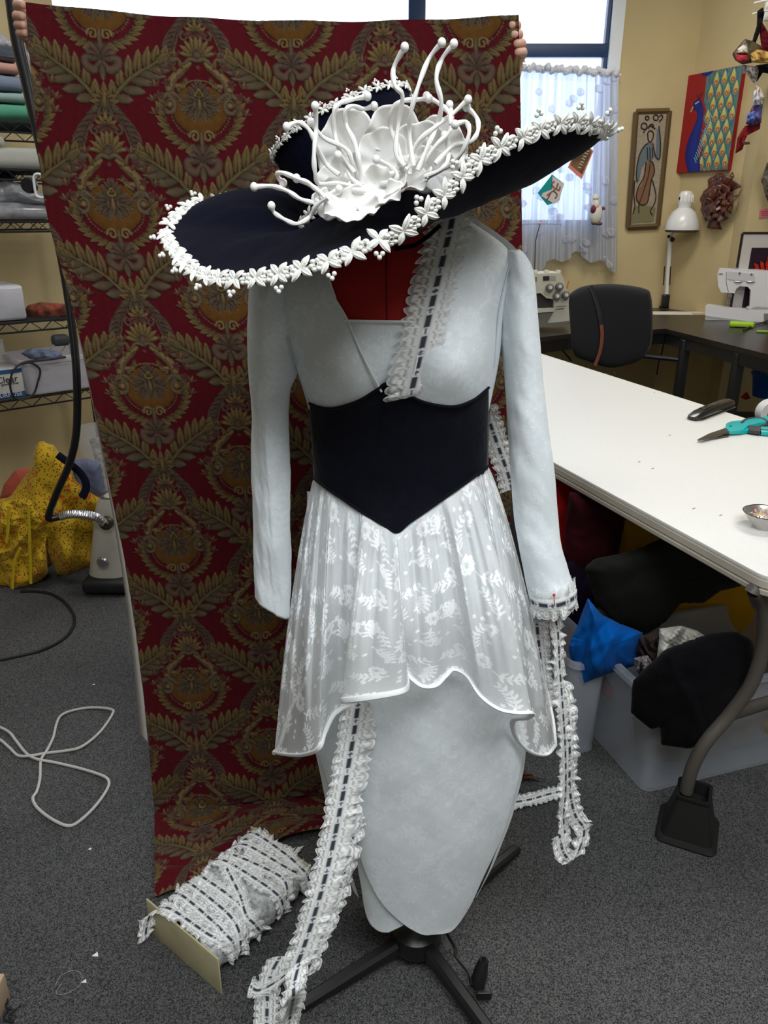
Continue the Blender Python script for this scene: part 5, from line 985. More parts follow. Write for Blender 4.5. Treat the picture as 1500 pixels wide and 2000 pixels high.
# ---- hanging masks and trinkets at the far right --------------------------
hk = thing('hook_rack', 'white wire hook rack on the wall at the top right corner', 'rack', tuple(P(1485, 20, 5.5)))
MB().tube([P(1473, 6, 5.5), P(1490, 2, 5.5), P(1540, -4, 5.5)], .006, 8).obj('wire_hook', WHITE, hk); MB().tube([P(1470, 27, 5.5), P(1490, 22, 5.5), P(1540, 16, 5.5)], .005, 8).obj('wire_hook', WHITE, hk); MB().box(P(1500, 12, 5.56), (.03, .03, .16), bev=.006).obj('bracket', WHITE, hk)
def flatblob(name, label, cat, poly, Y, depth, m_, seed, crump=.012, fr=14): return cloth(name, label, cat, poly, Y, depth, m_, seed, crump, fr)
flatblob('ribbon', 'long black ribbon hanging from the wire hook above the masks', 'ribbon', [(1490, 14), (1493, 25), (1488, 50), (1476, 85), (1468, 84), (1478, 50), (1479, 22)], 5.5, .02, cm('black ribbon', (.01, .01, .012)), 81)
flatblob('velvet_bag', 'dark red velvet piece hanging at the right frame edge near the top', 'fabric', [(1487, 40), (1500, 62), (1515, 70), (1515, 110), (1488, 98), (1483, 60)], 5.52, .03, cm('dark red velvet', (.10, .006, .012)), 82)
mk = thing('mask', 'gilded masquerade mask in red, white and gold hanging top right', 'mask', tuple(P(1470, 110, 5.44)))
for nm, poly, m_ in (('face_panel', [(1430, 105), (1455, 76), (1470, 80), (1490, 92), (1482, 120), (1450, 126), (1436, 118)], mt('dark gilded paint', (.10, .075, .035), .4, color2=(.03, .025, .02), nscale=20)), ('white_cheek', [(1440, 96), (1452, 87), (1460, 92), (1461, 104), (1442, 104)], mt('cream paint', (.60, .55, .48), .6)), ('red_cheek', [(1434, 106), (1460, 107), (1462, 118), (1452, 123), (1440, 120)], mt('carmine paint', (.35, .02, .03), .5))):
    cloth(nm, None, None, poly, 5.44 if nm == 'face_panel' else 5.40, .03, m_, 83, .004, 10, parent=mk)
cloth('gold_veil', None, None, [(1465, 106), (1480, 96), (1505, 102), (1520, 115), (1500, 124), (1468, 122)], 5.41, .03, mt('gold satin', (.45, .27, .07), .3, spec=.6), 84, .012, 16, parent=mk)
flatblob('mask', 'pale jester mask with black scrollwork hanging below the gilded mask', 'mask', [(1452, 126), (1462, 128), (1480, 130), (1482, 140), (1476, 166), (1468, 158), (1458, 142), (1450, 144)], 5.46, .03, mt('white and black mask', (.55, .50, .50), .5, color2=(.03, .03, .03), nscale=14), 85)
flatblob('feathers', 'black feathers behind the jester mask at the right edge', 'feather', [(1476, 128), (1500, 124), (1515, 130), (1510, 146), (1490, 142), (1478, 160), (1472, 150)], 5.5, .02, cm('black feather', (.012, .014, .012)), 86)
jf = thing('jester_doll', 'small hanging doll with white face and blue and dark red outfit', 'doll', tuple(P(1478, 220, 5.44)))
for nm, poly, m_ in (('cap', [(1476, 166), (1486, 172), (1494, 190), (1490, 204), (1482, 206), (1480, 180)], cm('fluffy cream', (.60, .52, .46))), ('face', [(1472, 178), (1480, 174), (1486, 190), (1484, 206), (1472, 204), (1470, 192)], mt('doll white', (.55, .55, .60), .5)), ('jacket', [(1470, 206), (1490, 202), (1488, 220), (1487, 240), (1470, 246), (1456, 242), (1462, 224)], mt('blue and maroon silk', (.10, .02, .03), .5, color2=(.10, .14, .45), nscale=16)), ('sleeve', [(1460, 222), (1474, 216), (1478, 226), (1472, 240), (1458, 240)], mt('blue silk', (.12, .17, .50), .5))):
    cloth(nm, None, None, poly, 5.44-(.03 if nm in ('face', 'sleeve') else 0), .03, m_, 87, .01, 14, parent=jf)
cloth('trouser', None, None, [(1455, 246), (1485, 240), (1484, 252), (1462, 260), (1455, 275), (1450, 292), (1436, 300), (1440, 270), (1448, 256)], 5.46, .03, cm('dark red silk', (.18, .012, .015)), 88, .01, 10, parent=jf); cloth('shoe', None, None, [(1447, 276), (1464, 277), (1465, 282), (1450, 283)], 5.44, .015, mt('brown leather', (.10, .045, .025), .5), 89, .003, 8, parent=jf)
bm_ = flatblob('bird_ornament', 'dark textured mask ornament at the right edge above the pink note', 'ornament', [(1498, 316), (1504, 330), (1510, 390), (1500, 395), (1494, 380), (1490, 362), (1486, 352), (1492, 336)], 5.5, .03, mt('dark feathered', (.03, .025, .02), .7, color2=(.15, .12, .09), nscale=40), 90)
PF = Frame((0, 5.6), (1, 0))
nt_o = card('note', 'small pink note stuck on the pier below the dark ornament', 'note', [(1484, 410), (1515, 403), (1515, 424), (1482, 426)], PF, -.004, .002, mt('pink paper', (.70, .17, .20), .8))
for k in range(3): MB().tube([PF.p(1487, 413.5+k*4, -.008), PF.p(1506, 411+k*4, -.008)], .0012, 4).obj('handwriting', mt('ink', (.05, .02, .08), .7), nt_o)
ff = thing('framed_flower_photo', 'thin black frame holding a red dahlia photo in a wide white mat', 'picture', tuple(PF.p(1490, 600, 0)))
u0, zt1 = PF.at(1450, 456, -.01); zb1 = PF.at(1450, 625, -.01)[1]; u1 = u0+.62; FRB = mt('thin black frame', (.02, .012, .01), .4)
PW = lambda u, o_, z: PF.w(u, o_, z)
MB().box(PW((u0+u1)/2, -.012, (zt1+zb1)/2), (u1-u0, .018, zt1-zb1)).obj('mat_board', mt('white mat board', (.58, .55, .52), .8), ff)
for a, b in (((u0, zb1), (u0, zt1)), ((u0, zt1), (u1, zt1)), ((u1, zt1), (u1, zb1)), ((u0, zb1), (u1, zb1))): MB().tube([PW(a[0], -.016, a[1]), PW(b[0], -.016, b[1])], .011, 4).obj('frame_side', FRB, ff)
iu, iz = PF.at(1468, 484, -.02); jz = PF.at(1462, 600, -.02)[1]
MB().box(PW((iu+u1-.1)/2, -.023, (iz+jz)/2), (u1-.1-iu, .004, iz-jz)).obj('photo', mt('dark plum print', (.018, .006, .015), .4), ff)
dm = MB(); rr_ = random.Random(4); cc_ = PW(iu+.16, -.03, iz-.22)
for k in range(60):
    a = k*2.399; q = .13*math.sqrt((60-k)/60); c = cc_+Vector((q*math.cos(a), -.0003*k, q*math.sin(a))); d = Vector((math.cos(a), 0, math.sin(a))); s_ = Vector((-d.z, 0, d.x)); L = .05
    dm.add([c-d*.01, c+s_*.014+d*.02+Vector((0, -.003, 0)), c+d*L, c-s_*.014+d*.02+Vector((0, -.003, 0))], [(0, 1, 2, 3)])
o = dm.obj('dahlia_print', mt('scarlet petals print', (.62, .02, .008), .5, color2=(.30, .005, .005), nscale=30), ff, smooth=False)
# ================= DESKS, CHAIR, MACHINES ================================
DZ = .78; DK_ = mat('dark brown desk laminate', (.020, .015, .012), .32, spec=.5)
f1, f2 = F(1020, 690, DZ), F(1300, 648, DZ); 
dk = thing('desk', 'black corner desk running under the window and along the right wall', 'desk', (1.6, 5.4, 0))
def deskpoly(pts): return [F(x, y, DZ-.03) for x, y in pts]
top_ = [F(980, 668, DZ), F(1112, 652, DZ), F(1240, 646, DZ), F(1300, 642, DZ), F(1500, 692, DZ), F(1620, 722, DZ), Vector((4.2, 4.2, DZ)), RIGHT.w(1.0, -.02, DZ), RIGHT.w(.05, -.02, DZ), Vector((wx0+3.4, WY-.02, DZ))]
top_[4] = F(1500, 692, DZ)
top_ = top_[:6]+[PF.p(1600, 600, -.02)]+[PF.p(1453, 560, -.02), RIGHT.w(.05, -.03, DZ), Vector((F(1000, 600, DZ).x, WY-.03, DZ))]
for v in top_: v.z = DZ-.03
MB().prism(top_, Vector((0, 0, .03))).obj('desk_top', DK_, dk, sharp=30)
ap = MB(); al = [F(980, 668, DZ), F(1112, 652, DZ), F(1300, 642, DZ), F(1500, 692, DZ), F(1600, 718, DZ)]
for a, b in zip(al, al[1:]):
    d = (b-a).normalized(); s_ = Vector((-d.y, d.x, 0)); ap.box((a+b)/2+s_*.02-Vector((0, 0, .065)), ((b-a).length, .03, .07), (d, s_, Vector((0, 0, 1))))
ap.obj('apron', BMETAL, dk, smooth=False)
for x, y, o_ in ((1345, 652, .03), (1452, 678, .03), (1040, 662, .03)):
    c = F(x, y, DZ); MB().box((c.x, c.y+o_, (DZ-.04)/2), (.055, .055, DZ-.04), bev=.004).obj('leg', BMETAL, dk)
a, b = F(1272, 648, DZ), F(1345, 652, DZ); MB().tube([Vector((a.x, a.y+.1, DZ-.17)), Vector((b.x, b.y+.04, DZ-.17))], .016, 8).obj('stretcher', BMETAL, dk)
c = F(1452, 678, DZ); MB().box((c.x+.6, c.y+.15, .30), (1.2, .45, .03), bev=.004).obj('lower_shelf', BMETAL, dk)
# chair ---------------------------------------------------------------------
CY = 4.35; chp = thing('office_chair', 'black upholstered office chair with its back to the white table', 'chair', (P(1195, 700, CY).x, CY+.1, 0)); CF = mat('black chair fabric', (.013, .013, .015), .9, bump=.5, bscale=700, sheen=.1)
bp = cr([(1121, 568), (1150, 557), (1205, 555), (1260, 564), (1272, 580), (1275, 625), (1272, 672), (1255, 700), (1228, 712), (1190, 718), (1150, 706), (1120, 690), (1114, 640), (1111, 585)], 6, closed=True)
cen = bp.mean(0); vv = []; K = 14; n = len(bp)
Gc = []
for sgn, rg in ((-1, range(K+1)), (1, range(K-1, -1, -1))):
    for i in rg:
        r = i/K; p = cen+(bp-cen)*r; d_ = .035*(1-r**6)**.5; a_, b_ = ray(p[:, 0], p[:, 1]); Yc = CY+.05*((p[:, 0]-cen[0])/80)**2*(-1)+sgn*d_; Gc.append(np.stack([a_*Yc, Yc, CH+b_*Yc], -1))
gridmesh('backrest', np.array(Gc), CF, chp, wrapv=True)
cx0 = chp.location.x; MB().box((cx0+.02, CY+.30, .47), (.46, .44, .08), bev=.035).obj('seat', CF, chp)
MB().tube([(cx0, CY+.06, .62), (cx0, CY+.07, .50), (cx0, CY+.15, .42)], .03, 10, flat=.4).obj('back_bar', BMETAL, chp); MB().tube([(cx0, CY+.28, .10), (cx0, CY+.28, .43)], .026, 14).obj('column', BMETAL, chp)
for k in range(5):
    a = k*1.2566+.3; e_ = Vector((cx0+.28*math.cos(a), CY+.28+.28*math.sin(a), .07)); MB().tube([(cx0, CY+.28, .10), e_], [.024, .014], 8).obj('base_leg', BMETAL, chp); MB().lathe(e_-Vector((0, .012, .042)), [(0, 0), (.028, 0), (.028, .024), (0, .024)], 16, ax=(Vector((1, 0, 0)), Vector((0, 0, 1)), Vector((0, 1, 0)))).obj('caster', BLACK, chp)
st_ = [P(x, y, CY-.05) for x, y in ((1153, 558), (1160, 575), (1168, 600), (1173, 625), (1176, 655), (1172, 685), (1162, 714))]
o = MB().tube([Vector(q) for q in cr(st_, 6)], [.012]*18+[.011]*19, 6, flat=.25, up=(0, 1, 0)); o.m = [0 if i < len(o.m)*.55 else 1 for i in range(len(o.m))]
tag(o.obj('strap', [mt('black strap', (.02, .02, .025), .3, spec=.6), mt('rust strap', (.22, .06, .03), .6)]), 'narrow black and rust strap hanging over the back of the office chair', 'strap')
# desk lamp -----------------------------------------------------------------
LY = 5.95; lp_ = thing('desk_lamp', 'white adjustable desk lamp clamped to the back of the desk', 'lamp', tuple(F(1300, 603, DZ)))
LW = mt('white lamp enamel', (.80, .80, .80), .25, spec=.6); LY = lp_.location.y-.02
s0 = P(1331, 449, LY-.1); ps = 1.0*(LY)/1500
sh_ = MB().lathe(s0, [(30*ps, 0), (30.5*ps, .01), (27*ps, 16*ps), (20*ps, 30*ps), (12*ps, 36*ps), (11.5*ps, 40*ps), (13*ps, 44*ps), (12*ps, 60*ps), (9*ps, 64*ps), (0, 66*ps)], 40).obj('lamp_shade', LW, lp_)
MB().lathe(s0-Vector((0, 0, .012)), [(26*ps, -.004), (28*ps, .0), (28*ps, .012), (26*ps, .012)], 40).obj('shade_rim', mt('dark brown rim', (.08, .05, .04), .4), lp_)
for k in range(6):
    a = math.radians(-150+k*24); c = s0+Vector((12.8*ps*math.cos(a), 12.8*ps*math.sin(a), 52*ps)); MB().box(c, (.008, .008, 12*ps), bev=.002).obj('vent_slot', mt('bright vent', (.9, .9, .85), .4), lp_)
MB().tube([Vector(q) for q in cr([tuple(P(1327, 390, LY-.12)), tuple(P(1328, 386, LY-.12)), tuple(P(1333, 384, LY-.12)), tuple(P(1336, 388, LY-.12))], 5)], .006, 6).obj('switch_loop', BLACK, lp_)
MB().tube([P(1318, 452, LY-.05), P(1309, 462, LY), P(1307, 500, LY), P(1302, 574, LY)], [.012, .016, .016, .015], 10).obj('arm', LW, lp_)
for dx in (-6, 6): MB().tube([P(1304+dx, 520, LY-.03), P(1302+dx, 557, LY-.03)], .0045, 6).obj('spring', BMETAL, lp_)
MB().ball(P(1313, 468, LY-.02), .018, 10).obj('knob', BLACK, lp_); MB().ball(P(1306, 462, LY-.03), .012, 8).obj('knob', BLACK, lp_)
MB().box(P(1299, 588, LY), (.055, .05, .10), bev=.008).obj('clamp', BMETAL, lp_); MB().lathe(F(1299, 600, DZ), [(.05, 0), (.05, .012), (.02, .02), (0, .02)], 20).obj('clamp_foot', BMETAL, lp_)
# serger -----------------------------------------------------------------
SY_ = 5.15; sg_ = thing('serger', 'cream overlock sewing machine with four tension dials beside the chair', 'sewing machine', tuple(F(1085, 650, DZ))); SF = Frame((0, F(1085, 645, DZ).y), (1, 0)); CRM = mt('cream plastic', (.56, .54, .44), .4, spec=.5); DGR = mt('machine grey', (.16, .16, .14), .5)
def pr(fr, off, th): return lambda name, pts, m_, par, extra=0: MB().prism([fr.p(x, y, off-extra) for x, y in pts], fr.n*th).obj(name, m_, par, sharp=30)
sp_ = pr(SF, .0, .20); q4 = lambda x, y: (1020+x/9.09, 500+y/9.09)
sp_('body', [q4(*p) for p in ((100, 330), (560, 300), (690, 310), (740, 420), (790, 600), (830, 850), (850, 1150), (430, 1190), (560, 980), (560, 770), (430, 750), (330, 660), (100, 680))], CRM, sg_)
sp_('base', [q4(*p) for p in ((60, 990), (560, 985), (440, 1190), (850, 1160), (850, 1210), (60, 1290))], DGR, sg_, .01); MB().prism([SF.p(*q4(*p), .03) for p in ((230, 660), (500, 660), (560, 780), (560, 960), (230, 960))], SF.n*.05).obj('looper_recess', mt('dark metal recess', (.07, .06, .06), .4, .6), sg_, smooth=False)
sp_('work_bed', [q4(*p) for p in ((60, 960), (570, 925), (560, 990), (60, 1020))], CRM, sg_, .02); sp_('handle_recess', [q4(*p) for p in ((370, 360), (480, 355), (480, 435), (370, 440))], mt('handle hole', (.02, .015, .015), .6), sg_, .003); sp_('handle_inset', [q4(*p) for p in ((485, 355), (590, 350), (600, 430), (485, 435))], mt('inset grey', (.33, .33, .30), .6), sg_, .002)
for x, y in ((485, 560), (655, 540), (610, 710), (770, 690)):
    c = SF.p(*q4(x, y), -.002); ax2 = (Vector((1, 0, 0)), Vector((0, 0, 1)), Vector((0, -1, 0))); dl = MB().lathe(c, [(.026, 0), (.026, .012), (.022, .03), (.014, .032), (0, .032)], 20, ax=ax2).obj('tension_dial', DGR, sg_); MB().lathe(c+Vector((0, -.0325, .003)), [(0, 0), (.011, 0), (.011, .002), (0, .002)], 16, ax=ax2).obj('dial_face', mt('dial white', (.7, .7, .66), .5), dl)
for x in (230, 430, 640): MB().lathe(SF.p(*q4(x, 305), .05), [(.017, 0), (.017, .014), (.014, .02), (0, .02)], 16).obj('spool_cap', CRM, sg_)
for k in range(5): MB().tube([SF.p(*q4(185, 385+k*18), -.002), SF.p(*q4(265, 375+k*18), -.002)], .0018, 4).obj('vent_line', DGR, sg_)
MB().tube([SF.p(1044, 528, .1), SF.p(1046, 470, .1), SF.p(1054, 440, .1)], .0035, 6).obj('thread_stand', mt('brown rod', (.10, .08, .07), .5, .6), sg_); MB().tube([SF.p(1018, 438, .1), SF.p(1054, 437, .1), SF.p(1096, 438, .1)], .0022, 6).obj('thread_guide', STEEL, sg_)
for x in (1018, 1049, 1071, 1094): MB().tube([SF.p(x, 438, .1), SF.p(x+2, 442, .1), SF.p(x, 445, .1)], .0018, 5).obj('guide_hook', STEEL, sg_)
MB().ball(SF.p(1054, 437, .1), .010, 8).obj('guide_cap', mt('pink cap', (.6, .3, .3), .5), sg_); MB().tube([SF.p(*q4(790, 580), .1), SF.p(*q4(825, 440), .1)], .004, 6).obj('handle_stick', mt('orange plastic', (.65, .16, .02), .5), sg_)
MB().tube([SF.p(*q4(600, 900), -.004), SF.p(*q4(780, 885), -.004)], .0014, 4).obj('lettering', DGR, sg_); MB().tube([SF.p(*q4(600, 945), -.004), SF.p(*q4(740, 930), -.004)], .0026, 4).obj('lettering', DGR, sg_)
# sewing machine -----------------------------------------------------------
mf = F(1440, 630, DZ); MD = Vector((.93, -.36, 0)).normalized(); MF = Frame((F(1380, 624, DZ).x, F(1380, 624, DZ).y), (MD.x, MD.y)); q5 = lambda x, y: (1350+x/9.09, 440+y/9.09)
sw = thing('sewing_machine', 'white sewing machine on the desk at the right below the dahlia picture', 'sewing machine', tuple(mf)); WM = mt('white machine plastic', (.78, .77, .80), .3, spec=.5)
mp = pr(MF, 0, .12); mp('bed', [q5(*p) for p in ((250, 1460), (300, 1425), (1010, 1500), (1160, 1440), (1420, 1460), (1420, 1790), (1180, 1770), (250, 1690))], WM, sw)
mp('arm', [q5(*p) for p in ((490, 800), (520, 775), (1200, 800), (1420, 820), (1440, 1500), (1160, 1500), (980, 1480), (1040, 1440), (1055, 1150), (1000, 1090), (860, 1080), (800, 1130), (770, 1210), (530, 1190), (480, 1080), (465, 900))], WM, sw, -.0)
mp('stitch_panel', [q5(*p) for p in ((650, 815), (1120, 860), (1145, 1010), (640, 960))], mt('pale panel', (.62, .62, .66), .4), sw, .004); mp('seam_line', [q5(*p) for p in ((250, 1600), (1130, 1720), (1130, 1745), (250, 1640))], mt('light grey line', (.42, .41, .43), .5), sw, .003)
for x in (830, 1050): MB().ball(MF.p(*q5(x, 1005), -.004), .012, 10, (2.2, .5, .6), ax=(MF.d, MF.n, Vector((0, 0, 1)))).obj('slider', mt('silver', (.6, .6, .6), .25, .8), sw)
for x, y in ((860, 850), (1070, 870)): MB().ball(MF.p(*q5(x, y), -.006), .007, 8).obj('dial', DGR, sw)
MB().tube([MF.p(*q5(650, 1215), .04), MF.p(*q5(655, 1400), .04)], .006, 6).obj('presser_bar', STEEL, sw); MB().box(MF.p(*q5(650, 1390), .04), (.03, .02, .006), bev=.001).obj('presser_foot', STEEL, sw); MB().box(MF.p(*q5(690, 1260), .03), (.02, .02, .03), bev=.002).obj('needle_clamp', STEEL, sw)
MB().tube([MF.p(*q5(625, 830), -.003), MF.p(*q5(620, 1000), -.003), MF.p(*q5(660, 1180), -.003)], .0016, 4).obj('thread_slot', DGR, sw); MB().tube([MF.p(*q5(490, 862), -.003), MF.p(*q5(560, 862), -.003)], .003, 4).obj('lettering', DGR, sw)
for k in range(7): MB().tube([MF.p(*q5(1290, 1575+k*20), -.003), MF.p(*q5(1420, 1568+k*20), -.003)], .0022, 4).obj('vent_line', DGR, sw)
MB().tube([MF.p(*q5(730, 775), .05), MF.p(*q5(770, 752), .05), MF.p(*q5(850, 765), .05)], .003, 6).obj('thread_guide', STEEL, sw)
# small things on the desk
def onb(name, label, cat, x, y, sz, m_, dr_=(1, 0), bev=.004):
    c = F(x, y, DZ); d = Vector((dr_[0], dr_[1], 0)).normalized(); s_ = Vector((-d.y, d.x, 0)); return tag(MB().box(c+Vector((0, 0, sz[2]/2+.0005)), sz, (d, s_, Vector((0, 0, 1))), bev=bev).obj(name, m_), label, cat)
gbx = onb('sticky_box', 'lime green box lying on the desk in front of the white sewing machine', 'box', 1448, 639, (.15, .07, .035), mt('lime green plastic', (.36, .62, .02), .4), (.93, -.36), .012)
cg = F(1448, 639, DZ+.0365); MB().tube([cg+MD*-.04+Vector((0, 0, 0)), cg+MD*-.02+Vector((.0, .01, 0)), cg+MD*.03], .0022, 5).obj('lettering', mt('ink', (.05, .02, .08), .7), gbx)
onb('marker_pen', 'green marker lying on the desk at the right frame edge', 'pen', 1497, 650, (.12, .014, .014), mt('green pen', (.25, .50, .05), .4), (.9, -.2), .006)
onb('paper_sheet', 'white paper sheets on the desk left of the white sewing machine', 'paper', 1325, 612, (.42, .18, .003), mt('white paper', (.72, .68, .60), .8), (1, -.05), .0005)
onb('pattern_card', 'small tan card lying between the paper and the white sewing machine', 'card', 1366, 614, (.10, .10, .004), mt('tan card', (.55, .40, .27), .8), (1, -.2), .0005)
A = [F(x, y, DZ+.01) for x, y in ((1452, 645), (1470, 636), (1490, 630), (1510, 622))]; tag(MB().tube([Vector(q) for q in cr(A, 6)], .006, 8).obj('power_cord', BLACK), 'black cord crossing the lime green box on the desk', 'cord')
A = [P(x, y, 5.6) for x, y in ((1078, 662), (1090, 675), (1104, 690), (1116, 705))]; tag(MB().tube([Vector(q) for q in cr(A, 6)], .006, 8).obj('power_cord', BLACK), 'black cord hanging under the desk below the serger', 'cord')
A = [P(x, y, 5.7) for x, y in ((1299, 640), (1298, 662), (1292, 690), (1286, 710), (1283, 732))]; tag(MB().tube([Vector(q) for q in cr(A, 6)], .006, 8).obj('power_cord', BLACK), 'black lamp cord hanging below the desk right of the chair', 'cord')
bk_ = P(1492, 760, 5.0); zsh = .315; bk_.z = zsh; bkt = thing('blue_bucket', 'round blue plastic tub on the low shelf under the desk', 'bucket', tuple(P(1500, 750, 4.75)))
bq = P(1503, 774, 4.75); h_ = P(1503, 728, 4.75).z-bq.z
MB().lathe(bq, [(0, 0), (.10, 0), (.118, h_*.85), (.128, h_*.9), (.128, h_), (.118, h_), (.108, h_*.5), (0, .01)], 36).obj('tub', mt('blue plastic', (.0, .07, .36), .4), bkt)
cloth('teal_scrap', 'teal scraps lying inside the round blue tub', 'fabric', [(1476, 733), (1490, 726), (1520, 728), (1520, 740), (1485, 740)], 4.73, .03, cm('teal cloth', (.02, .25, .24)), 92)
cloth('red_scrap', 'small red cloth scrap beside the blue tub', 'fabric', [(1446, 776), (1458, 765), (1466, 778), (1456, 781)], 4.8, .02, cm('red cloth', (.38, .008, .01)), 93, .005)
tp = thing('roll', 'white roll standing behind the far edge of the white table, below the tub', 'roll', tuple(P(1498, 800, 4.2))); c = P(1505, 806, 4.0); MB().lathe(c-Vector((0, .04, 0)), [(.035, 0), (.07, 0), (.07, .07), (.035, .07), (.035, 0)], 28, ax=(Vector((1, 0, 0)), Vector((0, 0, 1)), Vector((0, 1, 0)))).obj('roll_body', WHITE, tp)
# ================= LEFT SIDE: WIRE SHELVING ==============================
shv = thing('wire_shelving', 'black wire shelving unit against the left wall behind the fabric', 'shelving', tuple(LEFT.w(-.3, .2, 0)))
SZ = [LEFT.at(65, y)[1] for y in (240, 332, 433, 628, 776)]; ZA = Vector((0, 0, 1)); S0, S1, SD = -.85, .36, .42
for z in SZ:
    mb = MB()
    for off in (0, SD):
        mb.tube([LEFT.w(S0, off, z), LEFT.w(S1, off, z)], .005, 6); mb.tube([LEFT.w(S0, off, z-.038), LEFT.w(S1, off, z-.038)], .004, 6)
        n = 26; pts = [LEFT.w(S0+(S1-S0)*k/n, off, z-(.038 if k % 2 else 0)) for k in range(n+1)]; mb.tube(pts, .0026, 5)
    for s_ in (S0, S1): mb.tube([LEFT.w(s_, 0, z), LEFT.w(s_, SD, z)], .005, 6)
    for k in range(16): off = (k+.5)/16*SD; mb.tube([LEFT.w(S0, off, z+.003), LEFT.w(S1, off, z+.003)], .0022, 4)
    mb.obj('wire_shelf', BMETAL, shv)
for s_ in (S0, S1):
    for off in (0, SD): MB().tube([LEFT.w(s_, off, .0), LEFT.w(s_, off, 1.98)], .0127, 12).obj('post', BMETAL, shv)
def sbox(name, label, cat, x0, y0, x1, y1, off, dp, m_, zbase=None, bev=.01, group=None):
    """soft slab resting on a shelf: pixel rectangle read on the plane at depth off"""
    u0, zt = LEFT.at(x0, y0, off); u1, _ = LEFT.at(x1, y0, off); zb = zbase if zbase is not None else LEFT.at(x0, y1, off)[1]
    o = MB().box(LEFT.w((u0+u1)/2, off+dp/2, (zb+zt)/2), (abs(u1-u0), dp, zt-zb), (LEFT.d, LEFT.n, ZA), bev=min(bev, (zt-zb)*.45)).obj(name, m_); return tag(o, label, cat, group)
def stackz(ys, base): # heights for a stack whose layers meet at image rows ys (top to bottom)
    return [LEFT.at(35, y)[1] for y in ys]
zz_ = stackz([93, 119, 142, 178, 200], 0)
def fold(name, label, x0, x1, zt, zb, m_, off=.03, seed=0):
    u0 = LEFT.at(x0, 200, off)[0]; u1 = LEFT.at(x1, 200, off)[0]; N_, K = 90, 24; zm, hh = (zt+zb)/2, (zt-zb)/2; G = np.zeros((N_, K, 3)); 
    for i in range(N_):
        u_ = u0+(u1-u0)*i/(N_-1); e = min(1, min(i, N_-1-i)/4)**.5
        for k in range(K):
            a = 2*math.pi*k/K; ca, sa = math.cos(a), math.sin(a); G[i, k] = tuple(LEFT.w(u_, off+.17-.17*np.sign(ca)*abs(ca)**.3*(.6+.4*e), zm+hh*.97*np.sign(sa)*abs(sa)**.55*max(e, .05)))
    n_ = noise2(G[..., 0]*25, G[..., 2]*50+G[..., 1]*10, seed, 3); G[..., 2] += .003*n_; return tag(gridmesh(name, G, m_, None, wrapv=True), label, 'folded fabric')
ft = [SZ[0], LEFT.at(35, 200)[1], LEFT.at(35, 178)[1], LEFT.at(35, 143)[1], LEFT.at(35, 119)[1], LEFT.at(35, 84)[1]]; ft[0] = SZ[0]+.008
XA = -60
fold('folded_fabric', 'folded sea green fabric at the bottom of the stack on the top left shelf', XA, 66, ft[1], ft[0], cm('sea green cloth', (.10, .34, .22)), seed=1)
fold('folded_fabric', 'folded pale mint fabric just above the sea green one', XA, 62, ft[2], ft[1], cm('pale mint cloth', (.28, .40, .38)), seed=2)
fold('folded_fabric', 'folded grey blue fabric in the middle of the shelf stack', XA, 56, ft[3], ft[2], cm('grey blue cloth', (.20, .24, .31)), seed=3)
fold('folded_fabric', 'folded peach pink fabric above the grey blue one', XA, 52, ft[4], ft[3], cm('peach cloth', (.55, .30, .24)), seed=4)
fold('folded_fabric', 'dark navy fabric in a clear bag on top of the folded stack', XA, 50, ft[5], ft[4], mt('navy cloth in film', (.03, .035, .06), .15, spec=.8, color2=(.10, .11, .14), nscale=14), seed=5)
LF_ = lambda p, off=.1: LEFT.p(*p, off)
def scl(name, label, cat, poly, off, depth, m_, seed, crump=.012, fr=10):
    c = LEFT.p(sum(p[0] for p in poly)/len(poly), sum(p[1] for p in poly)/len(poly), off); return cloth(name, label, cat, poly, c.y, depth, m_, seed, crump, fr)
PW_ = mt('white fleece', (.62, .61, .60), .9, spec=.2)
scl('polybag', 'crinkled clear bag on top of the dark navy fabric', 'plastic bag', [(-20, 62), (5, 66), (25, 84), (40, 93), (38, 98), (-20, 92)], .12, .06, mt('clear film', (.50, .50, .55), .12, alpha=.6, spec=.8), 101)
for z0_, x0, y0, x1, y1, lab, sd in ((1, -60, 283, 88, 321, 'long white fabric bolt on the second wire shelf from the top', 1), (1, -60, 262, 9, 283, 'white fabric piece on top of the long white bolt', 2), (2, -60, 395, 100, 428, 'grey plastic wrapped package under the white ones on the third shelf', 4)):
    sbox('white_bolt' if sd < 3 else 'wrapped_package', lab, 'folded fabric', x0, y0, x1, y1, .05, .28, cm('bolt white', (.58, .58, .52)) if sd < 3 else mt('grey film wrap', (.20, .21, .24), .15, spec=.8, color2=(.45, .45, .47), nscale=18), zbase=(SZ[z0_]+.008 if sd != 2 else None), bev=.03)
scl('wrapped_package', 'crumpled clear bag of white material on the third wire shelf', 'plastic bag', [(-30, 362), (10, 352), (40, 360), (70, 372), (100, 380), (104, 400), (60, 402), (-30, 404)], .16, .12, mt('white stuff in film', (.55, .56, .58), .12, spec=.9, color2=(.30, .31, .33), nscale=9), 102, .02)
scl('black_bag', 'small dark bag at the left end of the third wire shelf', 'bag', [(-30, 330), (15, 333), (32, 340), (25, 356), (-30, 362)], .3, .06, cm('black bag cloth', (.015, .016, .03)), 103)
sbox('package', 'white plastic wrapped package standing at the left end of the fourth shelf', 'package', -60, 562, 45, 616, .02, .25, mt('white film pack', (.55, .54, .58), .25, spec=.7, noise=.2, nscale=10), zbase=SZ[3]+.008, bev=.015)
scl('polybag', 'small crumpled clear bag on top of the white wrapped package', 'plastic bag', [(-20, 554), (14, 553), (26, 560), (10, 566), (-20, 567)], .14, .05, mt('clear film', (.50, .50, .55), .12, alpha=.6, spec=.8), 104)
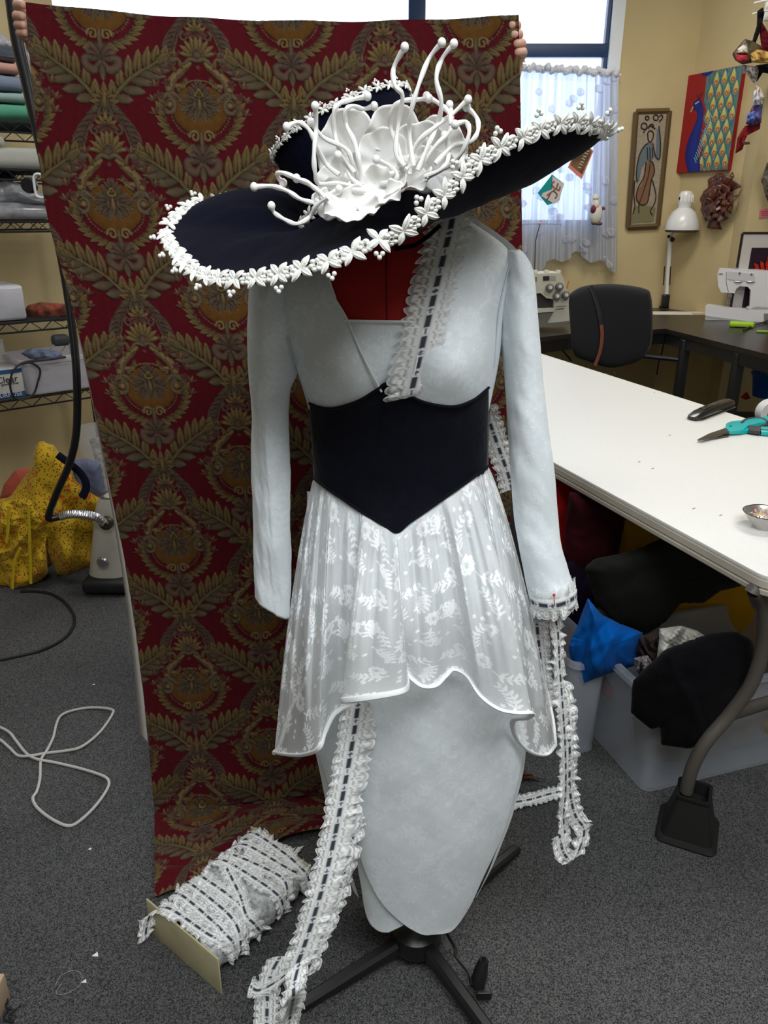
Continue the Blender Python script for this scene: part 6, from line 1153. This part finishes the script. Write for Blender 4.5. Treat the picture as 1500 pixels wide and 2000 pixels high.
scl('scarf', 'rumpled orange and brown plaid scarf on the fourth wire shelf', 'scarf', [(48, 604), (55, 596), (80, 590), (110, 592), (140, 594), (150, 622), (120, 628), (85, 626), (64, 624), (56, 616)], .14, .08, mt('rust plaid', (.36, .075, .03), .9, color2=(.07, .025, .02), nscale=22), 105, .02, 9)
# boxes on the lowest shelf
bxo = .02; u0, zt = LEFT.at(-70, 690, bxo); u1, _ = LEFT.at(49, 765, bxo); zb = SZ[4]+.008; zt = LEFT.at(30, 720, bxo)[1]
gb_ = thing('carton', 'white and blue printed carton with open flap on the lowest wire shelf', 'box', tuple(LEFT.w(u0, bxo, zb)))
MB().box(LEFT.w((u0+u1)/2, bxo+.11, (zb+zt)/2), (u1-u0, .22, zt-zb), (LEFT.d, LEFT.n, ZA), bev=.002).obj('carton_body', mt('white carton', (.56, .54, .50), .7), gb_)
hz = zt-zb; BLUE = mt('printed blue', (.015, .08, .20), .6); MB().box(LEFT.w((u0+u1)/2, bxo-.0012, zb+hz*.09), (u1-u0, .002, hz*.18), (LEFT.d, LEFT.n, ZA)).obj('blue_band', BLUE, gb_, smooth=False); MB().box(LEFT.w(u1-.055, bxo-.0012, zt-hz*.07), (.11, .002, hz*.14), (LEFT.d, LEFT.n, ZA)).obj('blue_patch', BLUE, gb_, smooth=False)
MB().box(LEFT.w((u0+u1)/2, bxo+.20, zt+.05), (u1-u0, .004, .10), (LEFT.d, LEFT.n, ZA)).obj('flap', mt('white carton', (.56, .54, .50), .7), gb_); MB().box(LEFT.w((u0+u1)/2-.05, bxo+.12, zt+.02), (u1-u0-.12, .10, .05), (LEFT.d, LEFT.n, ZA), bev=.004).obj('carton_filling', mt('brown filling', (.10, .045, .02), .8), gb_)
def text(s_, name, c, size, m_, par, X, Z, N, ext=.0008):
    cu_ = bpy.data.curves.new(name, 'FONT'); cu_.body = s_; cu_.size = size; cu_.extrude = ext; cu_.align_x = 'RIGHT'; o = bpy.data.objects.new(name, cu_); COL.objects.link(o)
    bpy.context.view_layer.update(); me = bpy.data.meshes.new_from_object(o.evaluated_get(bpy.context.evaluated_depsgraph_get())); bpy.data.objects.remove(o)
    co = [c+X*v.co.x+Z*v.co.y+N*v.co.z for v in me.vertices]
    for v, q in zip(me.vertices, co): v.co = q
    me.materials.clear(); me.name = name; return link(name, me, m_, par, False)
TN = -LEFT.n
text('Crystal Clear', 'printed_text', LEFT.w(u1-.020, bxo-.002, zb+hz*.55), .040, mt('print black', (.02, .02, .03), .6), gb_, LEFT.d, ZA, TN)
text('powder free', 'printed_text', LEFT.w(u1-.02, bxo-.002, zb+hz*.46), .014, M_['print black'], gb_, LEFT.d, ZA, TN)
text('MULTI-PURPOSE', 'printed_text', LEFT.w(u1-.012, bxo-.003, zb+hz*.04), .026, mt('print white', (.6, .6, .6), .6), gb_, LEFT.d, ZA, TN)
cb0 = LEFT.at(52, 770, 0)[0]
cbn = bin_('clear plastic drawer bin full of odds and ends on the lowest wire shelf', LEFT.w(cb0, -.01, zb), LEFT.d, LEFT.n, .42, .30, .15, mat('clear bin plastic', (.62, .60, .66), .2, alpha=.45, spec=.7))
for ob in cbn.children: pass
def lift(o, z):
    o.location.z += z
lift(cbn, 0)
for poly, m_, lab, sd in (([(40, 690), (60, 680), (95, 682), (120, 690), (115, 702), (60, 702)], mt('blue tissue', (.20, .24, .35), .8), 'crumpled blue grey tissue in the clear drawer bin', 1), ([(66, 700), (95, 690), (120, 697), (112, 712), (78, 714)], mt('rust leather', (.30, .10, .06), .7), 'rust coloured scrap on top of the clear drawer bin', 2), ([(100, 702), (125, 692), (140, 690), (138, 710), (115, 716), (98, 716)], mt('white mesh', (.55, .52, .50), .8), 'white plastic piece on top of the clear drawer bin', 3), ([(60, 706), (88, 712), (100, 722), (88, 726), (60, 716)], mt('tan cloth', (.42, .32, .20), .8), 'tan scrap hanging over the clear drawer bin', 4)):
    scl('scrap', lab, 'scrap', poly, .10, .05, m_, 120+sd, .012, 14)
cd = [LEFT.p(x, y, -.02) for x, y in ((128, 697), (95, 702), (55, 706), (38, 712), (24, 728), (20, 755), (28, 776), (45, 780), (65, 770), (74, 745), (78, 722), (60, 708), (40, 712))]
tag(MB().tube([Vector(q) for q in cr([tuple(c) for c in cd], 6)], .0045, 8).obj('power_cord', BLACK), 'black cord looping over the printed carton and the clear bin', 'cord')
tag(MB().tube([Vector(q) for q in cr([tuple(LEFT.p(x, y, .05)) for x, y in ((96, 682), (110, 672), (128, 668), (125, 680), (118, 690), (130, 700), (138, 685), (132, 668))], 6)], .0035, 8).obj('wire_coil', mt('grey cable', (.30, .30, .31), .5)), 'coil of grey cable standing in the clear drawer bin', 'cable')
tag(MB().box(LEFT.p(118, 664, .06), (.075, .05, .05), (LEFT.d, LEFT.n, ZA), bev=.018).obj('adapter', mt('dark grey adapter', (.05, .055, .06), .5)), 'dark grey power adapter on top of the clear drawer bin', 'adapter')
# ================= STEAMER ==============================================
STY = F(212, 1150, .0).y+.05
stm = thing('garment_steamer', 'white garment steamer base with black hose standing left of the fabric', 'steamer', tuple(F(212, 1150, 0)))
SWM = mat('aged white plastic', (.52, .49, .42), .4, spec=.5); rowsS = [(966, 198, 214), (972, 194, 220), (985, 190, 224), (1010, 186, 230), (1050, 184, 236), (1100, 180, 242), (1125, 178, 245), (1134, 178, 246)]
A = resamp([(r[0], r[1], r[2]) for r in rowsS], 50); G = np.zeros((50, 40, 3)); th = np.linspace(0, 2*np.pi, 40, endpoint=False)
for i, (py, xl, xr) in enumerate(A):
    a0, z0 = ray(xl, py); a1, _ = ray(xr+26, py); xc, a = (a0+a1)/2*STY, (a1-a0)/2*STY; c, s_ = np.cos(th), np.sin(th); G[i] = np.stack([xc+a*np.sign(c)*np.abs(c)**.8, STY+.11*np.sign(s_)*np.abs(s_)**.8*(.55+.45*i/49), np.full(40, CH+z0*STY)], -1)
gridmesh('tank', G, SWM, stm, wrapv=True)
MB().lathe(Vector((G[0, :, 0].mean(), STY, G[0, 0, 2]-.002)), [(0, .012), (.02, .01), (.035, 0)], 20).obj('tank_cap', SWM, stm)
cxs = float(G[-1, :, 0].mean()); MB().box((cxs, STY, .045), (.19, .27, .06), bev=.02).obj('base', mt('black base plastic', (.015, .015, .016), .5), stm)
for sx_ in (-.075, .075): MB().lathe(Vector((cxs+sx_-.012, STY-.085, .032)), [(0, 0), (.032, 0), (.032, .024), (0, .024)], 18, ax=(Vector((0, 1, 0)), Vector((0, 0, 1)), Vector((1, 0, 0)))).obj('wheel', BLACK, stm)
fcY = STY-.115; nb = P(206, 1024, fcY); axn = (Vector((1, 0, 0)), Vector((0, 0, 1)), Vector((0, -1, 0))); MB().lathe(nb+Vector((0, .02, 0)), [(0, .03), (.012, .03), (.018, .022), (.026, .02), (.029, 0)], 24, ax=axn).obj('hose_socket', mt('brass grey fitting', (.10, .085, .06), .35, .7), stm)
dial = P(200, 1098, fcY-.005); MB().lathe(dial, [(0, .010), (.018, .010), (.022, .004), (.024, 0)], 24, ax=axn).obj('control_knob', mt('chromed knob', (.40, .38, .42), .25, .8), stm)
sp_pts = [P(x, y, fcY-.02) for x, y in ((204, 1022), (190, 1011), (170, 1006), (150, 1004), (132, 1005), (118, 1009))]; SPc = [Vector(q) for q in cr(sp_pts, 10)]
spd = MB(); spd.tube(SPc, [.0125+.0022*math.cos(i*math.pi) for i in range(len(SPc))], 12)
hl = resamp(SPc, 700); coil = []
Tn_ = np.gradient(hl, axis=0)
for i, p in enumerate(hl):
    T_ = Vector(Tn_[i]).normalized(); u_ = T_.cross(Vector((0, 1, 0))).normalized(); w_ = T_.cross(u_); a = i*.36*1.0*2; coil.append(Vector(p)+(u_*math.cos(a)+w_*math.sin(a))*.0155)
spd = MB(); spd.tube(SPc, .011, 12); spd.tube(coil, .0022, 5); spd.obj('hose_spring', CHROME, stm)
HR_ = mat('black rubber hose', (.010, .010, .012), .28, spec=.6)
hz_ = [(118, 1009, fcY-.02), (104, 1012, fcY-.03), (95, 1012, fcY-.04), (97, 1000, fcY-.05), (112, 960, fcY-.07), (134, 910, fcY-.09), (147, 860, fcY-.1), (151, 800, fcY-.1), (149, 720, fcY-.1), (141, 640, fcY-.08), (128, 550, fcY-.06), (115, 480, fcY-.05), (108, 440, fcY-.04)]
MB().tube([Vector(q) for q in cr([tuple(P(*q)) for q in hz_], 10)], .0140, 14).obj('hose', HR_, stm)
hd_ = [(108, 440, fcY-.04), (102, 400, fcY-.03), (93, 345, fcY), (82, 290, fcY+.02), (70, 235, fcY+.05), (52, 150, fcY+.08), (36, 80, fcY+.1), (22, -30, fcY+.13)]
MB().tube([Vector(q) for q in cr([tuple(P(*q)) for q in hd_], 8)], [.0165]*10+[.0165+.0002*i for i in range(47)], 14).obj('pole', HR_, stm)
MB().lathe(P(60, 362, fcY+.03)+Vector((0, -.0, 0)), [(0, .03), (.022, .03), (.026, .02), (.026, 0)], 24, ax=axn).obj('pole_knob', BLACK, stm)
hkp = [P(x, y, fcY-.03) for x, y in ((94, 387), (76, 385), (70, 378), (66, 352), (68, 342), (76, 340), (83, 346), (88, 368), (93, 388))]; MB().tube([Vector(q) for q in cr([tuple(p) for p in hkp], 6)], .0045, 8).obj('hanger_hook', mt('white hook plastic', (.75, .75, .76), .3), stm)
# ---- bagged cloth roll behind the fabric edge
rl = thing('fabric_roll', 'long roll of white sprigged fabric in clear film leaning beside the fabric edge', 'fabric roll', tuple(F(225, 1110, 0)))
ra_, rb_ = P(188, 855, 3.25), P(232, 1010, 3.18); MB().tube([ra_, rb_, rb_+(rb_-ra_)*.9], .030, 24).obj('rolled_cloth', mt('sprigged white cotton', (.60, .57, .48), .85, color2=(.16, .15, .09), nscale=60), rl)
fm_ = mt('clear film sleeve', (.75, .76, .82), .08, alpha=.28, spec=.9, bump=.8, bscale=20); MB().tube([P(176, 828, 3.25), P(186, 870, 3.24), P(215, 960, 3.2), P(228, 1000, 3.18)], [.055, .07, .085, .08], 20).obj('plastic_sleeve', fm_, rl)
cloth('grey_blue_bag', 'grey blue soft bundle behind the yellow bag and the hose', 'bag', [(140, 900), (170, 895), (196, 905), (205, 970), (190, 990), (150, 980)], 3.1, .08, cm('grey blue canvas', (.15, .17, .26)), 130, .01, 6)
cloth('coral_cushion', 'coral pink cushion behind the yellow floral bag', 'cushion', [(0, 970), (8, 945), (30, 918), (55, 912), (80, 925), (80, 985), (5, 990)], 3.15, .10, cm('coral cloth', (.45, .10, .06)), 131, .006, 4)
# ---- yellow floral dress heap
YM = mat('yellow floral cotton', (.62, .40, .015), .85, sheen=.1); nt = YM.node_tree; b_ = nt.nodes['Principled BSDF']; tc = nt.nodes['Texture Coordinate']
def vor(scale, thr):
    v = nt.nodes.new('ShaderNodeTexVoronoi'); v.inputs['Scale'].default_value = scale; nt.links.new(tc.outputs['Object'], v.inputs['Vector']); l = nt.nodes.new('ShaderNodeMath'); l.operation = 'LESS_THAN'; l.inputs[1].default_value = thr; nt.links.new(v.outputs['Distance'], l.inputs[0]); return l.outputs[0]
def mixc(a, fac, c):
    m_ = nt.nodes.new('ShaderNodeMix'); m_.data_type = 'RGBA'; nt.links.new(fac, m_.inputs['Factor']); m_.inputs['B'].default_value = (*c, 1)
    if isinstance(a, tuple): m_.inputs['A'].default_value = (*a, 1)
    else: nt.links.new(a, m_.inputs['A'])
    return m_.outputs['Result']
c1 = mixc((.56, .34, .010), vor(95, .33), (.10, .055, .008)); n_ = nt.nodes.new('ShaderNodeTexNoise'); n_.inputs['Scale'].default_value = 7; nt.links.new(tc.outputs['Object'], n_.inputs['Vector']); g_ = nt.nodes.new('ShaderNodeMath'); g_.operation = 'GREATER_THAN'; g_.inputs[1].default_value = .52; nt.links.new(n_.outputs['Fac'], g_.inputs[0])
ml = nt.nodes.new('ShaderNodeMath'); ml.operation = 'MULTIPLY'; nt.links.new(g_.outputs[0], ml.inputs[0]); nt.links.new(vor(38, .36), ml.inputs[1]); c2 = mixc(c1, ml.outputs[0], (.60, .075, .006)); nt.links.new(c2, b_.inputs['Base Color'])
yb_ = thing('yellow_dress', 'yellow floral cotton dress with ruffles heaped over a bag on the carpet at left', 'dress', tuple(F(90, 1130, 0)))
cloth('cloth_body', None, None, [(68, 872), (80, 861), (105, 870), (122, 890), (150, 940), (185, 965), (214, 985), (214, 1005), (190, 1040), (180, 1080), (182, 1105), (140, 1122), (112, 1126), (108, 1100), (92, 1110), (90, 1128), (60, 1150), (20, 1158), (-30, 1162), (-60, 1100), (-60, 1000), (0, 975), (20, 970), (45, 935), (62, 905)], 3.06, .13, YM, 132, .045, 8, parent=yb_)
cloth('skirt_ruffle', None, None, [(5, 980), (60, 972), (95, 985), (110, 1010), (90, 1060), (95, 1120), (60, 1148), (20, 1160), (-40, 1162), (-50, 1060)], 2.97, .06, YM, 133, .035, 14, parent=yb_)
YB = mt('plain yellow binding', (.58, .42, .01), .8)
for pts in ([(18, 988), (15, 1040), (12, 1060)], [(55, 985), (58, 1060), (60, 1140)], [(40, 1070), (28, 1100), (24, 1150)]): MB().tube([Vector(q) for q in cr([tuple(P(x, y, 2.875)) for x, y in pts], 6)], .0065, 8, flat=.4, up=(0, 1, 0)).obj('binding', YB, yb_)
MB().tube([Vector(q) for q in cr([tuple(P(x, y, 2.86)) for x, y in ((112, 888), (135, 905), (158, 925), (168, 945), (166, 960), (160, 972))], 6)], .016, 8, flat=.3, up=(0, 1, 0)).obj('bag_strap', cm('navy strap', (.012, .013, .03)), yb_)
# ================= FLOOR THINGS =========================================
A = [F(x, y, .006) for x, y in ((40, 1155), (75, 1155), (105, 1162), (130, 1180), (145, 1205), (140, 1230), (118, 1252), (80, 1270), (40, 1280), (-30, 1295))]; tag(MB().tube([Vector(q) for q in cr([tuple(p) for p in A], 8)], .0055, 8).obj('power_cord', BLACK), 'black cord curving on the carpet from the yellow dress to the left edge', 'cord')
wcp = [(-20, 1440), (0, 1445), (20, 1462), (36, 1476), (60, 1476), (90, 1471), (130, 1466), (160, 1458), (195, 1430), (220, 1394), (215, 1385), (180, 1382), (145, 1387), (120, 1397), (110, 1415), (104, 1440), (92, 1465), (80, 1485), (78, 1520), (72, 1545), (64, 1560), (75, 1580), (105, 1602), (135, 1613), (160, 1600), (190, 1570), (210, 1540), (212, 1525), (200, 1515), (160, 1502), (110, 1490), (70, 1482), (50, 1470), (30, 1445), (15, 1428), (-20, 1412)]
tag(MB().tube([Vector(q) for q in cr([tuple(F(x, y, .005+.004*(k % 3 == 1))) for k, (x, y) in enumerate(wcp)], 6)], .0042, 8).obj('extension_cord', mt('white cable', (.50, .48, .46), .5)), 'white cord looped in a figure of eight on the grey carpet', 'cord')
for k, (x, y, s_) in enumerate(((183, 1337, 5), (176, 1658, 5), (187, 1865, 8), (165, 1917, 6))):
    c = F(x, y, .003); q = s_*.0009; tag(MB().prism([c+Vector((-q, -q*.5, 0)), c+Vector((q, -q*.6, 0)), c+Vector((.2*q, q, 0))], Vector((0, 0, .001))).obj('paper_scrap', WHITE, smooth=False), ['tiny white scrap on the carpet above the white cord loops', 'tiny white scrap on the carpet below the white cord', 'triangular white scrap on the carpet left of the lace spool', 'small white scrap nearest the bottom edge, left of the spool'][k], 'scrap')
bxc = F(-6, 1985, 0); bx_ = thing('cardboard_box', 'corner of a small tan box at the bottom left of the carpet', 'box', tuple(bxc)); MB().box(bxc+Vector((-.04, -.03, .035)), (.10, .14, .07), bev=.003).obj('box_body', mt('tan board', (.50, .36, .24), .8), bx_)
tg = [F(x, y, .01) for x, y in ((2, 1942), (14, 1950), (12, 1965), (22, 1970), (40, 1962), (24, 1975), (18, 1985), (26, 1995), (8, 1990), (14, 1975))]; tag(MB().tube([Vector(q) for q in cr([tuple(p) for p in tg], 6)], .0022, 6).obj('thread_tangle', BLACK), 'tangle of black thread beside the tan box corner', 'thread')
tg = [F(x, y, .004) for x, y in ((108, 1925), (120, 1905), (145, 1895), (160, 1905), (155, 1925), (130, 1940), (110, 1940), (118, 1922))]; tag(MB().tube([Vector(q) for q in cr([tuple(p) for p in tg], 6)], .0005, 5).obj('loose_thread', mt('pale thread', (.35, .33, .30), .8)), 'fine pale thread curled on the carpet left of the spool', 'thread')
rr_ = random.Random(11); lint = MB()
for k in range(170):
    x, y = rr_.uniform(0, 1500), rr_.uniform(1300, 2000); c = F(x, y, .0015); a = rr_.uniform(0, 6.28); L = rr_.uniform(.0012, .0035); d = Vector((math.cos(a), math.sin(a), 0))*L; s_ = Vector((-d.y, d.x, 0))*.12; lint.add([c-d+s_, c-d-s_, c+d-s_, c+d+s_], [(0, 1, 2, 3)])
o = lint.obj('lint', mt('lint fibre', (.17, .17, .165), .9), smooth=False); tag(o, 'specks of lint scattered over the grey carpet', 'lint', kind='stuff')
